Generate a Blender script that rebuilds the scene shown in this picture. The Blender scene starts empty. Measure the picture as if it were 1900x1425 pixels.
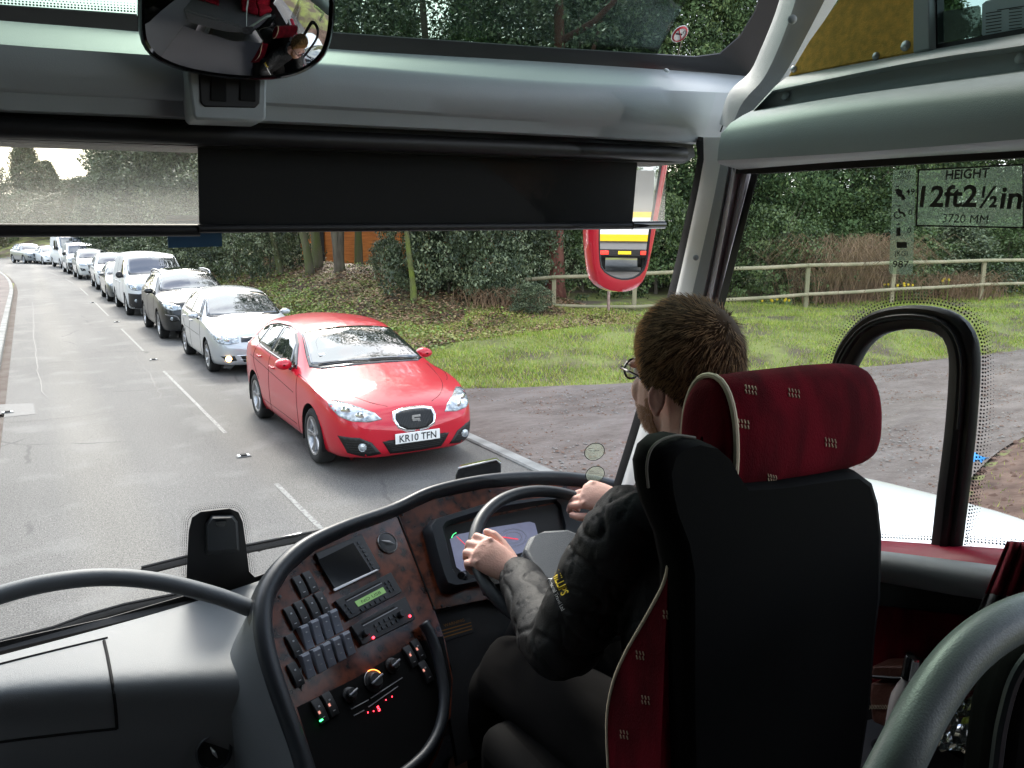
import bpy, bmesh, math, random
import numpy as np
from mathutils import Vector, Matrix
from mathutils.bvhtree import BVHTree
from mathutils.geometry import tessellate_polygon
rad = math.radians
SC = bpy.context.scene
COL = SC.collection

# ---------------------------------------------------------------- camera
EYE = 2.55
PITCH, YAW = 10.8, 31.0
FPX = 1478.0
cam_d = bpy.data.cameras.new('camera')
cam_d.sensor_width = 36; cam_d.lens = FPX / 1900 * 36
cam_d.clip_start = 0.02; cam_d.clip_end = 1500
cam = bpy.data.objects.new('camera', cam_d); COL.objects.link(cam)
cam.location = (0, 0, EYE)
cam.rotation_euler = (rad(90 - PITCH), 0, rad(-YAW))
SC.camera = cam

# ---------------------------------------------------------------- sky and sun
SUN_EL, SUN_AZ = 42.0, 15.0      # azimuth clockwise from +Y
W = bpy.data.worlds.new('World'); SC.world = W; W.use_nodes = True
nt = W.node_tree; nt.nodes.clear()
wo = nt.nodes.new('ShaderNodeOutputWorld'); bg = nt.nodes.new('ShaderNodeBackground')
sky = nt.nodes.new('ShaderNodeTexSky'); sky.sky_type = 'NISHITA'; sky.sun_disc = False
sky.sun_elevation = rad(SUN_EL); sky.sun_rotation = rad(SUN_AZ)
sky.dust_density = 3.0; sky.air_density = 1.0; sky.ozone_density = 1.0
bg.inputs['Strength'].default_value = 0.15
tc = nt.nodes.new('ShaderNodeTexCoord'); mp = nt.nodes.new('ShaderNodeMapping')
mp.inputs['Scale'].default_value = (1.6, 1.6, 3.2)
nz = nt.nodes.new('ShaderNodeTexNoise'); nz.inputs['Scale'].default_value = 1.7; nz.inputs['Detail'].default_value = 7
nz.inputs['Roughness'].default_value = 0.55
rp = nt.nodes.new('ShaderNodeValToRGB'); rp.color_ramp.elements[0].position = 0.43; rp.color_ramp.elements[1].position = 0.60
mx = nt.nodes.new('ShaderNodeMix'); mx.data_type = 'RGBA'
mx.inputs[7].default_value = (7.6, 8.0, 8.5, 1)       # white cloud
L = nt.links.new
L(tc.outputs['Generated'], mp.inputs[0]); L(mp.outputs[0], nz.inputs['Vector']); L(nz.outputs['Fac'], rp.inputs[0])
L(rp.outputs[0], mx.inputs[0]); L(sky.outputs[0], mx.inputs[6]); L(mx.outputs[2], bg.inputs[0]); L(bg.outputs[0], wo.inputs[0])
sun_d = bpy.data.lights.new('sun', 'SUN'); sun_d.energy = 1.3; sun_d.angle = rad(14); sun_d.color = (1, .95, .88)
sun = bpy.data.objects.new('sun', sun_d); COL.objects.link(sun)
sv = Vector((math.sin(rad(SUN_AZ)) * math.cos(rad(SUN_EL)), math.cos(rad(SUN_AZ)) * math.cos(rad(SUN_EL)), math.sin(rad(SUN_EL))))
sun.rotation_euler = sv.to_track_quat('Z', 'Y').to_euler(); sun.location = (0, 0, 30)
SC.view_settings.view_transform = 'Standard'; SC.view_settings.look = 'None'
SC.view_settings.exposure = 1.75; SC.view_settings.gamma = 1
SC.cycles.use_denoising = True
SC.cycles.max_bounces = 8; SC.cycles.transparent_max_bounces = 12
SC.cycles.sample_clamp_indirect = 6

# ---------------------------------------------------------------- picture -> place helpers
_p, _y = rad(PITCH), rad(YAW)
CR = Vector((math.cos(_y), -math.sin(_y), 0))
CF = Vector((math.sin(_y) * math.cos(_p), math.cos(_y) * math.cos(_p), -math.sin(_p)))
CU = CR.cross(CF)
CE = Vector((0, 0, EYE))
def ray(px, py): return CR * (px - 950) + CU * (712.5 - py) + CF * FPX
def S(px, py, d): return CE + ray(px, py) * (d / FPX)
def OP(px, py, pt, n):
    r = ray(px, py); return CE + r * ((pt - CE).dot(n) / r.dot(n))
def AX(px, py, X): return OP(px, py, Vector((X, 0, 0)), Vector((1, 0, 0)))
def AY(px, py, Y): return OP(px, py, Vector((0, Y, 0)), Vector((0, 1, 0)))
def AZ(px, py, Z): return OP(px, py, Vector((0, 0, Z)), Vector((0, 0, 1)))
def PR(P):
    d = Vector(P) - CE; w = d.dot(CF); return (950 + FPX * d.dot(CR) / w, 712.5 - FPX * d.dot(CU) / w, w)

# ---------------------------------------------------------------- object helpers
def wmat(o):
    m = o.matrix_basis.copy()
    while o.parent: o = o.parent; m = o.matrix_basis @ m
    return m
def tag(o, label=None, cat=None, group=None, kind=None):
    if label: o['label'] = label
    if cat: o['category'] = cat
    if group: o['group'] = group
    if kind: o['kind'] = kind
    return o
def empty(name, loc=(0, 0, 0), rz=0, parent=None):
    o = bpy.data.objects.new(name, None); COL.objects.link(o); o.empty_display_size = .2
    o.location = loc; o.rotation_euler = (0, 0, rz); o.parent = parent
    return o
def mesh_obj(name, me, mat, parent=None, world=True, smooth=None, bevel=0, bseg=2, solid=0):
    if parent is not None and world:
        me.transform(wmat(parent).inverted())
    o = bpy.data.objects.new(name, me); COL.objects.link(o); o.parent = parent
    for m in (mat if isinstance(mat, (list, tuple)) else [mat]):
        if m: me.materials.append(m)
    if smooth is not None:
        me.shade_smooth()
        if smooth < 180: me.set_sharp_from_angle(angle=rad(smooth))
    if solid:
        s = o.modifiers.new('solid', 'SOLIDIFY'); s.thickness = solid; s.offset = -1
    if bevel:
        b = o.modifiers.new('bevel', 'BEVEL'); b.width = bevel; b.segments = bseg; b.limit_method = 'ANGLE'; b.angle_limit = rad(40)
    return o
class MB:
    def __init__(s): s.v = []; s.f = []; s.mi = []; s.cm = 0
    def add(s, vs, fs):
        k = len(s.v); s.v += [tuple(v) for v in vs]; s.f += [tuple(i + k for i in f) for f in fs]; s.mi += [s.cm] * len(fs); return s
    def box(s, c, sz, rot=None):
        c = Vector(c); x, y, z = [q / 2 for q in sz]
        vs = [Vector((a, b, d)) for a in (-x, x) for b in (-y, y) for d in (-z, z)]
        if rot is not None: vs = [rot @ v for v in vs]
        return s.add([c + v for v in vs], [(0, 1, 3, 2), (4, 6, 7, 5), (0, 4, 5, 1), (2, 3, 7, 6), (0, 2, 6, 4), (1, 5, 7, 3)])
    def prism(s, pts, off):                      # polygon and its copy moved by off (a vector)
        pts = [Vector(p) for p in pts]; n = len(pts); off = Vector(off)
        tri = tessellate_polygon([pts])
        k = [tuple(t) for t in tri]
        fs = [t for t in k] + [tuple(i + n for i in reversed(t)) for t in k] + [(i, (i + 1) % n, (i + 1) % n + n, i + n) for i in range(n)]
        return s.add(pts + [p + off for p in pts], fs)
    def ngon(s, pts, off):
        pts = [Vector(p) for p in pts]; n = len(pts); off = Vector(off)
        return s.add(pts + [p + off for p in pts], [tuple(range(n)), tuple(range(2 * n - 1, n - 1, -1))] + [(i, (i + 1) % n, (i + 1) % n + n, i + n) for i in range(n)])
    def tube(s, pts, r, seg=10, closed=False, caps=True, flat=1.0, up=None):
        pts = [Vector(p) for p in pts]; n = len(pts); rs = r if isinstance(r, (list, tuple)) else [r] * n
        vs = []; prev = None
        for i, p in enumerate(pts):
            a = pts[(i - 1) % n] if (closed or i > 0) else p; b = pts[(i + 1) % n] if (closed or i < n - 1) else p
            t = (b - a).normalized()
            if up is not None: x = Vector(up).cross(t).normalized()
            else:
                if prev is None:
                    x = t.orthogonal().normalized()
                else:
                    x = (prev - t * prev.dot(t)).normalized()
            prev = x; y = t.cross(x)
            for j in range(seg):
                q = 2 * math.pi * j / seg; vs.append(p + x * (math.cos(q) * rs[i]) + y * (math.sin(q) * rs[i] * flat))
        fs = []
        for i in range(n if closed else n - 1):
            for j in range(seg):
                a = i * seg + j; b = i * seg + (j + 1) % seg; c = ((i + 1) % n) * seg + (j + 1) % seg; d = ((i + 1) % n) * seg + j
                fs.append((a, b, c, d))
        if not closed and caps: fs += [tuple(range(seg - 1, -1, -1)), tuple((n - 1) * seg + j for j in range(seg))]
        return s.add(vs, fs)
    def grid(s, rows, closed=False):
        n = len(rows[0]); vs = [p for r in rows for p in r]; fs = []
        for i in range(len(rows) - 1):
            for j in range(n if closed else n - 1):
                fs.append((i * n + j, i * n + (j + 1) % n, (i + 1) * n + (j + 1) % n, (i + 1) * n + j))
        return s.add(vs, fs)
    def lathe(s, prof, M=None, seg=24, caps=False):    # prof: (r, z); M: matrix
        M = M or Matrix.Identity(4); rows = []
        for r, z in prof:
            rows.append([M @ Vector((r * math.cos(2 * math.pi * j / seg), r * math.sin(2 * math.pi * j / seg), z)) for j in range(seg)])
        s.grid(rows, True)
        if caps: 
            k = len(s.v) - len(prof) * seg
            s.f += [tuple(k + j for j in range(seg - 1, -1, -1)), tuple(k + (len(prof) - 1) * seg + j for j in range(seg))]; s.mi += [s.cm] * 2
        return s
    def mesh(s, name, recalc=True):
        me = bpy.data.meshes.new(name); me.from_pydata([tuple(v) for v in s.v], [], s.f); me.update()
        if any(s.mi): me.polygons.foreach_set('material_index', s.mi)
        if recalc:
            bm = bmesh.new(); bm.from_mesh(me); bmesh.ops.recalc_face_normals(bm, faces=bm.faces); bm.to_mesh(me); bm.free()
        return me
    def build(s, name, mat, parent=None, world=True, smooth=40, bevel=0, bseg=2, solid=0, recalc=True):
        return mesh_obj(name, s.mesh(name, recalc), mat, parent, world, smooth, bevel, bseg, solid)
def np_mesh(name, V, Fq, k=4):
    me = bpy.data.meshes.new(name); V = np.asarray(V, dtype=np.float32); Fq = np.asarray(Fq, dtype=np.int32)
    me.vertices.add(len(V)); me.vertices.foreach_set('co', V.ravel())
    me.loops.add(len(Fq) * k); me.loops.foreach_set('vertex_index', Fq.ravel())
    me.polygons.add(len(Fq)); me.polygons.foreach_set('loop_start', np.arange(0, len(Fq) * k, k, dtype=np.int32))
    me.polygons.foreach_set('loop_total', np.full(len(Fq), k, dtype=np.int32)); me.update(calc_edges=True)
    return me
def cr(pts, n=8, closed=False):                  # Catmull-Rom through points (Vectors or tuples of any size)
    P = [Vector(p) for p in pts]; N = len(P); out = []
    for i in range(N if closed else N - 1):
        a = P[(i - 1) % N] if (closed or i > 0) else P[0] * 2 - P[1]; b = P[i]; c = P[(i + 1) % N]
        d = P[(i + 2) % N] if (closed or i + 2 < N) else P[-1] * 2 - P[-2]
        for j in range(n):
            t = j / n
            out.append(.5 * ((2 * b) + (c - a) * t + (2 * a - 5 * b + 4 * c - d) * t * t + (3 * b - a - 3 * c + d) * t ** 3))
    if not closed: out.append(P[-1])
    return out
def resample(pts, n):
    pts = [Vector(p) for p in pts]; L_ = [0]
    for a, b in zip(pts, pts[1:]): L_.append(L_[-1] + (b - a).length)
    out = []; k = 0
    for i in range(n):
        t = L_[-1] * i / (n - 1)
        while k < len(pts) - 2 and L_[k + 1] < t: k += 1
        out.append(pts[k].lerp(pts[k + 1], min(1, (t - L_[k]) / max(1e-9, L_[k + 1] - L_[k]))))
    return out
def herm(keys):                                   # monotone cubic through (x, v) keys
    X = np.array([k[0] for k in keys], float); Y = np.array([k[1] for k in keys], float)
    h = np.diff(X); d = np.diff(Y) / h; m = np.zeros(len(X)); m[0] = d[0]; m[-1] = d[-1]
    for i in range(1, len(X) - 1):
        m[i] = 0 if d[i - 1] * d[i] <= 0 else 2 * d[i - 1] * d[i] / (d[i - 1] + d[i]) if True else 0
    def f(x):
        x = np.clip(x, X[0], X[-1]); i = int(np.clip(np.searchsorted(X, x) - 1, 0, len(h) - 1)); t = (x - X[i]) / h[i]
        return float((2*t**3-3*t*t+1)*Y[i] + (t**3-2*t*t+t)*h[i]*m[i] + (-2*t**3+3*t*t)*Y[i+1] + (t**3-t*t)*h[i]*m[i+1])
    return f
def chaikin(P, n=2):
    for _ in range(n):
        Q = [P[0]]
        for a, b in zip(P, P[1:]): Q += [tuple(.75 * x + .25 * y for x, y in zip(a, b)), tuple(.25 * x + .75 * y for x, y in zip(a, b))]
        Q.append(P[-1]); P = Q
    return P
def bvh_of(o_or_me):
    me = o_or_me.data if hasattr(o_or_me, 'data') else o_or_me
    return BVHTree.FromPolygons([v.co.copy() for v in me.vertices], [tuple(p.vertices) for p in me.polygons])
def dense_poly(poly2, cuts=4):                    # ngon outline -> finely divided sheet in 2D
    bm = bmesh.new(); vs = [bm.verts.new((p[0], p[1], 0)) for p in poly2]; f = bm.faces.new(vs)
    bmesh.ops.triangulate(bm, faces=[f])
    for _ in range(cuts):
        es = [e for e in bm.edges if e.calc_length() > dense_poly.res]
        if not es: break
        bmesh.ops.subdivide_edges(bm, edges=es, cuts=1); bmesh.ops.triangulate(bm, faces=bm.faces[:])
    bm.verts.index_update()
    V = [(v.co.x, v.co.y) for v in bm.verts]; F = [tuple(v.index for v in f.verts) for f in bm.faces]; bm.free()
    return V, F
dense_poly.res = 0.06
def patch(name, bvh, poly2, to3d, direction, off, mat, parent, world=False, solid=0.004, smooth=60, res=0.06, cuts=5):
    """a sheet with the outline poly2, laid on the surface in bvh; to3d maps 2D -> start point, cast along direction"""
    dense_poly.res = res; V, F = dense_poly(poly2, cuts); d = Vector(direction).normalized(); out = []; last = None
    for a, b in V:
        o = to3d(a, b); h = bvh.ray_cast(o, d)
        if h[0] is None:
            h2 = bvh.find_nearest(o + d * 1.0); p = h2[0]
        else: p = h[0]
        out.append(p - d * off)
    mb = MB().add(out, F); me = mb.mesh(name, False)
    bm = bmesh.new(); bm.from_mesh(me)
    s = sum((f.normal.dot(d) * f.calc_area() for f in bm.faces))
    if s > 0: bmesh.ops.reverse_faces(bm, faces=bm.faces)
    bm.to_mesh(me); bm.free()
    return mesh_obj(name, me, mat, parent, world, smooth, 0, 2, solid)
def copy_tree(o, parent=None):
    c = o.copy(); COL.objects.link(c); c.parent = parent
    for ch in list(o.children): copy_tree(ch, c)
    return c
_FONT = {}
def text_mesh(txt, size, bold=0, align='CENTER', depth=0.0):
    cu = bpy.data.curves.new('txt', 'FONT'); cu.body = txt; cu.size = size; cu.align_x = align; cu.align_y = 'BOTTOM_BASELINE' if hasattr(cu, 'align_y') else 'BOTTOM'
    cu.offset = bold; cu.extrude = depth; cu.resolution_u = 3
    o = bpy.data.objects.new('txt', cu); COL.objects.link(o)
    me = bpy.data.meshes.new_from_object(o); bpy.data.objects.remove(o); bpy.data.curves.remove(cu)
    return me
def text_on(name, txt, A, B, n, h, mat, parent, bold=0, depth=0.0006, world=True, off=0.0015):
    """letters filling the baseline A -> B, height h, on a surface whose normal (to the reader) is n"""
    me = text_mesh(txt, 1.0, bold, 'LEFT', 0.0)
    co = np.array([v.co[:] for v in me.vertices]); mn, mxx = co.min(0), co.max(0)
    A, B, n = Vector(A), Vector(B), Vector(n).normalized(); u = (B - A); w = u.length; u.normalize(); v = n.cross(u).normalized()
    sx = w / (mxx[0] - mn[0]); sy = h / max(.01, (mxx[1] - max(0, mn[1])))
    for vt in me.vertices:
        x, y = (vt.co.x - mn[0]) * sx, vt.co.y * sy
        vt.co = A + u * x + v * y + n * off
    return mesh_obj(name, me, mat, parent, world)

# ---------------------------------------------------------------- materials
def mat(name, col, rough=.6, metal=0, spec=.5, coat=0, var=0, vscale=5, bump=0, bscale=60, emit=None, estr=0, col2=None, sheen=0, stretch=None, detail=4, ramp=(.35,.65), coatr=.05):
    m = bpy.data.materials.new(name); m.use_nodes = True; t = m.node_tree; b = t.nodes['Principled BSDF']
    b.inputs['Base Color'].default_value = (*col, 1); b.inputs['Roughness'].default_value = rough; b.inputs['Metallic'].default_value = metal
    b.inputs['Specular IOR Level'].default_value = spec; b.inputs['Coat Weight'].default_value = coat; b.inputs['Coat Roughness'].default_value = coatr
    if sheen: b.inputs['Sheen Weight'].default_value = sheen
    if emit: b.inputs['Emission Color'].default_value = (*emit, 1); b.inputs['Emission Strength'].default_value = estr
    if var or bump or col2:
        c = t.nodes.new('ShaderNodeTexCoord'); mpn = t.nodes.new('ShaderNodeMapping'); t.links.new(c.outputs['Object'], mpn.inputs[0])
        if stretch: mpn.inputs['Scale'].default_value = stretch
    if var or col2:
        n = t.nodes.new('ShaderNodeTexNoise'); n.inputs['Scale'].default_value = vscale; n.inputs['Detail'].default_value = detail
        t.links.new(mpn.outputs[0], n.inputs['Vector'])
        r = t.nodes.new('ShaderNodeValToRGB'); r.color_ramp.elements[0].position = ramp[0]; r.color_ramp.elements[1].position = ramp[1]
        c2 = col2 or tuple(min(1, q * (1 + var)) for q in col); c1 = col if col2 else tuple(q * (1 - var) for q in col)
        r.color_ramp.elements[0].color = (*c1, 1); r.color_ramp.elements[1].color = (*c2, 1)
        t.links.new(n.outputs['Fac'], r.inputs[0]); t.links.new(r.outputs[0], b.inputs['Base Color'])
    if bump:
        n2 = t.nodes.new('ShaderNodeTexNoise'); n2.inputs['Scale'].default_value = bscale; n2.inputs['Detail'].default_value = 3
        bp = t.nodes.new('ShaderNodeBump'); bp.inputs['Strength'].default_value = bump; bp.inputs['Distance'].default_value = .01
        t.links.new(mpn.outputs[0], n2.inputs['Vector']); t.links.new(n2.outputs['Fac'], bp.inputs['Height']); t.links.new(bp.outputs[0], b.inputs['Normal'])
    return m
def glass_mat(name, tint=(1, 1, 1), refl=.08, haze=0, hazecol=(.5, .5, .5)):
    """thin pane: see-through, with a mirror-like share that grows at grazing angles"""
    m = bpy.data.materials.new(name); m.use_nodes = True; t = m.node_tree; t.nodes.clear()
    o = t.nodes.new('ShaderNodeOutputMaterial'); tr = t.nodes.new('ShaderNodeBsdfTransparent'); tr.inputs[0].default_value = (*tint, 1)
    gl = t.nodes.new('ShaderNodeBsdfGlossy'); gl.inputs['Roughness'].default_value = .01
    fr = t.nodes.new('ShaderNodeFresnel'); fr.inputs[0].default_value = 1.35; mx = t.nodes.new('ShaderNodeMixShader')
    mu = t.nodes.new('ShaderNodeMath'); mu.operation = 'MULTIPLY'; mu.inputs[1].default_value = refl / .08
    t.links.new(fr.outputs[0], mu.inputs[0]); t.links.new(mu.outputs[0], mx.inputs[0]); t.links.new(tr.outputs[0], mx.inputs[1]); t.links.new(gl.outputs[0], mx.inputs[2])
    last = mx
    if haze:
        df = t.nodes.new('ShaderNodeBsdfTranslucent'); df.inputs[0].default_value = (*hazecol, 1)
        m2 = t.nodes.new('ShaderNodeMixShader'); m2.inputs[0].default_value = haze
        t.links.new(mx.outputs[0], m2.inputs[1]); t.links.new(df.outputs[0], m2.inputs[2]); last = m2
    t.links.new(last.outputs[0], o.inputs[0])
    return m
M = {}
M['black'] = mat('black plastic', (.012, .012, .013), .45, bump=.15, bscale=900)
M['rubber'] = mat('rubber', (.015, .015, .015), .8)
M['gloss_black'] = mat('gloss black', (.008, .008, .009), .12, coat=.5)
M['chrome'] = mat('chrome', (.8, .8, .8), .12, 1)
M['silver'] = mat('silver metal', (.55, .55, .56), .35, .8)
M['white'] = mat('white', (.8, .8, .8), .5)
M['plate_w'] = mat('plate white', (.82, .82, .8), .35)
M['plate_y'] = mat('plate yellow', (.85, .6, .03), .35)
M['ink'] = mat('ink', (.01, .01, .012), .5)
M['car_glass'] = mat('car glass', (.006, .010, .011), .02, spec=1.0, coat=1.0, coatr=.0)
M['car_glass'].node_tree.nodes['Principled BSDF'].inputs['IOR'].default_value = 1.75
M['lamp_glass'] = mat('lamp glass', (.35, .38, .40), .08, .35, coat=1.0, coatr=.0, var=.5, vscale=14)
M['amber'] = mat('amber lens', (.75, .3, .05), .15, coat=1)
M['red_lens'] = mat('red lens', (.5, .01, .01), .2, coat=.6, emit=(1, .05, .03), estr=1.2)
M['tyre'] = mat('tyre', (.018, .018, .018), .85, bump=.2, bscale=80)
M['alloy'] = mat('alloy', (.42, .42, .43), .3, .85)
M['grille'] = mat('grille', (.006, .006, .006), .5)
M['dark'] = mat('dark cavity', (.004, .004, .004), .9)
# ================================================================ vehicles (all head towards -Y, origin at the middle of the wheelbase on the ground)
def car_shape(P):
    """grid shell from silhouette curves; returns mesh, function of station"""
    L_ = P['L']; zt, zb, rw, hw, zs = (herm(P[k]) for k in ('zt', 'zb', 'rw', 'hw', 'zs')); dr = herm(P.get('drop', [(0, .03), (L_, .05)]))
    x0 = P['front']                                # y of the nose in local coordinates
    n = P.get('n', 70)
    st = []
    s = 0
    for i in range(n + 1):
        t = i / n; st.append(L_ * (t + .035 * math.sin(2 * math.pi * t) * -1))       # closer stations at the ends
    rows = []
    def section(y):
        h, b, r, T, q = hw(y), zb(y), rw(y), zt(y), zs(y); e = T - dr(y); r = min(r, h * .93); b = min(b, e - .015)
        half = [(0, q), (h * .86, q), (h * .955, q + .05), (h * .99, q + .30 * (b - q)), (h, q + .6 * (b - q)), (h * .985, b - .13 * (b - q)), (h * .955, b), (r, e), (r * .82, e + .36 * (T - e)), (r * .56, e + .70 * (T - e)), (r * .28, e + .93 * (T - e)), (0, T)]
        c = chaikin(half[0:7], 2)[:-1] + chaikin(half[6:], 2)
        return c
    for y in st:
        c = section(y); full = [(a, z) for a, z in c] + [(-a, z) for a, z in reversed(c[1:-1])]
        rows.append([Vector((a, x0 + y, z)) for a, z in full])
    mb = MB(); m = len(rows[0])
    # nose and tail caps: rings shrinking to the middle, bulging outwards
    def cap(row, sgn, bulge):
        zc = sum(p.z for p in row) / m; R_ = []
        for k in (0.75, .5, .25, .02):
            R_.append([Vector((p.x * k, p.y + sgn * bulge * (1 - k * k), zc + (p.z - zc) * k)) for p in row])
        return R_
    front = cap(rows[0], -1, P.get('fb', .06))[::-1]; rear = cap(rows[-1], 1, P.get('rb', .05))
    rows = front + rows + rear
    mb.grid(rows, True)
    return mb, section
def car_body(P, name, matl, parent):
    mb, sec = car_shape(P)
    V = [Vector(v) for v in mb.v]; F = mb.f
    full = bvh_of_raw(V, F)
    # wheel arches: push nearby points out to the arch circle, drop the faces inside
    R_ = P['R'] + P.get('gap', .045); zc = P['R'] + .015; drop = set()
    for wy in (0 - P['wb'] / 2, P['wb'] / 2):
        ins = set(i for i, v in enumerate(V) if abs(v.x) > .45 and (v.y - wy) ** 2 + (v.z - zc) ** 2 < R_ * R_)
        for k, f in enumerate(F):
            if all(i in ins for i in f): drop.add(k)
        for i in ins:
            v = V[i]; d = math.hypot(v.y - wy, v.z - zc) or 1e-6
            V[i] = Vector((v.x, wy + (v.y - wy) * R_ / d, zc + (v.z - zc) * R_ / d))
    mb2 = MB().add(V, [f for k, f in enumerate(F) if k not in drop])
    o = mb2.build(name, matl, parent, world=False, smooth=180)
    # arch liners
    for wy in (-P['wb'] / 2, P['wb'] / 2):
        for sx in (-1, 1):
            a = MB()
            w = sec_w(P, wy)
            rows = []
            for k in range(21):
                t = -.35 + (math.pi + .7) * k / 20
                rows.append([Vector((sx * xx, wy + math.cos(t) * rr, zc + math.sin(t) * rr)) for xx, rr in ((w - .012, R_ + .002), (w - .06, R_ + .004), (w - .30, R_ + .004), (w - .32, .02))])
            a.grid(rows); a.build('arch_liner', M['dark'], parent, world=False, smooth=50)
    return o, full
def bvh_of_raw(V, F): return BVHTree.FromPolygons(V, F)
def sec_w(P, wy): return herm(P['hw'])(wy - P['front'])
def make_wheel(R_, rimr, width, spokes, parent, loc, side, steel=False, fine=True):
    """tyre with the rim as its child; axle along X, outer face towards side*X"""
    o_ = Matrix.Translation(loc) @ Matrix.Rotation(rad(90) * side, 4, 'Y')
    seg = 40 if fine else 22; w = width / 2
    t = MB(); t.lathe([(rimr, -w * .8), (rimr + .02, -w), (R_ - .03, -w), (R_ - .006, -w * .8), (R_, -w * .45), (R_, w * .45), (R_ - .006, w * .8), (R_ - .03, w), (rimr + .02, w), (rimr - .002, w * .8)], o_, seg)
    tyre = t.build('wheel', M['tyre'], parent, world=False, smooth=50)
    r = MB(); r.lathe([(rimr - .002, -w * .8), (rimr - .002, w * .82), (rimr + .006, w * .95), (rimr - .012, w * .9), (rimr - .03, w * .55), (rimr - .035, -w * .3)], o_, seg)
    def spoke(a, half, w0, w1):
        ca, sa = math.cos(a), math.sin(a)
        pts = []
        for rr, ww, zz in ((.03, w0, .62), (rimr * .5, w0 * .9, .6), (rimr - .02, w1, .78)):
            pts.append([(rr, -ww, zz * w), (rr, -ww * .5, zz * w + .012), (rr, ww * .5, zz * w + .012), (rr, ww, zz * w), (rr, ww, zz * w - .03), (rr, -ww, zz * w - .03)])
        rows = [[o_ @ Vector((x * ca - y * sa, x * sa + y * ca, z)) for x, y, z in p] for p in pts]
        r.grid(rows, True)
    for k in range(spokes):
        a = 2 * math.pi * k / spokes + .3
        if steel: spoke(a, 0, .035, .04)
        else:
            spoke(a + .10, 0, .013, .016); spoke(a - .10, 0, .013, .016)
    r.lathe([(.001, w * .78), (.03, w * .76), (.036, w * .62), (.03, w * .3)], o_, 16)
    rim = r.build('rim', M['alloy'] if not steel else M['silver'], tyre, world=False, smooth=40)
    b = MB(); b.lathe([(rimr - .035, -w * .1), (.02, -w * .1)], o_, seg); b.build('brake_disc', M['dark'], tyre, world=False)
    return tyre
def emblem_ring(mb, c, r, n):
    M_ = Vector(n).to_track_quat('Z', 'Y').to_matrix().to_4x4(); M_.translation = c
    mb.tube([M_ @ Vector((r * math.cos(a), r * math.sin(a), 0)) for a in [2 * math.pi * k / 20 for k in range(20)]], r * .12, 6, closed=True)
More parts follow.
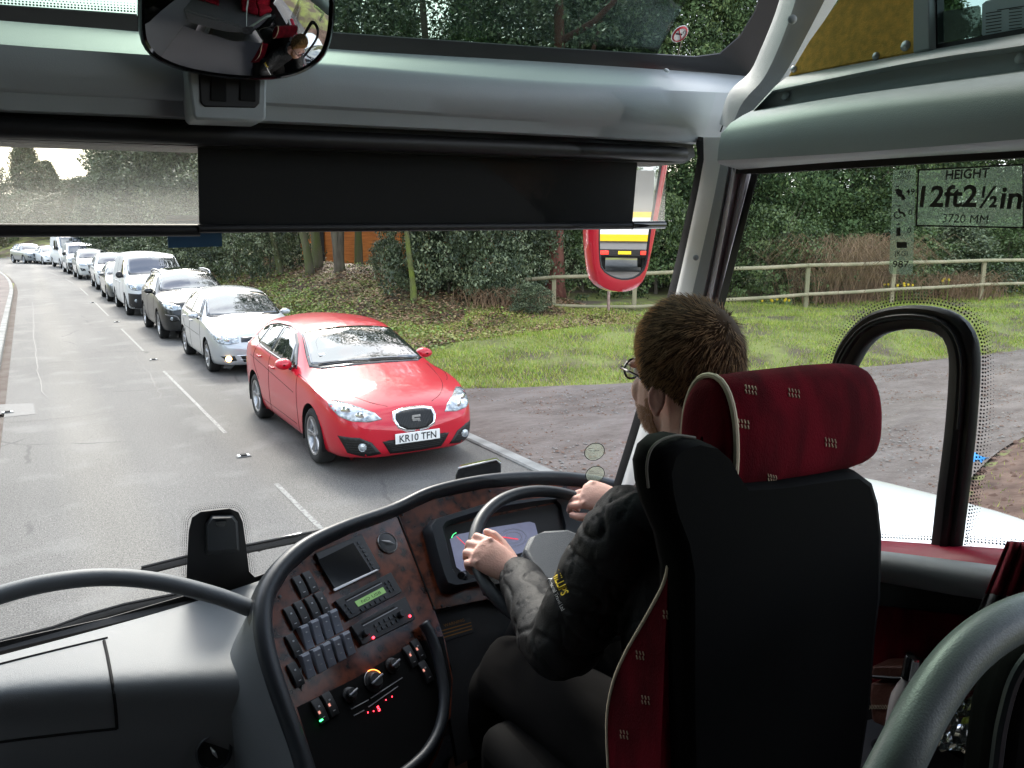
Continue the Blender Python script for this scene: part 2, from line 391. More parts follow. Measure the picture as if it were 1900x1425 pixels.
def make_car(P, name, paint, label, cat, pos, rz=0, group='queue of oncoming vehicles', detail=1):
    root = empty(name, (0, 0, 0)); tag(root, label, cat, group)
    body, bv = car_body(P, 'body', paint, root)
    L_ = P['L']; fr = P['front']; H_ = max(z for _, z in P['zt'])
    side_l = lambda y, z: Vector((-1.6, y, z)); side_r = lambda y, z: Vector((1.6, y, z))
    top = lambda x, y: Vector((x, y, 3.2))
    fx = lambda x, z: Vector((x, -3.6, z)); bx_ = lambda x, z: Vector((x, 3.9, z))
    Y = lambda s: fr + s                                 # station -> local y
    res = .07 if detail else .16
    gm = P.get('glass', M['car_glass'])
    # windscreen: outline in plan view
    if P.get('steep'):
        ws = patch('windscreen', bv, P['ws'], fx, (0, 1, 0), .006, gm, root, res=res)
        patch('windscreen_seal', bv, P['ws_seal'], fx, (0, 1, 0), .003, M['gloss_black'], root, res=res)
    else:
        pl = [(x, Y(s)) for x, s in P['ws']]; ws = patch('windscreen', bv, pl, top, (0, 0, -1), .007, gm, root, res=res)
        pl = [(x, Y(s)) for x, s in P['ws_seal']]; patch('windscreen_seal', bv, pl, top, (0, 0, -1), .0035, M['gloss_black'], root, res=res)
    # side windows
    for sgn, fn in ((-1, side_l), (1, side_r)):
        if P.get('dlo'): patch('window_surround', bv, [(Y(s), z) for s, z in P['dlo']], fn, (-sgn, 0, 0), .0035, M['gloss_black'], root, res=res)
        for w in P['windows']:
            patch('side_window', bv, [(Y(s), z) for s, z in w], fn, (-sgn, 0, 0), .007, gm, root, res=res)
    if P.get('rear_window'): patch('rear_window', bv, P['rear_window'], bx_, (0, -1, 0), .007, gm, root, res=res)
    # seams, handles, sills as thin strips on the skin
    def line(pts, fn, d, r, mt, nm, n=8, off=.0, closed=False):
        pp = []
        for a, b in [tuple(q) for q in cr([Vector((a, b)) for a, b in pts], n, closed)]:
            o = fn(a, b); h = bv.ray_cast(o, Vector(d))
            if h[0] is not None: pp.append(h[0] - Vector(d) * off)
        if len(pp) > 2: MB().tube(pp, r, 5, closed=closed).build(nm, mt, root, world=False)
    if detail:
        for sgn, fn in ((-1, side_l), (1, side_r)):
            for ln in P.get('seams', []): line([(Y(s), z) for s, z in ln], fn, (-sgn, 0, 0), .0035, M['dark'], 'door_seam')
            for s, z in P.get('handles', []):
                h = bv.ray_cast(fn(Y(s), z), Vector((-sgn, 0, 0)))
                if h[0]: 
                    c = h[0] + Vector((sgn * .018, 0, 0)); MB().tube([c + Vector((-sgn * .02, -.09, 0)), c + Vector((0, -.07, 0)), c + Vector((0, .07, .005)), c + Vector((-sgn * .02, .09, 0))], .014, 8).build('door_handle', paint, root, world=False)
            if P.get('chrome_line'): line([(Y(s), z) for s, z in P['chrome_line']], fn, (-sgn, 0, 0), .007, M['chrome'], 'window_trim')
    # mirrors
    my, mz, mw = P['mirror']
    for sgn, fn in ((-1, side_l), (1, side_r)):
        h = bv.ray_cast(fn(Y(my), mz), Vector((-sgn, 0, 0))); x = abs(h[0].x) if h[0] else .8
        mb = MB(); big = P.get('mirror_h', .13)
        ring = lambda k, dx, dy, s: [Vector((sgn * (x + dx), Y(my) + dy, mz + .02)) + Vector((sgn * math.cos(a) * mw * .5 * s, 0, math.sin(a) * big * .5 * s * (1 if math.sin(a) > 0 else .8))) for a in [2 * math.pi * j / 16 for j in range(16)]]
        mb.grid([ring(0, mw * .62, -.075, .15), ring(0, mw * .6, -.07, .6), ring(0, mw * .58, -.045, .92), ring(0, mw * .55, .02, 1.0), ring(0, mw * .55, .055, .96), ring(0, mw * .55, .05, .85), ring(0, mw * .55, .045, .05)], True)
        mo = mb.build('wing_mirror', P.get('mirror_mat', paint), root, world=False, smooth=60)
        MB().tube([Vector((sgn * (x - .04), Y(my) + .02, mz - .04)), Vector((sgn * (x + mw * .25), Y(my), mz - .03))], .022, 8, flat=.7).build('mirror_arm', M['black'], mo, world=False)
    # front
    for sgn in (-1, 1):
        if P.get('lamp'):
            d = Vector((-sgn * P.get('lampd', .5), 1, 0)).normalized(); u = Vector((sgn * d.y, abs(d.x), 0)) ; 
            to = lambda a, z, d=d, u=u, sgn=sgn: Vector((0, Y(0), 0)) + u * a - d * 3 + Vector((0, 0, z))
            lp = patch('headlight', bv, P['lamp'], to, d, .008, M['lamp_glass'], root, res=.04, solid=.02)
            if detail:
                for a, z, r in P.get('bulbs', []):
                    h = bv.ray_cast(to(a, z), d)
                    if h[0]:
                        M_ = (-d).to_track_quat('Z', 'Y').to_matrix().to_4x4(); M_.translation = h[0] - d * .009
                        MB().lathe([(r, 0), (r * 1.05, .004), (r * .8, .010), (r * .2, .014), (.001, .014)], M_, 20).build('lamp_bulb', M['chrome'], lp, world=False)
    for nm, poly, mt, off, so in P.get('front_patches', []):
        patch(nm, bv, poly, fx, (0, 1, 0), off, mt, root, res=.05, solid=so)
    for pts, r, mt, nm in P.get('front_lines', []): line(pts, fx, (0, 1, 0), r, mt, nm, closed=False)
    for (x, z, r, lit) in P.get('fogs', []):
        h = bv.ray_cast(fx(x, z), Vector((0, 1, 0)))
        if h[0]:
            M_ = Matrix.Rotation(rad(90), 4, 'X'); M_.translation = h[0] + Vector((0, -.012, 0))
            MB().lathe([(r * 1.15, -.01), (r * 1.1, .006), (r, .004), (r * .5, .012), (.001, .013)], M_, 18).build('fog_lamp', M['fog_lit'] if lit else M['lamp_glass'], root, world=False)
    if P.get('plate'):
        z = P['plate'][0]; h = bv.ray_cast(fx(0, z), Vector((0, 1, 0)))[0]
        c = Vector((0, h.y - .016, z)); pb = MB().box(c, (.52, .012, .111)).build('number_plate', M['plate_w'], root, world=False, bevel=.004)
        if P['plate'][1]:
            t = P['plate'][1]; a, b = P['plate'][2]
            text_on('plate_letters', t, c + Vector((a, -.0065, -.038)), c + Vector((b, -.0065, -.038)), (0, -1, 0), .076, M['ink'], pb, bold=.012, world=False)
    # wheels
    tw = P.get('tw', .205)
    for wy in (-P['wb'] / 2, P['wb'] / 2):
        for sgn in (-1, 1):
            make_wheel(P['R'], P.get('rim', .2), tw, P.get('spokes', 5), root, Vector((sgn * (sec_w(P, wy) - tw / 2 - P.get('inset', .018)), wy, P['R'])), sgn, P.get('steel', False), detail)
    root.location = (pos[0], pos[1], 0); root.rotation_euler = (0, 0, rz)
    return root, bv, Y
def paint(name, col, metal=0.0, rough=.3, coat=1.0): return mat(name, col, rough, metal, .5, coat, coatr=.03)
M['fog_lit'] = mat('lit fog lamp', (1, .6, .25), .2, emit=(1, .55, .2), estr=7)

# ---- red hatchback
HB = dict(L=4.31, wb=2.58, front=-1.29 - .86, R=.315, gap=.038, rim=.215, n=90,
  zt=[(0, .60), (.06, .69), (.25, .79), (.6, .90), (1.0, .99), (1.22, 1.045), (1.6, 1.225), (2.0, 1.375), (2.3, 1.435), (2.8, 1.462), (3.4, 1.435), (3.8, 1.36), (4.02, 1.20), (4.2, .98), (4.31, .80)],
  zb=[(0, .54), (.1, .62), (.35, .73), (.7, .83), (1.1, .89), (1.5, .905), (2.6, .955), (3.5, 1.01), (3.95, 1.0), (4.31, .72)],
  rw=[(0, .46), (.3, .60), (.8, .71), (1.2, .755), (1.6, .70), (2.1, .625), (2.7, .605), (3.5, .585), (4.0, .60), (4.31, .50)],
  hw=[(0, .60), (.08, .70), (.22, .79), (.45, .852), (.8, .884), (1.3, .884), (2.8, .884), (3.5, .884), (3.95, .85), (4.2, .77), (4.31, .66)],
  zs=[(0, .21), (.4, .17), (3.8, .19), (4.31, .30)],
  drop=[(0, .03), (.8, .07), (1.2, .085), (1.6, .105), (2.1, .085), (2.8, .08), (3.8, .08), (4.31, .04)],
  ws=[(0, 1.235), (.3, 1.25), (.55, 1.30), (.685, 1.37), (.655, 1.55), (.60, 1.85), (.565, 2.04), (.3, 2.005), (0, 1.99), (-.3, 2.005), (-.565, 2.04), (-.60, 1.85), (-.655, 1.55), (-.685, 1.37), (-.55, 1.30), (-.3, 1.25)],
  ws_seal=[(0, 1.13), (.3, 1.15), (.6, 1.22), (.72, 1.34), (.69, 1.55), (.625, 1.86), (.585, 2.07), (.3, 2.03), (0, 2.015), (-.3, 2.03), (-.585, 2.07), (-.625, 1.86), (-.69, 1.55), (-.72, 1.34), (-.6, 1.22), (-.3, 1.15)],
  dlo=[(1.55, .965), (2.1, .985), (2.8, 1.02), (3.45, 1.07), (3.72, 1.14), (3.62, 1.24), (3.4, 1.31), (3.0, 1.36), (2.5, 1.372), (2.2, 1.335), (1.9, 1.21)],
  windows=[[(1.80, 1.0), (2.62, 1.03), (2.60, 1.345), (2.42, 1.35), (2.22, 1.31), (1.96, 1.20)], [(2.70, 1.035), (3.28, 1.075), (3.20, 1.31), (2.98, 1.34), (2.68, 1.345)], [(3.34, 1.085), (3.60, 1.12), (3.64, 1.16), (3.5, 1.245), (3.27, 1.30)]],
  chrome_line=[(1.60, .958), (2.1, .978), (2.8, 1.012), (3.45, 1.062), (3.70, 1.12)],
  seams=[[(1.42, .93), (1.38, .72), (1.36, .45), (1.4, .24)], [(2.66, 1.02), (2.62, .75), (2.63, .45), (2.66, .24)], [(3.30, 1.07), (3.42, .88), (3.32, .74), (3.12, .6)], [(.62, .84), (1.0, .885), (1.4, .925)], [(1.45, .33), (2.2, .34), (3.0, .35)], [(1.5, .70), (2.2, .76), (3.0, .83), (3.6, .88)]],
  handles=[(2.46, .86), (3.12, .92)], mirror=(1.72, .98, .20), mirror_h=.145,
  rear_window=[(-.5, 1.05), (.5, 1.05), (.45, 1.33), (-.45, 1.33)],
  lampd=.75, lamp=[(.30, .615), (.42, .60), (.58, .615), (.74, .655), (.86, .72), (.92, .775), (.84, .785), (.70, .765), (.52, .725), (.38, .68)],
  bulbs=[(.52, .655, .045), (.68, .70, .05)],
  front_patches=[
    ('grille', [(-.235, .675), (-.25, .60), (-.215, .515), (-.13, .465), (0, .452), (.13, .465), (.215, .515), (.25, .60), (.235, .675), (.12, .70), (0, .705), (-.12, .70)], M['chrome'], .008, .03),
    ('grille_mesh', [(-.208, .655), (-.222, .60), (-.192, .528), (-.118, .488), (0, .476), (.118, .488), (.192, .528), (.222, .60), (.208, .655), (.11, .678), (0, .683), (-.11, .678)], M['grille'], .012, .03),
    ('lower_grille', [(-.39, .385), (.39, .385), (.30, .235), (.1, .225), (-.1, .225), (-.30, .235)], M['grille'], .006, .01),
    ('fog_recess', [(-.79, .45), (-.62, .445), (-.50, .385), (-.40, .25), (-.58, .235), (-.72, .27)], M['grille'], .006, .01),
    ('fog_recess', [(.79, .45), (.62, .445), (.50, .385), (.40, .25), (.58, .235), (.72, .27)], M['grille'], .006, .01)],
  fogs=[(-.60, .345, .04, 0), (.60, .345, .04, 0)],
  plate=(.40, 'KR10 TFN', (-.215, .215)))
RED = paint('red car paint', (.50, .002, .018), coat=.55)
def near_hatch():
    root, bv, Y = make_car(HB, 'parked_car', RED, 'glossy red five-door hatchback with number plate KR10 TFN, foremost in the queue beside the grass', 'car', (3.40, 8.60 + 1.29 - .05))
    root.name = 'hatchback_car'
    # grille: fine vertical bars and the metal badge
    g = MB()
    for k in range(-11, 12):
        x = k * .018; zlo = .490 + abs(x) ** 2 * 1.2; zhi = .66 - abs(x) * .04
        pp = []
        for j in range(6):
            h = bv.ray_cast(Vector((x, -3.6, zlo + (zhi - zlo) * j / 5)), Vector((0, 1, 0)))[0]; pp.append(h + Vector((0, -.016, 0)))
        g.tube(pp, .003, 4)
    g.build('grille_bars', M['black'], root, world=False)
    h = bv.ray_cast(Vector((0, -3.6, .58)), Vector((0, 1, 0)))[0] + Vector((0, -.022, 0))
    s = .050; e = MB()
    for pts in ([(-1, .85), (-.75, 1.05), (1.0, 1.05), (1.0, .55), (-.45, .55), (-.45, .28), (.7, .28), (.95, .05), (.95, -.02), (-.75, -.02), (-1, .2)],
                [(1, -.85), (.75, -1.05), (-1.0, -1.05), (-1.0, -.55), (.45, -.55), (.45, -.28), (-.7, -.28), (-.95, -.12), (-.95, -.07), (.75, -.07), (1, -.25)]):
        e.prism([h + Vector((x * s, 0, z * s)) for x, z in pts], (0, -.006, 0))
    e.build('badge', M['chrome'], root, world=False, smooth=None)
    # horizontal bars of the lower grille and fog recesses
    g = MB()
    for j in range(7):
        z = .265 + j * .021; w = .27 + (z - .25) * .5; pp = []
        for k in range(13):
            h = bv.ray_cast(Vector((-w + 2 * w * k / 12, -3.6, z)), Vector((0, 1, 0)))[0]; pp.append(h + Vector((0, -.010, 0)))
        g.tube(pp, .0035, 4)
    for sx in (-1, 1):
        for j in range(5):
            z = .285 + j * .027; a, b = .50 + (.02 if j < 2 else .0) - (.02 * (2 - j) if j < 2 else -.03 * (j - 2)), .69 + j * .015; pp = []
            for k in range(6):
                h = bv.ray_cast(Vector((sx * (a + (b - a) * k / 5), -3.6, z)), Vector((0, 1, 0)))[0]; pp.append(h + Vector((0, -.010, 0)))
            g.tube(pp, .0035, 4)
    g.build('grille_slats', M['black'], root, world=False)
    # bonnet shut lines and wipers on the screen
    for sx in (-1, 1):
        pp = []
        for x, s_ in [(.26, .12), (.42, .24), (.58, .50), (.66, .85), (.70, 1.18)]:
            h = bv.ray_cast(Vector((sx * x, Y(s_), 3)), Vector((0, 0, -1)))[0]; pp.append(h)
        MB().tube(cr(pp, 5), .0035, 4).build('bonnet_seam', M['dark'], root, world=False)
    for a, b in (((-.05, 1.2), (-.62, 1.32)), ((.55, 1.25), (-.02, 1.225))):
        pp = []
        for k in range(9):
            x = a[0] + (b[0] - a[0]) * k / 8; y = a[1] + (b[1] - a[1]) * k / 8
            pp.append(bv.ray_cast(Vector((x, Y(y), 3)), Vector((0, 0, -1)))[0] + Vector((0, 0, .018)))
        MB().tube(pp, .007, 5).build('wiper', M['black'], root, world=False)
    c = bv.ray_cast(Vector((-.52, Y(1.48), 3)), Vector((0, 0, -1)))[0] + Vector((0, 0, .012))
    MB().box(c, (.07, .05, .002), Matrix.Rotation(rad(26), 3, 'X')).build('windscreen_sticker', M['white'], root, world=False)
    return root

# ---- silver supermini
def vary(B, **k):
    d = dict(B); d.update(k); return d
def sc(keys, sx=1, sy=1, dx=0, dy=0): return [(a * sx + dx, b * sy + dy) for a, b in keys]
PO = dict(L=3.97, wb=2.47, front=-1.235 - .80, R=.30, gap=.035, rim=.20, n=70,
  zt=[(0, .58), (.06, .70), (.22, .80), (.6, .89), (1.0, .97), (1.15, 1.0), (1.5, 1.20), (1.9, 1.39), (2.2, 1.445), (2.7, 1.46), (3.3, 1.43), (3.6, 1.36), (3.78, 1.15), (3.9, .95), (3.97, .8)],
  zb=[(0, .52), (.1, .63), (.35, .74), (.8, .84), (1.2, .89), (2.4, .92), (3.3, .96), (3.7, .94), (3.97, .7)],
  rw=[(0, .50), (.3, .60), (.8, .68), (1.15, .71), (1.6, .65), (2.0, .59), (2.7, .57), (3.4, .55), (3.97, .5)],
  hw=[(0, .62), (.08, .71), (.2, .77), (.45, .825), (.8, .842), (3.3, .842), (3.7, .80), (3.97, .66)],
  zs=[(0, .20), (.4, .17), (3.5, .18), (3.97, .30)], drop=[(0, .03), (1.1, .07), (1.5, .095), (2.0, .08), (3.97, .06)],
  ws=[(0, 1.17), (.35, 1.19), (.60, 1.26), (.66, 1.32), (.60, 1.65), (.545, 1.93), (.3, 1.90), (0, 1.89), (-.3, 1.90), (-.545, 1.93), (-.60, 1.65), (-.66, 1.32), (-.60, 1.26), (-.35, 1.19)],
  ws_seal=[(0, 1.10), (.35, 1.12), (.63, 1.2), (.695, 1.30), (.63, 1.66), (.565, 1.96), (.3, 1.925), (0, 1.915), (-.3, 1.925), (-.565, 1.96), (-.63, 1.66), (-.695, 1.30), (-.63, 1.2), (-.35, 1.12)],
  dlo=[(1.42, .955), (2.4, .975), (3.2, 1.01), (3.32, 1.08), (3.2, 1.31), (2.9, 1.35), (2.1, 1.365), (1.8, 1.27)],
  windows=[[(1.62, .985), (2.36, .995), (2.36, 1.335), (2.12, 1.34), (1.86, 1.26)], [(2.44, .998), (3.14, 1.025), (3.2, 1.08), (3.1, 1.29), (2.86, 1.325), (2.44, 1.335)]],
  seams=[[(1.36, .90), (1.30, .6), (1.34, .24)], [(2.40, .98), (2.38, .6), (2.40, .24)], [(3.18, 1.0), (3.2, .85), (3.0, .66), (2.9, .55)], [(1.4, .62), (2.2, .64), (3.0, .66)]],
  handles=[(2.22, .83), (3.0, .86)], mirror=(1.58, .95, .19), mirror_h=.13, rear_window=[(-.45, 1.0), (.45, 1.0), (.4, 1.3), (-.4, 1.3)],
  lampd=.55, lamp=[(.36, .60), (.52, .575), (.70, .60), (.82, .66), (.84, .74), (.74, .76), (.55, .725), (.37, .69)], bulbs=[(.56, .645, .045), (.70, .675, .04)],
  front_patches=[('grille', [(-.36, .605), (.36, .605), (.36, .69), (-.36, .69)], M['gloss_black'], .006, .01),
    ('lower_grille', [(-.40, .37), (.40, .37), (.34, .25), (-.34, .25)], M['grille'], .006, .01),
    ('fog_recess', [(-.72, .37), (-.50, .375), (-.46, .29), (-.62, .275)], M['grille'], .006, .01), ('fog_recess', [(.72, .37), (.50, .375), (.46, .29), (.62, .275)], M['grille'], .006, .01)],
  front_lines=[([(-.36, .605), (0, .60), (.36, .605)], .006, M['chrome'], 'grille_trim'), ([(-.36, .655), (0, .65), (.36, .655)], .005, M['chrome'], 'grille_trim'),
    ([(-.40, .30), (0, .295), (.40, .30)], .007, M['silver'], 'grille_trim'), ([(-.42, .345), (0, .34), (.42, .345)], .006, M['silver'], 'grille_trim'), ([(-.46, .375), (0, .375), (.46, .375)], .007, M['chrome'], 'grille_trim')],
  fogs=[(-.60, .325, .045, 1), (.60, .325, .04, 0)], plate=(.475, 'V', (-.235, -.185)), spokes=9)
# ---- crossover
SU = dict(L=4.45, wb=2.68, front=-1.34 - .90, R=.345, gap=.04, rim=.235, n=70,
  zt=[(0, .70), (.06, .86), (.2, .95), (.6, 1.03), (1.1, 1.10), (1.3, 1.14), (1.7, 1.40), (2.05, 1.56), (2.4, 1.61), (3.0, 1.625), (3.7, 1.58), (4.1, 1.42), (4.3, 1.15), (4.45, .9)],
  zb=[(0, .64), (.1, .78), (.35, .90), (.8, .97), (1.3, 1.01), (2.6, 1.04), (3.6, 1.09), (4.1, 1.06), (4.45, .8)],
  rw=[(0, .55), (.3, .66), (.8, .74), (1.25, .77), (1.7, .70), (2.2, .64), (3.0, .62), (3.9, .60), (4.45, .55)],
  hw=[(0, .66), (.08, .76), (.2, .83), (.45, .89), (.8, .915), (3.6, .915), (4.1, .88), (4.45, .72)],
  zs=[(0, .24), (.4, .22), (4.0, .24), (4.45, .36)], drop=[(0, .03), (1.2, .075), (1.7, .10), (2.2, .08), (4.45, .06)],
  ws=[(0, 1.33), (.4, 1.36), (.67, 1.44), (.71, 1.50), (.65, 1.82), (.595, 2.1), (.3, 2.06), (0, 2.05), (-.3, 2.06), (-.595, 2.1), (-.65, 1.82), (-.71, 1.50), (-.67, 1.44), (-.4, 1.36)],
  ws_seal=[(0, 1.25), (.4, 1.28), (.70, 1.38), (.75, 1.48), (.68, 1.83), (.62, 2.13), (.3, 2.09), (0, 2.08), (-.3, 2.09), (-.62, 2.13), (-.68, 1.83), (-.75, 1.48), (-.70, 1.38), (-.4, 1.28)],
  dlo=[(1.6, 1.075), (2.6, 1.09), (3.6, 1.14), (3.95, 1.2), (3.8, 1.42), (3.4, 1.50), (2.4, 1.525), (2.05, 1.44)],
  windows=[[(1.82, 1.10), (2.6, 1.115), (2.6, 1.49), (2.4, 1.495), (2.1, 1.42)], [(2.68, 1.12), (3.4, 1.15), (3.35, 1.46), (2.68, 1.49)], [(3.47, 1.16), (3.84, 1.22), (3.72, 1.40), (3.42, 1.45)]],
  seams=[[(1.45, 1.03), (1.40, .7), (1.44, .30)], [(2.64, 1.1), (2.62, .7), (2.64, .30)], [(3.42, 1.13), (3.5, .95), (3.3, .74)]],
  handles=[(2.45, .97), (3.25, 1.0)], mirror=(1.74, 1.08, .21), mirror_h=.16, rear_window=[(-.5, 1.15), (.5, 1.15), (.45, 1.45), (-.45, 1.45)],
  lampd=.55, lamp=[(.42, .76), (.60, .73), (.78, .77), (.90, .84), (.92, .90), (.78, .905), (.6, .875), (.44, .83)], bulbs=[(.65, .80, .04)],
  front_patches=[('grille', [(-.40, .60), (-.42, .80), (.42, .80), (.40, .60), (.2, .56), (-.2, .56)], M['grille'], .006, .01),
    ('lower_grille', [(-.45, .46), (.45, .46), (.38, .33), (-.38, .33)], M['grille'], .006, .01),
    ('fog_recess', [(-.82, .64), (-.60, .60), (-.54, .50), (-.74, .47)], M['grille'], .006, .01), ('fog_recess', [(.82, .64), (.60, .60), (.54, .50), (.74, .47)], M['grille'], .006, .01)],
  front_lines=[([(-.42, .80), (0, .815), (.42, .80)], .008, M['chrome'], 'grille_trim'), ([(-.82, .64), (-.60, .60), (-.54, .50)], .007, M['chrome'], 'fog_trim'), ([(.82, .64), (.60, .60), (.54, .50)], .007, M['chrome'], 'fog_trim'), ([(-.5, .29), (0, .285), (.5, .29)], .018, M['silver'], 'skid_plate')],
  fogs=[(-.70, .55, .035, 0), (.70, .55, .035, 0)], plate=(.50, '', None), spokes=5)
# ---- medium van
VA = dict(L=4.95, wb=3.27, front=-1.635 - .88, R=.335, gap=.04, rim=.205, n=60, steep=0,
  zt=[(0, .78), (.06, 1.0), (.25, 1.10), (.7, 1.20), (.95, 1.26), (1.3, 1.52), (1.65, 1.78), (1.9, 1.87), (2.4, 1.90), (4.5, 1.90), (4.85, 1.84), (4.95, 1.70)],
  zb=[(0, .7), (.1, .9), (.4, 1.02), (.9, 1.08), (1.6, 1.10), (4.6, 1.12), (4.95, 1.1)],
  rw=[(0, .60), (.3, .70), (.9, .80), (1.4, .78), (1.9, .745), (4.9, .74), (4.95, .7)],
  hw=[(0, .70), (.08, .80), (.2, .87), (.5, .94), (.9, .96), (4.7, .96), (4.95, .88)],
  zs=[(0, .24), (.4, .22), (4.6, .24), (4.95, .34)], drop=[(0, .03), (1.1, .08), (1.5, .10), (1.9, .08), (4.95, .08)],
  ws=[(0, .98), (.4, 1.0), (.72, 1.08), (.745, 1.14), (.72, 1.42), (.685, 1.72), (.3, 1.68), (0, 1.67), (-.3, 1.68), (-.685, 1.72), (-.72, 1.42), (-.745, 1.14), (-.72, 1.08), (-.4, 1.0)],
  ws_seal=[(0, .90), (.4, .92), (.75, 1.02), (.775, 1.12), (.745, 1.42), (.705, 1.75), (.3, 1.71), (0, 1.70), (-.3, 1.71), (-.705, 1.75), (-.745, 1.42), (-.775, 1.12), (-.75, 1.02), (-.4, .92)],
  dlo=None, windows=[[(1.36, 1.13), (2.18, 1.15), (2.16, 1.70), (1.86, 1.70), (1.5, 1.42)]],
  seams=[[(1.16, 1.05), (1.12, .6), (1.16, .3)], [(2.24, 1.72), (2.22, 1.1), (2.24, .3)], [(3.35, 1.75), (3.35, 1.1), (3.35, .3)], [(2.3, .95), (3.4, .95), (4.6, .95)]],
  handles=[(2.05, .98), (3.2, .98)], mirror=(1.36, 1.2, .22), mirror_h=.24, mirror_mat=M['black'], rear_window=[(-.55, 1.15), (.55, 1.15), (.5, 1.65), (-.5, 1.65)],
  lampd=.5, lamp=[(.44, .83), (.60, .80), (.80, .83), (.90, .90), (.92, .99), (.8, 1.0), (.6, .95), (.46, .91)], bulbs=[(.68, .88, .045)],
  front_patches=[('bumper', [(-.9, .26), (-.9, .72), (-.62, .70), (-.42, .74), (.42, .74), (.62, .70), (.9, .72), (.9, .26)], M['black'], .008, .02),
    ('grille', [(-.38, .80), (.38, .80), (.40, .88), (-.40, .88)], M['grille'], .006, .01)],
  front_lines=[([(-.38, .84), (0, .845), (.38, .84)], .007, M['chrome'], 'grille_trim')],
  fogs=[(-.72, .50, .045, 0), (.72, .50, .045, 0)], plate=(.46, '', None), spokes=8, steel=True, tw=.215)
# ---- tall van
SP = vary(VA, L=5.9, wb=3.66, front=-1.83 - 1.0, R=.35, n=60,
  zt=[(0, .85), (.06, 1.05), (.3, 1.2), (.8, 1.32), (1.0, 1.40), (1.35, 1.8), (1.75, 2.25), (2.1, 2.5), (2.6, 2.58), (5.6, 2.58), (5.9, 2.45)],
  zb=[(0, .78), (.1, .95), (.4, 1.08), (1.0, 1.16), (5.6, 1.2), (5.9, 1.15)],
  rw=[(0, .62), (.3, .72), (1.0, .86), (1.6, .84), (2.1, .80), (5.9, .78)], hw=[(0, .72), (.1, .84), (.5, .97), (1.0, .995), (5.8, .995), (5.9, .93)],
  zs=[(0, .28), (5.5, .28), (5.9, .4)], drop=[(0, .03), (1.1, .045), (2.1, .08), (5.9, .1)],
  ws=[(0, 1.06), (.4, 1.08), (.78, 1.16), (.80, 1.22), (.76, 1.52), (.735, 1.76), (.3, 1.73), (0, 1.72), (-.3, 1.73), (-.735, 1.76), (-.76, 1.52), (-.80, 1.22), (-.78, 1.16), (-.4, 1.08)],
  ws_seal=[(0, 1.0), (.4, 1.02), (.81, 1.12), (.83, 1.2), (.79, 1.52), (.755, 1.79), (.3, 1.76), (0, 1.75), (-.3, 1.76), (-.755, 1.79), (-.79, 1.52), (-.83, 1.2), (-.81, 1.12), (-.4, 1.02)],
  windows=[[(1.5, 1.25), (2.4, 1.27), (2.4, 1.95), (2.0, 1.95), (1.6, 1.6)], [(2.6, 1.27), (3.8, 1.27), (3.8, 1.95), (2.6, 1.95)]],
  seams=[], handles=[], mirror=(1.5, 1.4, .2), mirror_h=.32,
  front_patches=[('bumper', [(-.9, .3), (-.9, .66), (.9, .66), (.9, .3)], M['black'], .008, .02), ('grille', [(-.42, .80), (.42, .80), (.46, 1.0), (-.46, 1.0)], M['grille'], .006, .01)], front_lines=[], fogs=[], plate=(.5, '', None))
WHITE = paint('white car paint', (.74, .75, .76), 0, .35)
WHITE2 = paint('white van paint', (.70, .71, .72), 0, .45, .6)
SILVER = paint('silver car paint', (.46, .48, .50), .4, .38)
DARKG = paint('black car paint', (.007, .008, .009), .0, .35, .3)
GREY = paint('grey car paint', (.07, .078, .085), .3, .3)
near_hatch()
root, bvp, Yp = make_car(PO, 'hatchback_car', SILVER, 'silver supermini with one glowing fog lamp, directly behind the red hatchback', 'car', (3.50, 15.44 + 1.235))
e = MB(); c = bvp.ray_cast(Vector((0, -3.6, .645)), Vector((0, 1, 0)))[0] + Vector((0, -.012, 0)); emblem_ring(e, c, .058, (0, -1, 0))
for pts in ([(-.75, .6), (-.3, -.75), (0, .05), (.3, -.75), (.75, .6)], [(-.38, .9), (0, .28), (.38, .9)]): e.tube([c + Vector((x * .055, -.002, z * .055)) for x, z in pts], .004, 5)
e.build('badge', M['chrome'], root, world=False)
root, bvp, Yp = make_car(SU, 'suv_car', DARKG, 'black crossover with silver roof rails, between the silver supermini and the white van', 'car', (3.47, 21.0 + 1.34))
for sx in (-1, 1):
    pp = []
    for s_ in (2.05, 2.2, 2.6, 3.2, 3.7, 3.9):
        h = bvp.ray_cast(Vector((sx * .60, Yp(s_), 3)), Vector((0, 0, -1)))[0]; pp.append(h + Vector((0, 0, .045 if 2.1 < s_ < 3.8 else .0)))
    MB().tube(cr(pp, 5), .018, 8).build('roof_rail', M['silver'], root, world=False)
patch('sunroof', bvp, [(-.5, Yp(2.2)), (.5, Yp(2.2)), (.48, Yp(3.4)), (-.48, Yp(3.4))], lambda x, y: Vector((x, y, 3)), (0, 0, -1), .006, M['car_glass'], root, res=.15)
root, bvp, Yp = make_car(VA, 'panel_van', WHITE2, 'white panel van with black front bumper, behind the black crossover', 'van', (3.42, 27.5 + 1.635))
c = bvp.ray_cast(Vector((0, Yp(2.1), 4)), Vector((0, 0, -1)))[0]; MB().tube([c, c + Vector((0, .06, .22))], .006, 5).build('aerial', M['black'], root, world=False)
make_car(vary(PO, plate=(.475, '', None), fogs=[]), 'hatchback_car', GREY, 'dark grey hatchback mostly hidden behind the white panel van', 'car', (3.22, 33.4 + 1.235), detail=0)
make_car(vary(SU, plate=(.50, '', None)), 'suv_car', WHITE, 'white crossover behind the dark grey hatchback', 'car', (3.40, 40.5 + 1.34), detail=0)
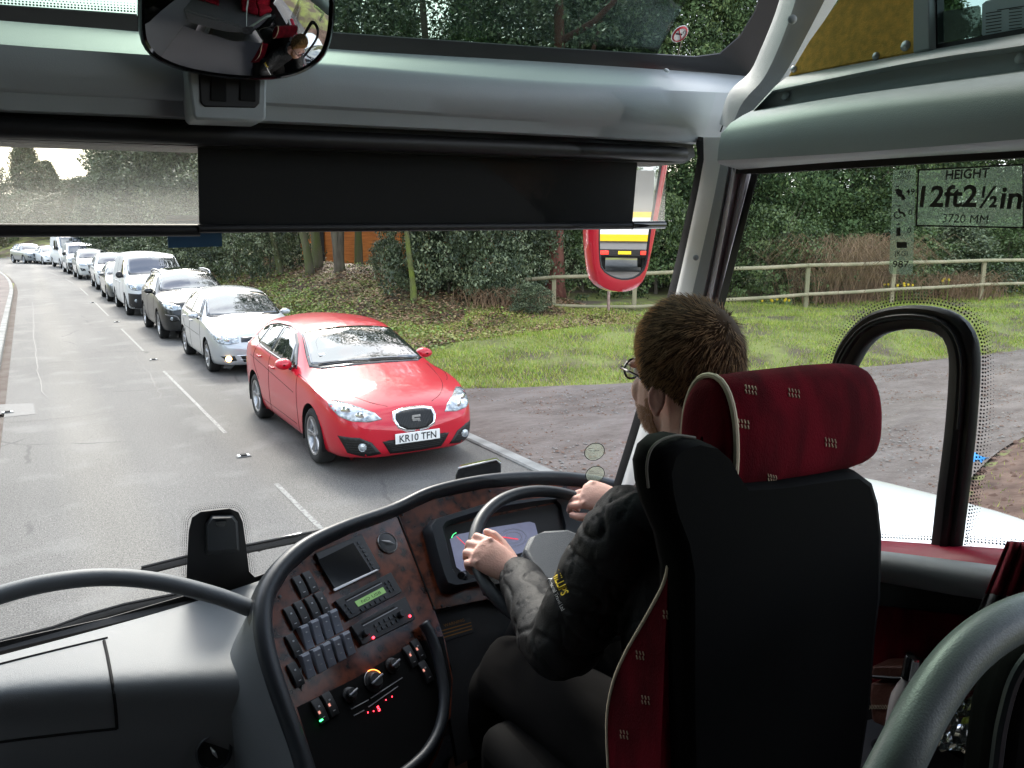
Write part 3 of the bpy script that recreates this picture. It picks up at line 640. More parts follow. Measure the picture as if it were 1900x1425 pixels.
make_car(vary(SU, plate=(.50, '', None), front_lines=[]), 'suv_car', mat('pearl white car paint', (.66, .66, .64), .35, 0, coat=1), 'white car with broad dark grille, third vehicle in front of the tall white van', 'car', (3.12, 50.2 + 1.34), rz=.03, detail=0)
make_car(vary(VA, L=4.4, wb=2.75, front=-1.375 - .85, zt=sc(VA['zt'], .89), zb=sc(VA['zb'], .89), rw=sc(VA['rw'], .89, .95), hw=sc(VA['hw'], .89, .94), zs=sc(VA['zs'], .89), drop=sc(VA['drop'], .89), ws=[(a * .95, b * .89) for a, b in VA['ws']], ws_seal=[(a * .95, b * .89) for a, b in VA['ws_seal']], windows=[[(a * .89, b) for a, b in w] for w in VA['windows']], seams=[], handles=[], mirror=(1.2, 1.2, .2)),
  'panel_van', WHITE, 'small white van directly in front of the tall white van', 'van', (2.85, 57.0 + 1.4), rz=.05, detail=0)
make_car(SP, 'high_roof_van', WHITE2, 'tall white high-roof van, the highest vehicle in the queue', 'van', (2.72, 66 + 1.8), rz=.10, detail=0)
make_car(vary(PO, plate=(.475, '', None), fogs=[]), 'hatchback_car', WHITE, 'white hatchback half hidden behind the tall white van', 'car', (1.55, 76.0), rz=.2, detail=0)
make_car(vary(SU, plate=(.50, '', None)), 'suv_car', paint('pewter car paint', (.22, .235, .25), .5, .35), 'grey off-roader at the far bend, leftmost vehicle of the queue', 'car', (.15, 79), rz=.30, detail=0)
root, bvp, Yp = make_car(vary(PO, plate=(.475, '', None), fogs=[], front_lines=[]), 'estate_car', WHITE, 'white car alongside the coach, seen below the driver side window', 'car', (2.95, 1.45), rz=.2, detail=1, group=None)
# ================================================================ the land
RNG = np.random.default_rng(7)
def sm(t): t = np.clip(t, 0, 1); return t * t * (3 - 2 * t)
def cx(y): return 2.0 - 1.9 * (np.maximum(0, np.asarray(y, float) - 38) / 32) ** 2
DN = herm([(4, 13.2), (5.2, 11.9), (6.0, 11.5), (7.0, 10.9), (8.6, 10.5), (11.2, 10.2), (13, 9.4), (18.7, 9.1), (60, 9.5)])      # far edge of the drive
DS = herm([(4, 1.5), (6, 3.2), (8, 4.3), (11, 5.1), (19, 5.6), (60, 5.8)])                                                     # near edge
dn = np.vectorize(DN); ds = np.vectorize(DS)
def hgt(x, y):
    x = np.asarray(x, float); y = np.asarray(y, float); d = x - (cx(y) + 2.62)
    north = sm((y - dn(np.clip(x, 4, 60))) / 4.0)
    bank = sm(d / 5.2) * (.36 + .95 * sm((y - 16) / 8) * (1 - .62 * sm((x - 10) / 5)))
    h = np.where(d > 0, bank * north, 0)
    h = h + np.where(d > 0, sm((ds(np.clip(x, 4, 60)) - y) / 1.5) * .28 * sm(d / 1.5), 0)
    dl = (cx(y) - 2.65) - x
    h = h + np.where(dl > 0, .07 + 1.3 * sm((dl - 2.6) / 5) , 0)
    far = sm((y - 95) / 60); h = h + far * 4
    h = h + .05 * np.sin(x * 1.7 + 2 * np.sin(y * .9)) * np.sin(y * 1.3) * sm((d - 1) / 2) * north
    onroad = (d < 0.02) & (dl < 0.0)
    drive = (d >= -.1) & (y < dn(np.clip(x, 4, 60))) & (y > ds(np.clip(x, 4, 60)))
    return np.where(onroad, -.06, np.where(drive, -.05, h))
def axis(a, b, lo, hi, fine, coarse):
    o = list(np.arange(lo, hi, fine)); s = coarse * .3; v = lo
    L1 = []
    while v > a: v -= s; L1.append(v); s = min(coarse, s * 1.25)
    v = hi; s = fine
    while v < b: o.append(v); v += s; s = min(coarse, s * 1.12)
    return np.array(L1[::-1] + o)
gx = axis(-180, 260, -4, 24, .2, 12); gy = axis(-120, 420, 0, 34, .2, 12)
X, Y_ = np.meshgrid(gx, gy); Z = hgt(X, Y_)
V = np.stack([X, Y_, Z], -1).reshape(-1, 3); nx = len(gx); ii, jj = np.meshgrid(np.arange(len(gy) - 1), np.arange(nx - 1), indexing='ij')
Fq = np.stack([ii * nx + jj, ii * nx + jj + 1, (ii + 1) * nx + jj + 1, (ii + 1) * nx + jj], -1).reshape(-1, 4)
M['soil'] = mat('soil and moss', (.095, .072, .045), .95, col2=(.19, .21, .055), vscale=.9, detail=8, bump=.7, bscale=9, ramp=(.42, .6))
o = mesh_obj('ground', np_mesh('ground', V, Fq), M['soil'], smooth=180); tag(o, kind='structure')
# road, following its centre line
def strip(name, off, z, ys, m, wave=None):
    rows = []
    for y in ys:
        c = float(cx(y)); t = (float(cx(y + .5)) - c) / .5; nl = math.hypot(1, t)
        rows.append([Vector((c + a / nl, y - a * t / nl, z)) for a in off])
    mb = MB().grid(rows); me = mb.mesh(name, False)
    bm = bmesh.new(); bm.from_mesh(me)
    if sum(f.normal.z for f in bm.faces) < 0: bmesh.ops.reverse_faces(bm, faces=bm.faces)
    bm.to_mesh(me); bm.free(); return mesh_obj(name, me, m, smooth=40)
ys = list(np.arange(-40, 36, 2)) + list(np.arange(36, 140, 1.5))
def asphalt():
    m = bpy.data.materials.new('asphalt'); m.use_nodes = True; t = m.node_tree; b = t.nodes['Principled BSDF']; Lk = t.links.new; N = t.nodes.new
    b.inputs['Roughness'].default_value = .75; b.inputs['Specular IOR Level'].default_value = .4
    c = N('ShaderNodeTexCoord')
    def noise(scale, detail, st=(1, 1, 1)):
        mp = N('ShaderNodeMapping'); mp.inputs['Scale'].default_value = st; Lk(c.outputs['Object'], mp.inputs[0])
        n = N('ShaderNodeTexNoise'); n.inputs['Scale'].default_value = scale; n.inputs['Detail'].default_value = detail; Lk(mp.outputs[0], n.inputs['Vector']); return n.outputs['Fac']
    def ramp(src, a, ca, b_, cb):
        r = N('ShaderNodeValToRGB'); r.color_ramp.elements[0].position = a; r.color_ramp.elements[1].position = b_; r.color_ramp.elements[0].color = (*ca, 1); r.color_ramp.elements[1].color = (*cb, 1); Lk(src, r.inputs[0]); return r.outputs[0]
    def mul(a, b_, f=1.0):
        x = N('ShaderNodeMix'); x.data_type = 'RGBA'; x.blend_type = 'MULTIPLY'; x.inputs[0].default_value = f; Lk(a, x.inputs[6]); Lk(b_, x.inputs[7]); return x.outputs[2]
    def mixc(f, a, b_):
        x = N('ShaderNodeMix'); x.data_type = 'RGBA'; Lk(f, x.inputs[0]); Lk(a, x.inputs[6])
        if isinstance(b_, tuple): x.inputs[7].default_value = (*b_, 1)
        else: Lk(b_, x.inputs[7])
        return x.outputs[2]
    base = ramp(noise(.5, 6, (1, .25, 1)), .32, (.082, .080, .077), .68, (.145, .141, .134))
    grain = ramp(noise(90, 3), .35, (.42, .42, .42), .65, (1.62, 1.60, 1.56)); grain2 = ramp(noise(26, 4), .35, (.86, .86, .86), .65, (1.12, 1.12, 1.12))
    col = mul(mul(base, grain), grain2)
    # lighter polished wheel tracks and browner middle
    sx = N('ShaderNodeSeparateXYZ'); Lk(c.outputs['Object'], sx.inputs[0])
    w = N('ShaderNodeMath'); w.operation = 'SINE'; m1 = N('ShaderNodeMath'); m1.operation = 'MULTIPLY'; m1.inputs[1].default_value = 3.6; Lk(sx.outputs[0], m1.inputs[0]); Lk(m1.outputs[0], w.inputs[0])
    tr = ramp(w.outputs[0], -.0, (.93, .93, .94), .9, (1.12, 1.10, 1.06)); col = mul(col, tr)
    # worn pale blotches
    bl = ramp(noise(1.3, 8), .54, (0, 0, 0), .68, (.38, .38, .38)); col = mixc(bl, col, (.20, .195, .185))
    # cracks
    v = N('ShaderNodeTexVoronoi'); v.feature = 'DISTANCE_TO_EDGE'; v.inputs['Scale'].default_value = .32
    wn = N('ShaderNodeTexNoise'); wn.inputs['Scale'].default_value = 2.5; wn.inputs['Detail'].default_value = 5; Lk(c.outputs['Object'], wn.inputs['Vector'])
    vm = N('ShaderNodeMix'); vm.data_type = 'VECTOR'; vm.inputs[0].default_value = .16; Lk(c.outputs['Object'], vm.inputs[4]); Lk(wn.outputs['Color'], vm.inputs[5]); Lk(vm.outputs[1], v.inputs['Vector'])
    ck = ramp(v.outputs['Distance'], .003, (.55, .55, .55), .007, (0, 0, 0)); brk = ramp(noise(.6, 2), .52, (0, 0, 0), .58, (1, 1, 1)); col = mixc(mul(ck, brk), col, (.03, .03, .03))
    Lk(col, b.inputs['Base Color'])
    bp = N('ShaderNodeBump'); bp.inputs['Strength'].default_value = .5; bp.inputs['Distance'].default_value = .006; Lk(noise(120, 2), bp.inputs['Height']); Lk(bp.outputs[0], b.inputs['Normal'])
    return m
M['asphalt'] = asphalt()
tag(strip('road', [-2.65, -1.3, 0, 1.3, 2.62], 0, ys, M['asphalt']), kind='structure')
M['paving'] = mat('footway asphalt', (.13, .11, .10), .9, col2=(.20, .165, .15), vscale=1.3, detail=8, bump=.4, bscale=60)
M['kerb'] = mat('kerb stone', (.24, .24, .23), .85, var=.25, vscale=3, bump=.3, bscale=50)
tag(strip('pavement', [-5.2, -4, -2.79], .105, ys, M['paving']), kind='structure')
tag(strip('kerb', [-2.80, -2.795, -2.68, -2.652, -2.65], .0, ys, M['kerb']), kind='structure')
k = bpy.data.objects['kerb']
for v in k.data.vertices:
    pass
def kerb_run(name, a0, a1, z1, ylist):
    rows = []
    for y in ylist:
        c = float(cx(y)); rows.append([Vector((c + a, y, z)) for a, z in ((a0, -.05), (a0, z1 - .02), (a0 + (.015 if a1 > a0 else -.015), z1), (a1, z1), (a1, -.05))])
    return MB().grid(rows).build(name, M['kerb'], smooth=30)
bpy.data.objects.remove(k)
tag(kerb_run('kerb', -2.65, -2.79, .115, ys), kind='structure')
tag(kerb_run('kerb', 2.47, 2.62, .035, [4.2, 5, 6, 7.3, 8.9, 9.6, 10.6, 11.5, 12.4]), kind='structure')
tag(kerb_run('kerb', 2.50, 2.62, .06, list(np.arange(12.5, 100, 1.5))), kind='structure')
# gutter debris along the left kerb
M['litter'] = mat('leaf litter', (.11, .062, .035), .95, col2=(.055, .036, .024), vscale=6, bump=.5, bscale=40)
tag(strip('gutter_dirt', [-2.645, -2.6, -2.5], .004, ys, mat('gutter dirt', (.085, .06, .048), .95, col2=(.12, .10, .085), vscale=2.5, bump=.4, bscale=50)), kind='structure')
# worn centre dashes
M['roadpaint'] = None
def worn():
    m = mat('worn road paint', (.235, .235, .22), .7, col2=(.125, .123, .116), vscale=26, detail=6, ramp=(.46, .60)); return m
M['roadpaint'] = worn()
mb = MB()
for y0, y1 in ((6.0, 8.0), (10.45, 15.9), (18.9, 23.6), (27.5, 33), (37, 42), (46, 51), (55, 60), (64, 70)):
    n = 10
    for k in range(n):
        a, b = y0 + (y1 - y0) * k / n, y0 + (y1 - y0) * (k + 1) / n; w = .025
        xa, xb = float(cx(a)) - .03, float(cx(b)) - .03; mb.add([(xa - w, a, .004), (xa + w, a, .004), (xb + w, b, .004), (xb - w, b, .004)], [(0, 1, 2, 3)])
for y0 in (1.2, -3.3, -8): mb.add([(1.93, y0 - 2, .004), (2.02, y0 - 2, .004), (2.02, y0, .004), (1.93, y0, .004)], [(0, 1, 2, 3)])
tag(mb.build('road_markings', M['roadpaint'], recalc=False), kind='structure')
# studs
def stud(px, py, lab):
    p = AZ(px, py, 0); r = empty('road_stud', (p.x, p.y, 0)); tag(r, lab, 'road stud', 'reflecting studs along the centre line')
    b = MB(); b.ngon([(-.08, -.05, .002), (.08, -.05, .002), (.08, .05, .002), (-.08, .05, .002)], (0, 0, .010)); b.build('base', mat('stud casting', (.16, .16, .155), .6, .1), r, world=False, bevel=.004)
    for s in (-1, 1): MB().box((s * .05, 0, .016), (.030, .075, .012)).build('reflector', M['plate_w'], r, world=False, bevel=.004)
    MB().box((0, 0, .020), (.07, .07, .018)).build('rubber_insert', M['rubber'], r, world=False, bevel=.005)
stud(452, 847, 'road stud nearest the red hatchback, between two centre dashes')
stud(285, 668, 'road stud level with the silver supermini')
stud(217, 598, 'road stud level with the white panel van, small and pale')
stud(172, 562, 'farthest visible road stud, ahead of the tarmac bend')
stud(14, 766, 'road stud set in the dark square patch at the left edge of the photo')
a, b, c_, d_ = [AZ(*q, .004) for q in ((-40, 752), (62, 748), (66, 768), (-40, 779))]
tag(MB().add([a, b, c_, d_], [(0, 1, 2, 3)]).build('road_patch', mat('tar patch', (.055, .058, .06), .6, var=.2, vscale=20), recalc=True), kind='structure')
# a tarmac joint and sealed seams across the lane
mb = MB()
for pts in ([(-20, 786), (120, 775), (300, 752), (330, 750)], [(200, 678), (300, 668), (400, 662)], [(60, 560), (66, 640), (72, 700), (90, 740)], [(250, 660), (282, 702), (300, 740)]):
    q = cr([AZ(x, y, .005) for x, y in pts], 8); q = [p + Vector((RNG.normal() * .02, RNG.normal() * .02, 0)) for p in q]; mb.tube(q, .008, 4, flat=.2, up=(0, 0, 1))
tag(mb.build('road_seams', mat('tar seam', (.03, .03, .03), .5)), kind='structure')
# drive: stony earth track
xs = list(np.arange(4.55, 12, .25)) + list(np.arange(12, 60, 1.0)); rows = []
for x in xs:
    a, b = DS(x), DN(x); rows.append([Vector((x, a + (b - a) * k / 36, .012 + .018 * math.sin(x * 2.1 + k * .5) * math.sin(k * .9) * min(1, (x - 4.55)) + .01 * math.sin(k * .35 + x))) for k in range(37)])
o = MB().grid(rows).build('driveway', mat('stony earth', (.088, .066, .056), .92, col2=(.180, .150, .136), vscale=1.1, detail=10, bump=.9, bscale=22, ramp=(.36, .64), stretch=(.7, 1.6, 1)), smooth=180); [setattr(n_.inputs['Roughness'], 'default_value', .78) for n_ in o.data.materials[0].node_tree.nodes if n_.type == 'TEX_NOISE' and n_.inputs['Detail'].default_value > 8]; tag(o, kind='structure')

def scatter_quads(pts, size, tilt, asp=.55, rng=RNG):
    """diamond shaped leaves at pts, random facing; tilt 0 = lying flat, 1 = any direction"""
    n = len(pts); a = rng.normal(size=(n, 3)); a[:, 2] *= tilt; a /= np.linalg.norm(a, axis=1)[:, None] + 1e-9
    up = rng.normal(size=(n, 3)) * (np.array([1, 1, 1.0]) if tilt > .8 else np.array([.3, .3, 0])) + (0 if tilt > .8 else np.array([0, 0, 1.0]))
    b = np.cross(up, a); b /= np.linalg.norm(b, axis=1)[:, None] + 1e-9
    s = (size * (.6 + .8 * rng.random(n)))[:, None] if np.isscalar(size) else size[:, None]
    v = np.stack([pts + a * s * .5, pts + b * s * .5 * asp, pts - a * s * .5, pts - b * s * .5 * asp], 1).reshape(-1, 3)
    return v, np.arange(n * 4).reshape(-1, 4)
def leaf_obj(name, pts, size, mats, parent=None, tilt=1.0, asp=.55, idx=None, world=False):
    v, f = scatter_quads(pts, size, tilt, asp); me = np_mesh(name, v, f)
    for m in mats: me.materials.append(m)
    if len(mats) > 1:
        idx = idx if idx is not None else RNG.integers(0, len(mats), len(f)); me.polygons.foreach_set('material_index', np.asarray(idx, dtype=np.int32))
    return mesh_obj(name, me, [], parent, world)
def leafm(name, c, rough=.5, k=.35):
    m = mat(name, c, rough, 0, .35, col2=tuple(min(1, q * (1 + k)) for q in c), vscale=1.5)
    return m
# grass on the verge beyond the drive
def blades(name, pts, hmin, hmax, wid, mats, lab=None):
    n = len(pts); h = hmin + (hmax - hmin) * RNG.random(n) ** 1.6; a = RNG.random(n) * 2 * np.pi; dx = np.stack([np.cos(a), np.sin(a), 0 * a], 1) * wid
    lean = RNG.normal(size=(n, 3)) * .45; lean[:, 2] = 1; tip = pts + lean * h[:, None]
    v = np.stack([pts - dx, pts + dx, tip], 1).reshape(-1, 3); f = np.arange(n * 3).reshape(-1, 3); me = np_mesh(name, v, f, 3)
    for m in mats: me.materials.append(m)
    me.polygons.foreach_set('material_index', RNG.choice(len(mats), n, p=[.42, .28, .2, .1]).astype(np.int32)); return tag(mesh_obj(name, me, []), kind='stuff')
G4 = [leafm('grass green', (.19, .29, .035)), leafm('grass mid', (.30, .35, .05)), leafm('grass yellow', (.38, .37, .08)), leafm('grass straw', (.36, .30, .15))]
n = 270000; d = RNG.random(n); px = 5.2 + 34 * RNG.random(n) ** 1.35; e = dn(np.clip(px, 4, 60)); py = e + .05 + 9.0 * RNG.random(n)
ok = (px > cx(py) + 3.0) & (RNG.random(n) < .55 + .45 * np.sin(px * 1.9 + 1.3 * np.sin(py * 2.1)) * np.sin(py * 1.4 + px * .4)) & ~((px < 12.5) & (py > 18.0 + .8 * np.sin(px * 2))); px, py = px[ok], py[ok]
tag(blades('grass', np.stack([px, py, hgt(px, py)], 1), .03, .11, .007, G4), 'short green grass on the verge behind the driveway', 'grass')
# grass and earth clods south of the drive, seen low in the side window
n = 7000; px = 5 + 14 * RNG.random(n); py = ds(px) - .1 - 4 * RNG.random(n); ok = RNG.random(n) < .5 + .5 * np.sin(px * 3.1) * np.sin(py * 2.6 + px); px, py = px[ok], py[ok]
tag(blades('grass', np.stack([px, py, hgt(px, py)], 1), .02, .08, .006, G4), 'sparse grass among bare earth at the near side of the driveway', 'grass')
def clods(n, fx_, size, mats, name, lab):
    mb = MB(); 
    for k in range(n):
        x, y = fx_(); s = size * (.3 + RNG.random() ** 3 * 1.5); z = float(hgt(x, y)) if name != 'gravel' else .012
        P = [Vector((math.cos(a) * s * (.7 + .5 * RNG.random()), math.sin(a) * s * (.7 + .5 * RNG.random()), -s * .1)) for a in [2 * math.pi * j / 5 for j in range(5)]]
        mb.cm = int(RNG.integers(0, len(mats))); c = Vector((x, y, z)); mb.add([c + p for p in P] + [c + Vector((RNG.normal() * s * .2, RNG.normal() * s * .2, s * .55))], [(j, (j + 1) % 5, 5) for j in range(5)])
    return tag(mb.build(name, mats, smooth=60, recalc=False), lab, 'loose ground', kind='stuff')
EM = [mat('earth a', (.085, .045, .032), .95), mat('earth b', (.15, .09, .065), .95), mat('stone grey', (.2, .185, .17), .9)]
clods(8000, lambda: (lambda x: (x, DS(x) + .25 - 3.2 * RNG.random()))(5 + 12 * RNG.random()), .045, EM[:2], 'clods', 'brown crumbled earth along the near side of the driveway')
rows = []
for x in [4.6 + .3 * k for k in range(60)]:
    e = DS(x) + .1; rows.append([Vector((x, e - .25 * k, float(hgt(x, e - .25 * k)) + .012 * (k > 0))) for k in range(16)])
tag(MB().grid(rows).build('earth_bank', mat('bare earth', (.075, .040, .028), .95, col2=(.16, .10, .075), vscale=3.5, detail=9, bump=1, bscale=12), smooth=180), kind='structure')
def onr():
    x = 4.7 + 16 * RNG.random() ** 1.3; return x, DS(x) + (DN(x) - DS(x)) * RNG.random()
clods(26000, onr, .014, EM[1:], 'gravel', 'loose stones and dirt strewn over the driveway')
# fallen leaves and low ivy on the bank
n = 90000; px = 4.8 + 9 * RNG.random(n); py = 15.0 + 26 * RNG.random(n) ** 1.2; px = px + (cx(py) - 2); ok = px > cx(py) + 2.75; px, py = px[ok], py[ok]
tag(leaf_obj('leaf_litter', np.stack([px, py, hgt(px, py) + .02], 1), .075, [leafm('litter brown', (.20, .105, .055)), leafm('litter pale', (.36, .235, .14)), leafm('litter dark', (.06, .035, .022))], tilt=.15, asp=.7), 'brown fallen leaves covering the bank under the trees', 'fallen leaves', kind='stuff')
n = 95000; px = 4.9 + 5.5 * RNG.random(n); py = 14.5 + 22 * RNG.random(n); ok = (RNG.random(n) < (.5 + .5 * np.sin(px * 2.3 + .7 * py) * np.sin(py * 1.1)) * np.clip(1.35 - (px - 5) * .42, .05, 1)); px, py = px[ok], py[ok]
tag(leaf_obj('ivy', np.stack([px, py, hgt(px, py) + .05 + .1 * RNG.random(len(px))], 1), .07, [leafm('ivy light', (.20, .28, .06)), leafm('ivy mid', (.11, .17, .04)), leafm('ivy yellow', (.30, .29, .09))], tilt=.5, asp=.8), 'low green ivy and weeds on the bank behind the red car', 'ground cover', kind='stuff')

# ================================================================ plants
CONI = [leafm('conifer dark', (.032, .056, .022), .8), leafm('conifer mid', (.068, .110, .038), .8), leafm('conifer light', (.125, .17, .06), .8)]
HOLLY = [leafm('evergreen dark', (.035, .050, .026), .45), leafm('evergreen mid', (.085, .11, .055), .4), leafm('evergreen pale', (.20, .23, .13), .35)]
GREENB = [leafm('shrub dark', (.03, .05, .015)), leafm('shrub mid', (.07, .11, .035)), leafm('shrub light', (.12, .16, .06))]
DRAB_HAZE = [leafm('hazed drab olive', (.17, .17, .11)), leafm('hazed drab brown', (.20, .175, .125)), leafm('hazed drab green', (.14, .17, .10))]  # leaf colours lightened to stand in for distance haze
BARK = mat('bark', (.085, .068, .05), .95, col2=(.16, .14, .10), vscale=5, bump=.8, bscale=14, stretch=(1, 1, .25))
BARKM = mat('mossy bark', (.10, .12, .035), .95, col2=(.14, .12, .085), vscale=2.2, bump=.8, bscale=14, stretch=(1, 1, .3))
BARKR = mat('red bark', (.11, .035, .026), .95, col2=(.19, .075, .05), vscale=5, bump=.9, bscale=9, stretch=(1, 1, .12))
def clump_pts(C_, r, per):
    n = len(C_) * per; c = np.repeat(C_, per, 0); rr = np.repeat(r, per) if not np.isscalar(r) else r
    d = RNG.normal(size=(n, 3)); d /= np.linalg.norm(d, axis=1)[:, None]; d[:, 2] *= .7
    return c + d * (rr * (.55 + .5 * RNG.random(n)))[:, None] if not np.isscalar(rr) else c + d * (rr * (.55 + .5 * RNG.random(n)))[:, None]
def crown_mesh(name, kind, Hh, R_, nc, per, size, mats, base=.0, asp=.5):
    n = nc; t = RNG.random(n); a = RNG.random(n) * 2 * np.pi
    if kind == 'cone': z = base + (Hh - base) * t ** .85; rad_ = R_ * (1 - ((z - base) / (Hh - base)) ** 1.6) * (.55 + .5 * RNG.random(n)) * (1 + .22 * np.sin(a * 3 + z * .9))
    elif kind == 'hedge': z = base + (Hh - base) * t; rad_ = R_ * (.7 + .35 * RNG.random(n))
    elif kind == 'dome': z = base + (Hh - base) * t ** .8; u = (z - base) / (Hh - base); rad_ = R_ * np.sqrt(np.clip(1 - (1.15 * u - .15) ** 2, .03, 1)) * (.45 + .6 * RNG.random(n)) * (1 + .2 * np.sin(a * 2 + z))
    else: z = base + (Hh - base) * t; u = (z - base) / (Hh - base); rad_ = R_ * np.sin(np.pi * np.clip(.12 + u * .85, 0, 1)) ** .6 * np.sqrt(RNG.random(n)) * (1 + .25 * np.sin(a * 3 + z))
    C_ = np.stack([np.cos(a) * rad_, np.sin(a) * rad_, z], 1); r = (.28 + .35 * RNG.random(n)) * (Hh / 6) ** .4
    pts = clump_pts(C_, r, per); v, f = scatter_quads(pts, size, 1.0, asp); me = np_mesh(name, v, f)
    for m in mats: me.materials.append(m)
    ci = RNG.choice(len(mats), n, p=[.4, .38, .22]); idx = np.repeat(ci, per); sw = RNG.random(len(idx)) < .25; idx[sw] = RNG.integers(0, len(mats), sw.sum())
    me.polygons.foreach_set('material_index', idx.astype(np.int32)); return me
def trunk_mesh(Hh, r, lean=(0, 0), limbs=6, branches=True, rs=1):
    mb = MB(); rg = random.Random(rs); P = [Vector((lean[0] * (k / 8) ** 1.2 + rg.uniform(-1, 1) * r * .25 * (k > 0), lean[1] * (k / 8) ** 1.2 + rg.uniform(-1, 1) * r * .25 * (k > 0), Hh * k / 8 - .15)) for k in range(9)]
    mb.tube(cr(P, 3), [r * (1.35 if i == 0 else 1.12 if i < 3 else 1) * (1 - .8 * i / 24) for i in range(25)], 10)
    for k in range(limbs):
        i = rg.randint(3, 7); p = P[i]; a = rg.uniform(0, 6.28); l = Hh * rg.uniform(.18, .4); q = [p, p + Vector((math.cos(a), math.sin(a), .5)) * l * .4, p + Vector((math.cos(a) * 1.1, math.sin(a) * 1.1, 1.1)) * l * .8, p + Vector((math.cos(a) * 1.2, math.sin(a) * 1.2, 1.6)) * l]
        mb.tube(cr(q, 3), [r * .35 * (1 - .8 * j / 9) for j in range(10)], 6)
    return mb
def plant(name, cat, lab, pos, crown, tm=None, bark=BARK, group=None, rz=0, s=1.0, sz=None, crown_name='crown'):
    z = float(hgt(pos[0], pos[1])); r = empty(name, (pos[0], pos[1], z), rz); tag(r, lab, cat, group); r.scale = (s, s, sz or s)
    if tm is not None:
        o = bpy.data.objects.new('trunk', tm); COL.objects.link(o); o.parent = r
    if crown is not None:
        o = bpy.data.objects.new(crown_name, crown); COL.objects.link(o); o.parent = r
    return r
def tmesh(mb, m): me = mb.mesh('trunk'); me.materials.append(m); me.shade_smooth(); return me
T1 = tmesh(trunk_mesh(7, .22, limbs=9, rs=1), BARK); T2 = tmesh(trunk_mesh(2.2, .07, limbs=5, rs=2), BARK)
CA = crown_mesh('crown', 'cone', 13, 3.3, 1000, 110, .14, CONI, .3, .42); CB = crown_mesh('crown', 'cone', 16, 3.8, 1000, 110, .16, CONI, .5, .42)
HA = crown_mesh('crown', 'dome', 4.6, 2.7, 330, 60, .13, HOLLY, -.1); HB_ = crown_mesh('crown', 'dome', 3.3, 2.1, 260, 60, .12, HOLLY, -.1)
GA = crown_mesh('crown', 'dome', 2.6, 2.2, 240, 60, .10, GREENB, -.1); DA = crown_mesh('crown', 'round', 11, 3.6, 800, 40, .22, DRAB_HAZE, 1.2); DB = crown_mesh('crown', 'cone', 13, 3.0, 800, 44, .26, DRAB_HAZE, 1.0)
HO = crown_mesh('crown', 'dome', 9.5, 3.6, 900, 60, .18, [HOLLY[0], DRAB_HAZE[2], HOLLY[1]], .2)
def at(px, d, py=560): p = S(px, py, d); return (p.x, p.y)
g = 'conifers behind the fence'
def where(*a): return at(*a)
for k, (px, d, s, sz, cr_, lab) in enumerate([
  (1130, 29, .95, 1.0, CA, 'dark conifer behind the red coach mirror'), (1262, 30, 1, 1.05, CA, 'dark conifer just left of the white windscreen pillar'),
  (1410, 31, 1.0, 1.1, CA, 'dense conifer right of the windscreen pillar, above the low hedge'), (1530, 32, 1, 1.0, CB, 'tall conifer in the middle of the driver side window'),
  (1660, 36, 1.0, .9, CB, 'conifer behind the passenger capacity sticker'), (1800, 38, 1.0, .72, CB, 'shorter conifer behind the height sign'), (1960, 34, .9, .65, CA, 'conifer at the right edge of the photo'),
  (1010, 34, 1.0, 1.1, CB, 'tall conifer behind the red barked trunk'), (885, 50, 1.1, 1.15, CB, 'tall conifer behind the right half of the orange cabin'), (740, 54, 1.1, 1.2, CB, 'tall conifer behind the left half of the orange cabin'), (640, 58, 1.15, 1.2, CB, 'very tall conifer left of the orange cabin')]):
    plant('conifer_tree', 'tree', lab, at(px, d), cr_, T1, group=g, rz=k * 1.3, s=s, sz=sz)
# evergreen bushes along the bank, above the queue of cars
for k, (px, d, cr_, s, sz, lab) in enumerate([
  (505, 31, HA, .62, .85, 'glossy evergreen bush directly above the silver supermini'), (440, 33.5, HA, .75, .9, 'glossy evergreen bush above the roof of the black crossover'), (372, 37, HA, .9, 1.0, 'evergreen bush below the blue windscreen sticker'),
  (318, 42, HA, 1.0, 1.0, 'evergreen bush above the white panel van'), (268, 50, HA, 1.05, 1.0, 'evergreen bush behind the far end of the white panel van'), (222, 61, HA, 1.1, 1.0, 'evergreen bush right of the tall white van')]):
    plant('evergreen_bush', 'bush', lab, at(px, d), cr_, T2, group='evergreen bushes on the bank', rz=k * 2.1, s=s, sz=sz)
for k, (px, d, s, sz, lab) in enumerate([(360, 46, 1.0, 1.1, 'big drab tree seen at the right end of the mesh blind'), (300, 54, 1, .95, 'bushy tree in the middle of the mesh blind view'), (262, 62, 1, 1.0, 'bushy tree left of the middle of the mesh blind view'), (530, 44, 1.1, 1.3, 'tall evergreen tree behind the bushes above the silver supermini'), (440, 48, 1.1, 1.3, 'tall evergreen tree behind the bushes above the black crossover')]):
    plant('evergreen_tree', 'tree', lab, at(px, d), HO, T1, group='broad evergreens above the bank', rz=k * 1.7, s=s, sz=sz)
for k, (px, d, cr_, s, sz, lab) in enumerate([(180, 82, DA, .9, .60, 'sparse leafless tree breaking the skyline, right of the far conifers'), (135, 95, DA, 1.2, .46, 'low drab tree on the skyline between conifers'), (75, 112, DB, 1.0, .92, 'pointed conifer standing alone against the white sky'), (112, 118, DB, 1.0, .62, 'smaller pointed conifer right of the lone skyline conifer'),
   (232, 78, DB, 1.0, .74, 'drab conifer right of the sparse skyline tree'), (40, 105, DA, 1.3, .36, 'low tree left of the lone skyline conifer'), (-22, 84, DA, 1.1, .95, 'tree cut by the left edge of the photo, beside the sky'), (155, 130, DA, 1.5, .5, 'far hazy tree beyond the bend'), (95, 150, DA, 1.8, .42, 'farthest hazy tree in the gap of the road')]):
    plant('distant_tree', 'tree', lab, at(px, d), cr_, T1, group='distant trees round the bend', rz=k * .9, s=s, sz=sz)
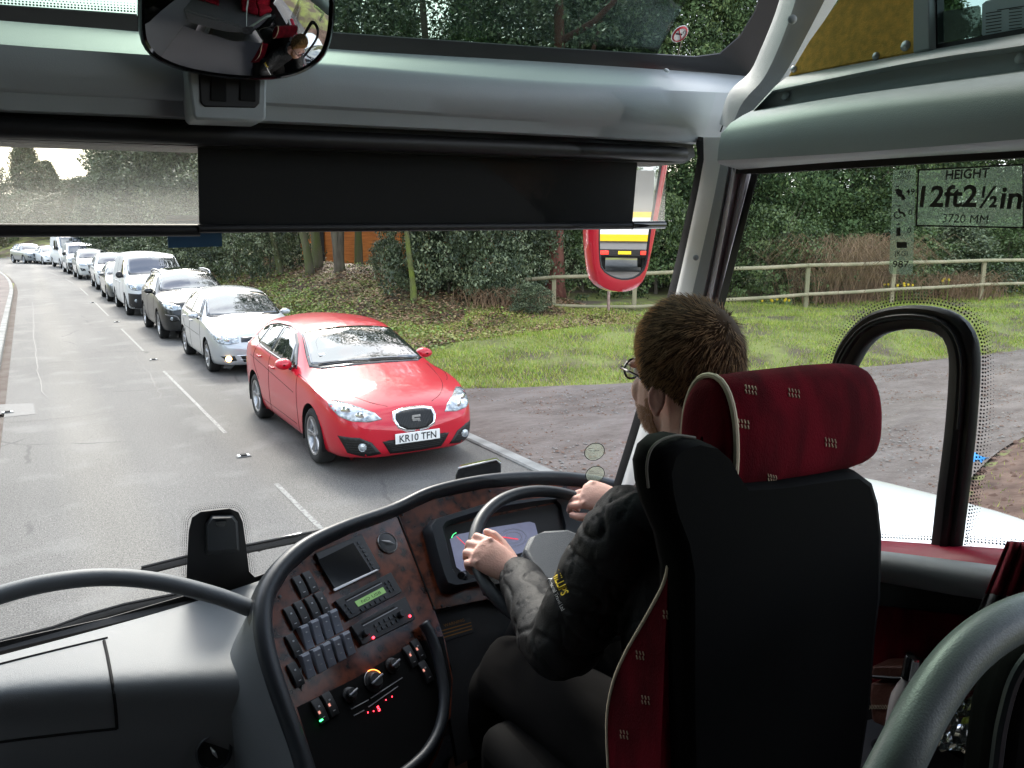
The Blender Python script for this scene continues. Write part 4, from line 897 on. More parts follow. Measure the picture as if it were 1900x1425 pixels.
plant('green_shrub', 'shrub', 'fresh green shrub at the left edge, beyond the bend', at(12, 92), GA, T2, rz=1, s=1.25)
plant('drab_shrub', 'shrub', 'olive shrub behind the grey off-roader at the bend', at(70, 100), crown_mesh('crown', 'dome', 3.4, 3.4, 200, 40, .2, DRAB_HAZE, -.1), T2, s=1.4)
plant('drab_shrub', 'shrub', 'yellowish shrub right of the roof of the tall white van', at(172, 84), crown_mesh('crown', 'dome', 3.4, 3.0, 200, 40, .18, [DRAB_HAZE[0], GREENB[1], leafm('yellow shrub', (.2, .15, .05))], -.1), T2, s=1.0)
# shrubs in the middle
for k, (px, d, cr_, s, sz, lab) in enumerate([
  (775, 23.0, HB_, .52, .78, 'grey-green rhododendron in front of the orange cabin, right of the forked trunk'), (832, 22.4, HB_, .72, .9, 'grey-green shrub beside the mossy thin trunk'), (905, 22.6, HB_, .70, .95, 'spreading evergreen shrub behind the left end of the fence'),
  (968, 24.6, HB_, .75, 1.05, 'evergreen shrub left of the red barked trunk'), (722, 25.0, HB_, .36, .30, 'leafy shrub at the foot of the pale trunks, right of the forked tree'), (985, 21.0, HB_, .30, .22, 'small dark shrub at the fence end, low on the leaf litter')]):
    plant('evergreen_shrub', 'shrub', lab, at(px, d), cr_, T2, group='shrubs by the cabin', rz=k * 1.9, s=s, sz=sz)
for k, (px, d, cr_, s, sz, lab) in enumerate([(1080, 26, GA, .9, 1.0, 'green shrub behind the fence, left of the red coach mirror'), (1215, 26.5, GA, 1.0, 1.2, 'green shrub behind the fence, left of the driver head'), (1420, 26, GA, 1.0, 1.1, 'bright green shrub behind the fence at the left end of the side window'),
  (1640, 28.5, GA, 1.1, 1.05, 'green shrub behind the capacity sticker'), (1745, 29.5, HB_, 1.0, .8, 'silvery green shrub under the height sign'), (1860, 30, GA, 1.1, 1.0, 'green shrub at the right end of the fence')]):
    plant('green_shrub', 'shrub', lab, at(px, d), cr_, T2, group='shrubs behind the fence', rz=k * 1.1, s=s, sz=sz)
# clipped hedge with a level top
def hedge(name, A, B, w, h0, h1, n, size, mats, lab):
    A, B = np.array(A), np.array(B); t = RNG.random(n); ln = B - A; nn = np.array([-ln[1], ln[0]]); nn = nn / np.linalg.norm(nn); u = (RNG.random(n) - .5) * w; H_ = h0 + (h1 - h0) * t
    zz = H_ * RNG.random(n) ** .7; edge = RNG.random(n); u = np.where(edge < .7, -w / 2 * np.sign(nn[1]) * (1 + .1 * RNG.normal(size=n)), u); zz = np.where(edge > .7, H_ * (1 - .06 * RNG.random(n)), zz)
    x = A[0] + ln[0] * t + nn[0] * u; y = A[1] + ln[1] * t + nn[1] * u; C_ = np.stack([x, y, hgt(x, y) + zz], 1)
    pts = clump_pts(C_, .2, 30); return tag(leaf_obj(name, pts, size, mats), lab, 'hedge')
hedge('hedge', at(1330, 29), at(1700, 31), 1.2, 2.7, 3.9, 2600, .11, GREENB[:2] + CONI[2:], 'long clipped hedge with a sloping top behind the fence')
hedge('hedge', at(1690, 33), at(2000, 33), 1.2, 3.0, 3.4, 1500, .13, DRAB_HAZE[:2] + GREENB[1:2], 'brownish hedge behind the height sign at the right edge')
# dry brambles
def bramble(px, d, w, h, n, lab):
    c = at(px, d); mb = MB(); z0 = float(hgt(*c))
    for k in range(n):
        x, y = c[0] + RNG.normal() * w * .45, c[1] + RNG.normal() * .5; a = RNG.random() * 6.28; l = h * (.5 + .7 * RNG.random())
        mb.tube([Vector((x, y, z0)), Vector((x + math.cos(a) * l * .2, y + math.sin(a) * l * .2, z0 + l * .6)), Vector((x + math.cos(a) * l * .55, y + math.sin(a) * l * .5, z0 + l * .85)), Vector((x + math.cos(a) * l * .9, y + math.sin(a) * l * .8, z0 + l * .6))], [.008, .006, .005, .002], 3, caps=False)
    return tag(mb.build('bramble', mat('dry stems', (.21, .13, .075), .9, var=.4, vscale=3)), lab, 'brambles', kind='stuff')
bramble(1560, 25.5, 1.9, 2.1, 1300, 'tangle of dry brown brambles behind the fence in the side window')
bramble(930, 21.6, 1.2, .5, 260, 'dry twigs under the shrubs at the left end of the fence')
bramble(1770, 26.5, 2.5, .9, 500, 'dry twigs behind the right part of the fence')
# individual trunks at the edge of the bank
def lone(name, px, d, Hh, r, top, m, lab, fork=None, limbs=3, rs=3, extra=(260, 2.4)):
    c = at(px, d); z = float(hgt(*c)); rt = empty(name, (c[0], c[1], z)); tag(rt, lab, 'tree')
    R2 = Vector((CR.x, CR.y, 0)); mb = trunk_mesh(Hh, r, (R2.x * top, R2.y * top), limbs, rs=rs)
    if fork:
        q = [Vector((0, 0, 0.1)), R2 * fork * .12 + Vector((0, 0, Hh * .14)), R2 * fork * .5 + Vector((0, 0, Hh * .5)), R2 * fork + Vector((0, 0, Hh))]; mb.tube(cr(q, 5), [r * .8 * (1 - .6 * j / 15) for j in range(16)], 9)
    mb.build('trunk', m, rt, world=False, smooth=180)
    n = extra[0]; a = RNG.random(n) * 6.28; zz = Hh * (.5 + .6 * RNG.random(n)); rr = extra[1] * np.sqrt(RNG.random(n)); C_ = np.stack([np.cos(a) * rr + R2.x * top * .8, np.sin(a) * rr + R2.y * top * .8, zz], 1)
    leaf_obj('crown', clump_pts(C_, .4, 22), .14, HOLLY, rt); return rt
lone('tree', 634, 27.0, 8.5, .17, -1.2, BARK, 'thick dark forked tree in front of the orange cabin', fork=.55, rs=5)
lone('tree', 592, 29.5, 9, .19, -.2, BARKM, 'straight pale trunk at the left edge of the orange cabin', rs=6)
lone('tree', 579, 28.5, 8, .15, -1.6, BARKM, 'leaning pale trunk touching the left edge of the orange cabin', rs=7)
lone('tree', 525, 30, 7, .12, -1.4, BARKM, 'slim crooked tree above the roof of the red hatchback', rs=8)
lone('tree', 545, 32, 7, .08, -.3, BARKM, 'thin stem between the crooked tree and the leaning trunk', rs=9)
lone('tree', 668, 30.5, 10, .15, .1, BARKM, 'smooth trunk standing before the middle of the orange cabin', rs=10)
lone('tree', 728, 32, 10, .15, .1, BARKM, 'trunk at the right side of the orange cabin wall', rs=11)
lone('tree', 768, 21.5, 5.5, .085, -.45, mat('bright moss bark', (.16, .20, .03), .95, col2=(.11, .10, .06), vscale=2, bump=.6, bscale=14), 'thin trunk with bright yellow-green moss among the shrubs', rs=12, limbs=2)
lone('tree', 1028, 24.5, 12, .31, .1, BARKR, 'broad red-barked conifer trunk behind the fence', rs=13, limbs=2)
lone('tree', 1062, 27, 9, .12, .1, BARK, 'dark thin trunk right of the red-barked trunk', rs=14)
lone('tree', 870, 25, 5, .07, .3, BARK, 'thin grey stem among the shrubs left of the fence', rs=15)
lone('tree', 812, 24.0, 15, .16, -.6, BARK, 'tall spreading tree rising from the shrubs right of the mossy trunk', rs=21, extra=(1500, 4.2))
# unseen trees: left of the road for car windows, behind for the red mirror
for k, (x, y) in enumerate([(-9, 4), (-10, 14), (-9, 24), (-10, 36), (-9, -8), (-9.5, 47), (2.5, -52), (-3, -50), (8.5, -47)]):  # last three added behind the coach to darken the red mirror's reflection
    plant('offscreen_tree', 'tree', 'unseen evergreen tree left of or behind the coach, added for reflections', (x, y), [CA, HO][k % 2], T1, group='trees left of the road', rz=k, s=.9)
# orange timber cabin
p0, p1 = S(560, 500, 37), S(925, 505, 34); a = Vector((p0.x, p0.y, 0)); b = Vector((p1.x, p1.y, 0)); u = (b - a).normalized(); nrm = Vector((-u.y, u.x, 0)); nrm = nrm if nrm.dot(CF) > 0 else -nrm; W_ = (b - a).length
rt = empty('wooden_cabin', ((a + b) / 2 + nrm * 2)[:]); tag(rt, 'orange stained timber cabin behind the tree trunks', 'cabin')
zb = .75; fr_ = MB(); nb = 20
for k in range(nb):
    z0 = zb + k * .16; fr_.add([a + Vector((0, 0, z0)), b + Vector((0, 0, z0)), b + Vector((0, 0, z0 + .15)) - nrm * -.02, a + Vector((0, 0, z0 + .15)) - nrm * -.02, a + Vector((0, 0, z0 + .15)) + nrm * .06, b + Vector((0, 0, z0 + .15)) + nrm * .06], [(0, 1, 2, 3), (3, 2, 5, 4)])
fr_.prism([a + nrm * .03 + Vector((0, 0, zb - .6)), b + nrm * .03 + Vector((0, 0, zb - .6)), b + nrm * .03 + Vector((0, 0, zb + 3.2)), a + nrm * .03 + Vector((0, 0, zb + 3.2))], nrm * 3.8)
fr_.build('wall', mat('orange timber', (.80, .26, .05), .7, col2=(.62, .18, .035), vscale=2, stretch=(1, 1, 6), bump=.3, bscale=20), rt, smooth=None)
MB().prism([a - u * .4 - nrm * .5 + Vector((0, 0, zb + 3.15)), a - u * .4 + nrm * 2 + Vector((0, 0, zb + 4.2)), a - u * .4 + nrm * 4.4 + Vector((0, 0, zb + 3.15)), a - u * .4 + nrm * 2 + Vector((0, 0, zb + 4.35))], u * (W_ + .8)).build('roof', mat('felt roof', (.06, .06, .06), .9), rt)
c = a.lerp(b, .08); MB().prism([c - nrm * .03 + Vector((0, 0, zb + .05)), c + u * .5 - nrm * .03 + Vector((0, 0, zb + .05)), c + u * .5 - nrm * .03 + Vector((0, 0, zb + 2.4)), c - nrm * .03 + Vector((0, 0, zb + 2.4))], -nrm * .03).build('dark_door', mat('dark door', (.03, .022, .018), .7), rt)
c = a.lerp(b, .80); MB().prism([c - nrm * .03 + Vector((0, 0, zb + .9)), c + u * 1.0 - nrm * .03 + Vector((0, 0, zb + .9)), c + u * 1.0 - nrm * .03 + Vector((0, 0, zb + 1.9)), c - nrm * .03 + Vector((0, 0, zb + 1.9))], -nrm * .03).build('window', M['car_glass'], rt)
# post and rail fence
FW = mat('fence timber', (.37, .31, .20), .85, col2=(.26, .24, .14), vscale=2.5, bump=.5, bscale=20, stretch=(1, 1, .3))
posts = [(845, 23.6, 566, 515), (938, 23.2, 590, 520), (1028, 22.6, 592, 514), (1178, 22.2, 600, 508), (1340, 22.4, 585, 499), (1500, 22.9, 572, 492), (1660, 24.3, 560, 487), (1827, 25.6, 548, 483), (1990, 27, 540, 480)]
rt = None; f0 = S(1178, 590, 22.2); rt = empty('post_and_rail_fence', (f0.x, f0.y, float(hgt(f0.x, f0.y)))); tag(rt, 'two-rail timber fence between the grass verge and the shrubs', 'fence')
tops, mids = [], []
for px, d, yb, yt in posts:
    t = S(px, yt, d); m = S(px, yt + (yb - yt) * .62 + 4, d); tops.append(t); mids.append(m); z0 = float(hgt(t.x, t.y)) - .2
    MB().box((t.x, t.y, (t.z + z0) / 2), (.12, .09, t.z - z0), Matrix.Rotation(-_y, 3, 'Z')).build('post', FW, rt, bevel=.012)
for k in range(len(tops) - 1):
    for Q, r in ((tops, .06), (mids, .055)):
        a, b = Q[k], Q[k + 1]; off = Vector((-CF.x, -CF.y, 0)).normalized() * .07; sag = Vector((0, 0, -.015)); ext = (b - a).normalized() * .06
        MB().tube([a + off - ext, (a + b) / 2 + off + sag, b + off + ext], r, 9, flat=.8).build('rail', FW, rt, smooth=60)
# a slim stake beside the mirror
t = S(1130, 520, 21.6); z0 = float(hgt(t.x, t.y)); tag(MB().box((t.x, t.y, (t.z + z0) / 2), (.06, .06, t.z - z0 + .1)).build('stake', mat('pinkish stake', (.36, .24, .2), .8, var=.2, vscale=9), bevel=.006), 'slim pinkish stake in front of the fence under the red coach mirror', 'stake')
# daffodils
YEL = mat('daffodil yellow', (.8, .55, .02), .5)
for k, (px, py, d, n, lab) in enumerate([(1440, 562, 23.4, 9, 'row of yellow daffodils left of the capacity sticker, under the lower rail'), (1672, 528, 24.6, 9, 'yellow daffodils right of the capacity sticker'), (1757, 519, 25.6, 4, 'single clump of daffodils under the height sign')]):
    c = S(px, py, d); z0 = float(hgt(c.x, c.y)); rt = empty('daffodil_clump', (c.x, c.y, z0)); tag(rt, lab, 'flowers', 'daffodils by the fence')
    fl, stm = MB(), MB()
    for j in range(n):
        w = (j - n / 2) * (.11 if n > 5 else .04); h_ = max(.2, c.z - z0) + RNG.normal() * .03; p = Vector((c.x + CR.x * w, c.y + CR.y * w + RNG.normal() * .05, z0)); q = p + Vector((0, 0, h_))
        stm.tube([p, q], .006, 4)
        for s_ in range(6):
            an = s_ * 1.047; e1 = Vector((math.cos(an) * CR.x, math.cos(an) * CR.y, math.sin(an))) * .05; e2 = Vector((math.cos(an + .4) * CR.x, math.cos(an + .4) * CR.y, math.sin(an + .4))) * .03; e3 = Vector((math.cos(an - .4) * CR.x, math.cos(an - .4) * CR.y, math.sin(an - .4))) * .03
            fl.add([q, q + e2, q + e1, q + e3], [(0, 1, 2, 3)])
        fl.tube([q, q - Vector((CF.x, CF.y, 0)) * .03], [.012, .02], 6)
    fl.build('petals', YEL, rt); stm.build('stems', G4[0], rt)
c = AZ(1807, 858, .25); mb = MB(); mb.grid([[c + Vector((.07 * i, .05 * j, .03 * math.sin(i * 2.3 + j * 1.7))) for i in range(5)] for j in range(4)]); tag(mb.build('blue_scrap', mat('blue plastic', (.02, .25, .6), .4), solid=.004), 'crumpled bright blue plastic scrap on the bare earth', 'litter')
# ================================================================ the coach we are riding in
coach = empty('coach', (.21, -3.0, 0)); tag(coach, 'interior of the touring coach, seen from behind its driver', 'coach')
M['trim'] = mat('grey moulded trim', (.36, .392, .40), .48, spec=.5, bump=.12, bscale=600, var=.05, vscale=3)
M['trim_pale'] = mat('pale pillar trim', (.80, .80, .765), .5, bump=.1, bscale=600)
M['trim_warm'] = mat('mauve grey trim', (.40, .37, .40), .5, bump=.1, bscale=600)
M['dash'] = mat('dashboard moulding', (.14, .153, .160), .5, spec=.5, bump=.15, bscale=700)
M['vinyl'] = mat('dark padded vinyl', (.020, .024, .029), .40, spec=.5, bump=.06, bscale=600)
M['blackp'] = mat('black panel', (.010, .010, .011), .5)
M['wood'] = mat('burr walnut veneer', (.165, .042, .018), .25, spec=.4, coat=.35, col2=(.014, .005, .003), vscale=34, detail=9, ramp=(.42, .66), coatr=.15)
M['ochre'] = mat('ochre carpet panel', (.85, .50, .10), .95, bump=.5, bscale=500, var=.15, vscale=70)
M['moquette'] = mat('dark red moquette', (.090, .002, .007), .95, var=.4, vscale=22, bump=.3, bscale=700, spec=.1, stretch=(1, 1, .3))
M['piping'] = mat('beige piping', (.52, .44, .32), .8)
M['beige'] = mat('woven beige marks', (.42, .32, .22), .9)
M['seatback'] = mat('black seat shell', (.0018, .0018, .002), .75, spec=.08, bump=.05, bscale=500)
M['redstrip'] = mat('red paint strip', (.42, .012, .045), .4)
M['btn'] = mat('switch plastic', (.022, .023, .025), .42)
M['btn_skylit'] = mat('sky-lit switch plastic', (.26, .28, .33), .28, spec=.6)  # same plastic, lightened and blued to paint in the reflected sky
M['screen'] = mat('dark screen', (.006, .007, .009), .12)
M['pane'] = glass_mat('clear pane', (.95, .97, .955), .05)
M['pane_tint'] = glass_mat('tinted pane', (.46, .54, .50), .06)
M['pane_dark'] = glass_mat('dark pane', (.035, .04, .04), .06)  # unseen coach windows; tint darkened to keep daylight out of the cab
M['mesh'] = glass_mat('sun mesh film', (.92, .92, .90), .0, .10, (.9, .9, .88))
M['mirrorg'] = mat('mirror glass', (.62, .63, .64), .0, 1)
def rows_px(rows, fn, n=24):
    """each row: list of (px, py) plus its plane value -> smooth 3D rows of equal length"""
    return [resample(cr([fn(x, y, v) for x, y in r], 6), n) for r, v in rows]
AXf = lambda x, y, v: AX(x, y, v)
AYf = lambda x, y, v: AY(x, y, v)
def plate(name, px, fn, off, m, parent=None, bevel=0, smooth=None, bseg=2):
    pts = [fn(*p) for p in px]; return MB().prism(pts, off).build(name, m, parent or coach, smooth=smooth or 40, bevel=bevel, bseg=bseg)
def screw(p, n, parent=None, r=.007, m=None):
    M_ = Vector(n).to_track_quat('Z', 'Y').to_matrix().to_4x4(); M_.translation = p
    return MB().lathe([(r, -.002), (r, .001), (r * .8, .003), (r * .3, .0042), (.0002, .0044)], M_, 14).build('screw', m or M['trim'], parent or coach)
# windscreen surface
def GY(x, z): return 2.02 - .25 * abs((x - .21) / 1.21) ** 3 - .36 * (z - 1.75)
def GL(px, py, off=0.0):
    r = ray(px, py); lo, hi = .5 / FPX, 4.5 / FPX
    for _ in range(40):
        m = (lo + hi) / 2; p = CE + r * m
        if p.y > GY(p.x, p.z) - off: hi = m
        else: lo = m
    return CE + r * hi
# ---- shell behind and below
sh = MB()
sh.box((1.50, -3.7, 1.05), (.05, 11.0, 1.55)); sh.box((-1.08, -3.6, 1.05), (.05, 11.2, 1.55)); sh.box((.21, 2.0, 1.0), (2.6, .06, 1.2)); sh.box((.21, -9.2, 1.9), (2.6, .06, 3.0))
sh.build('body_side', mat('dark cab lining', (.11, .11, .112), .8), coach, smooth=None)
cl = MB(); cl.box((.21, -4.05, 3.42), (2.6, 10.4, .05)); cl.box((1.46, -5.2, 3.10), (.06, 8.2, .62)); cl.box((-1.04, -3.65, 3.10), (.06, 10.7, .62)); cl.box((-1.05, 1.72, 2.2), (.07, .16, 1.35), Matrix.Rotation(rad(19), 3, 'X'))
cl.build('ceiling', mat('ceiling lining', (.14, .14, .14), .9), coach, smooth=None)
fl = MB(); fl.box((.21, -4.8, 1.42), (2.5, 9.0, .06)); fl.box((.21, 1.0, 1.02), (2.5, 2.0, .05)); fl.box((.0, -.27, 1.22), (2.0, .04, .36))
fl.build('floor', mat('grey speckled floor', (.045, .045, .05), .6, var=.4, vscale=90), coach, smooth=None)
for y in (-1.0, -2.6, -4.2, -5.8, -7.4, -9.0):
    MB().box((1.47, y, 2.35), (.07, .14, .95)).build('window_pillar', M['trim'], coach, smooth=None); MB().box((-1.05, y, 2.35), (.07, .14, .95)).build('window_pillar', M['trim'], coach, smooth=None)
for k in range(5):
    y = -1.8 - 1.6 * k
    for x in (1.48, -1.06): MB().box((x, y, 2.32), (.006, 1.46, 1.0)).build('side_pane', M['pane_dark'], coach, smooth=None)
MB().box((-1.06, .45, 2.15), (.006, 2.75, 1.3)).build('door_pane', M['pane_dark'], coach, smooth=None)
MB().box((.6, -.42, 1.9), (.03, .03, .95)).build('grab_pole', M['trim'], coach)
def pax_seat(x, y, lab=None):
    s = MB(); s.box((x, y + .02, 1.90), (.44, .12, .98), Matrix.Rotation(rad(10), 3, 'X')); s.box((x, y + .28, 1.60), (.44, .50, .16))
    o = s.build('passenger_seat', M['moquette'], coach, bevel=.04, bseg=3)
    MB().tube([Vector((x - .2, y + .02, 2.38)), Vector((x + .2, y + .02, 2.38))], .025, 8).build('grab_handle', M['trim'], o)
for y in (-1.35, -2.15, -2.95, -3.75):
    for x in (-.80, -.34, .74, 1.20): pax_seat(x, y)
# ---- ceiling trim around the upper windscreen
upn = Vector((0, 1, 1)).normalized(); upp = Vector((0, 1.66, 2.985))
def UG(px, py, off=0.0): return OP(px, py, upp - upn * off, upn)
g_ = [Vector((-1.05, upp.y + .12, upp.z - .12)), Vector((1.42, upp.y + .12, upp.z - .12)), Vector((1.42, upp.y - .46, upp.z + .46)), Vector((-1.05, upp.y - .46, upp.z + .46))]
MB().prism(g_, upn * .005).build('upper_windscreen', M['pane_tint'], coach, smooth=None)
fr_out = [(-160, 60), (-160, -6), (0, 8), (255, 26), (630, 60), (1000, 86), (1290, 104), (1335, 98), (1372, 66), (1400, 20), (1420, -40), (1470, -60), (1436, 60), (1402, 130), (1380, 150), (1000, 125), (630, 100), (250, 66), (0, 48)]
MB().prism([UG(x, y, .006) for x, y in fr_out], -upn * .004).build('frit_border', M['blackp'], coach, smooth=None)
# dotted edge of the frit
def dots(rows, fn, step, n, parent=None, name='frit_dots'):
    """rows: list of (pixel path, dot radius in metres)"""
    mb = MB()
    for path, r in rows:
        P = [fn(x, y) for x, y in path]; Ls = sum((b - a).length for a, b in zip(P, P[1:])); k = max(2, int(Ls / step)); Q = resample(cr(P, 6), k)
        for i, p in enumerate(Q):
            u = (Q[min(i + 1, k - 1)] - Q[max(0, i - 1)]).normalized(); v = n.cross(u).normalized()
            mb.add([p + u * (r * math.cos(a)) + v * (r * math.sin(a)) for a in [math.pi / 3 * j for j in range(6)]], [(0, 1, 2, 3, 4, 5)])
    return mb.build(name, M['blackp'], parent or coach, smooth=None, recalc=False)
dots([([(-60, 2 - 5 * k - 3), (0, 8 - 5 * k - 3), (255, 25 - 5 * k - 3)], .0021 - .0004 * k) for k in range(4)], lambda x, y: UG(x, y, .006), .0052, upn)
# ---- front header beam between the two windscreens
R_ = rows_px([
    ([(-200, 16), (0, 38), (250, 58), (630, 92), (1000, 114), (1300, 134), (1400, 142)], 1.66),
    ([(-200, 52), (0, 74), (250, 92), (630, 118), (1000, 148), (1300, 162), (1400, 166)], 1.52),
    ([(-200, 60), (0, 82), (250, 100), (630, 127), (1000, 157), (1300, 170), (1400, 174)], 1.500),
    ([(-200, 100), (0, 120), (250, 140), (630, 160), (1000, 190), (1300, 208), (1395, 212)], 1.495),
    ([(-200, 145), (0, 163), (250, 176), (630, 198), (1000, 220), (1300, 240), (1385, 248)], 1.51),
    ([(-200, 152), (0, 170), (250, 183), (630, 204), (1000, 226), (1300, 246), (1380, 254)], 1.525),
    ([(-200, 188), (0, 203), (250, 213), (630, 230), (1000, 248), (1290, 264), (1370, 272)], 1.535),
    ([(-200, 193), (0, 208), (250, 218), (630, 235), (1000, 252), (1290, 268), (1370, 276)], 1.56),
    ([(-200, 180), (0, 196), (250, 206), (630, 222), (1000, 240), (1290, 258), (1370, 266)], 1.78)], AYf, 40)
R_ = [[Vector((-1.06, r[0].y + (r[0].y - r[1].y) * 0, r[0].z))] + r for r in R_]
MB().grid(R_).build('header_beam', M['trim'], coach, smooth=50)
# seam, screws
MB().tube([p - Vector((0, .003, 0)) for p in resample([AY(1360, 168, 1.498), AY(1352, 200, 1.492), AY(1335, 245, 1.505)], 8)], .002, 5).build('beam_seam', M['dark'], coach)
for x, y, v in ((1237, 131, 1.60),): screw(AY(x, y, v), (0, -.6, .8))
def XL(px, py, Y, dx=0): p = AY(px, py, Y); return Vector((-1.06 + dx, p.y, p.z))
# black lining under the beam, roller and blinds
def bar(name, pts, r, m, flat=1.0): return MB().tube(pts, r, 14, flat=flat, up=(0, 1, 0)).build(name, m, coach, smooth=60)
CLOTH = mat('blind cloth', (.010, .010, .010), .85, bump=.2, bscale=900)
MB().prism([XL(-200, 196, 1.60), AY(1285, 262, 1.60), AY(1290, 290, 1.60), AY(1270, 303, 1.60), XL(-200, 270, 1.60)], (0, .14, 0)).build('blind_box', M['blackp'], coach)
bar('blind_roller', [XL(-200, 250, 1.575), AY(1268, 286, 1.575)], .018, M['blackp'])
sh_ = MB().prism([XL(-200, 262, 1.645, .05), AY(1236, 292, 1.645), AY(1233, 418, 1.645), XL(-200, 424, 1.645, .05)], (0, .0008, 0)).build('sun_mesh', M['mesh'], coach, smooth=None)
MB().prism([AY(367, 262, 1.63), AY(1184, 285, 1.63), AY(1173, 416, 1.63), AY(370, 428, 1.63)], (0, .003, 0)).build('blind_cloth', CLOTH, coach, smooth=None)
bar('blind_bar', [XL(-200, 430, 1.628, .03), AY(370, 427, 1.628)], .0115, M['blackp'])
bar('blind_bar', [AY(368, 424, 1.620), AY(1176, 419, 1.620)], .0085, M['blackp'])
bar('blind_bar_end', [AY(1172, 418, 1.620), AY(1225, 417, 1.620), AY(1232, 417, 1.620)], .0105, M['gloss_black'])
# ---- lower windscreen with rubber surround
ws = []
for k in range(13):
    z = 1.60 + (2.86 - 1.60) * k / 12; ws.append([Vector((x, GY(x, z), z)) for x in [-1.02 + 2.40 * j / 24 for j in range(25)]])
MB().grid(ws).build('windscreen', M['pane'], coach, smooth=180, recalc=False)
# pillar between windscreen and driver's window
def col_px(cols, n=16): return [resample(cr([S(x, y, d) for x, y, d in c], 6), n) for c in cols]
c = col_px([
    [(1290, 255, 2.00), (1290, 320, 1.97), (1228, 590, 2.14), (1176, 775, 2.30), (1133, 915, 2.42)],
    [(1305, 255, 1.96), (1302, 320, 1.94), (1243, 590, 2.10), (1192, 775, 2.27), (1148, 915, 2.39)],
    [(1312, 255, 1.90), (1310, 320, 1.90), (1251, 590, 2.06), (1198, 775, 2.23), (1156, 915, 2.35)],
    [(1337, 255, 1.85), (1334, 320, 1.86), (1281, 560, 2.01), (1228, 775, 2.16), (1188, 915, 2.28)]])
MB().grid(c[1:]).build('windscreen_pillar', M['trim_pale'], coach, smooth=60)
MB().grid([c[0], [p.lerp(q, .5) - CF * .006 for p, q in zip(c[0], c[1])], c[1]]).build('pillar_seal', M['rubber'], coach, smooth=60)
c2 = col_px([
    [(1337, 255, 1.85), (1334, 320, 1.86), (1281, 560, 2.01), (1228, 775, 2.16), (1188, 915, 2.28)],
    [(1352, 255, 1.83), (1350, 320, 1.84), (1302, 560, 1.99), (1250, 775, 2.14), (1210, 915, 2.26)],
    [(1356, 255, 1.84), (1354, 320, 1.85), (1307, 560, 2.00), (1254, 775, 2.15), (1214, 915, 2.27)]])
MB().grid(c2).build('pillar_inner', M['trim'], coach, smooth=60)
c3 = col_px([
    [(1356, 255, 1.84), (1354, 320, 1.85), (1307, 560, 2.00), (1254, 775, 2.15), (1214, 915, 2.27)],
    [(1366, 255, 1.80), (1364, 320, 1.81), (1319, 560, 1.96), (1266, 775, 2.11), (1226, 915, 2.23)],
    [(1375, 255, 1.82), (1373, 320, 1.83), (1326, 560, 1.98), (1273, 775, 2.12), (1232, 915, 2.24)],
    [(1388, 255, 1.79), (1386, 320, 1.80), (1333, 560, 1.95), (1279, 775, 2.10), (1238, 915, 2.22)],
    [(1402, 255, 1.82), (1400, 320, 1.83), (1338, 560, 1.98), (1284, 775, 2.14), (1243, 915, 2.25)]])
MB().grid(c3).build('pillar_moulding', M['trim_warm'], coach, smooth=60)
screw(S(1291, 478, 1.93), (-.6, -.8, .1))
# ---- side header
srows = [
    ([(1460, 142), (1700, 97), (1900, 62), (2300, -8)], 1.36),
    ([(1438, 160), (1700, 108), (1900, 77), (2300, 15)], 1.285),
    ([(1434, 168), (1700, 114), (1900, 84), (2300, 22)], 1.280),
    ([(1428, 174), (1700, 124), (1900, 95), (2300, 36)], 1.305),
    ([(1398, 204), (1700, 158), (1900, 128), (2300, 70)], 1.300),
    ([(1378, 214), (1568, 178), (1900, 137), (2300, 82)], 1.235),
    ([(1356, 228), (1568, 190), (1900, 150), (2300, 96)], 1.195),
    ([(1338, 248), (1568, 212), (1900, 174), (2300, 124)], 1.175),
    ([(1333, 275), (1568, 255), (1900, 222), (2300, 180)], 1.17),
    ([(1331, 298), (1568, 284), (1900, 258), (2300, 224)], 1.172),
    ([(1333, 303), (1568, 291), (1900, 267), (2300, 236)], 1.185),
    ([(1340, 306), (1568, 294), (1900, 272), (2300, 244)], 1.215),
    ([(1375, 316), (1568, 300), (1900, 280), (2300, 255)], 1.42)]
R_ = rows_px(srows, AXf, 36); sb = MB().grid(R_); ends = [r[0] for r in R_]; sb.add(ends + [sum(ends, Vector()) / len(ends) + Vector((.02, .04, 0))], [(i, i + 1, len(ends)) for i in range(len(ends) - 1)])
sb.build('side_header', M['trim'], coach, smooth=55)
plate('window_top_seal', [(1360, 312), (1568, 297), (1900, 274), (2300, 248), (2300, 268), (1900, 292), (1410, 322), (1362, 322)], lambda x, y: AX(x, y, 1.40), (.02, 0, 0), M['rubber'], bevel=.002)
for x, y, v in ((1457, 178, 1.296), (1893, 108, 1.292)): screw(AX(x, y, v), (-1, 0, .2), r=.008)
# curved corner member rising to the ceiling
c = col_px([
    [(1462, -60, 1.70), (1440, 20, 1.72), (1412, 90, 1.78), (1390, 135, 1.83), (1352, 172, 1.88), (1335, 230, 1.90)],
    [(1470, -60, 1.60), (1448, 20, 1.64), (1420, 92, 1.70), (1398, 140, 1.75), (1362, 180, 1.80), (1345, 235, 1.84)],
    [(1492, -60, 1.55), (1470, 20, 1.59), (1442, 95, 1.65), (1415, 148, 1.70), (1378, 190, 1.76), (1355, 240, 1.80)],
    [(1500, -60, 1.55), (1478, 20, 1.59), (1450, 97, 1.65), (1422, 152, 1.70), (1388, 196, 1.76), (1360, 245, 1.80)],
    [(1560, -60, 1.53), (1520, 20, 1.57), (1478, 100, 1.63), (1448, 150, 1.68), (1408, 200, 1.75), (1366, 250, 1.80)],
    [(1592, -60, 1.56), (1548, 10, 1.60), (1496, 90, 1.65), (1466, 145, 1.70), (1424, 200, 1.77), (1372, 255, 1.82)]], 22)
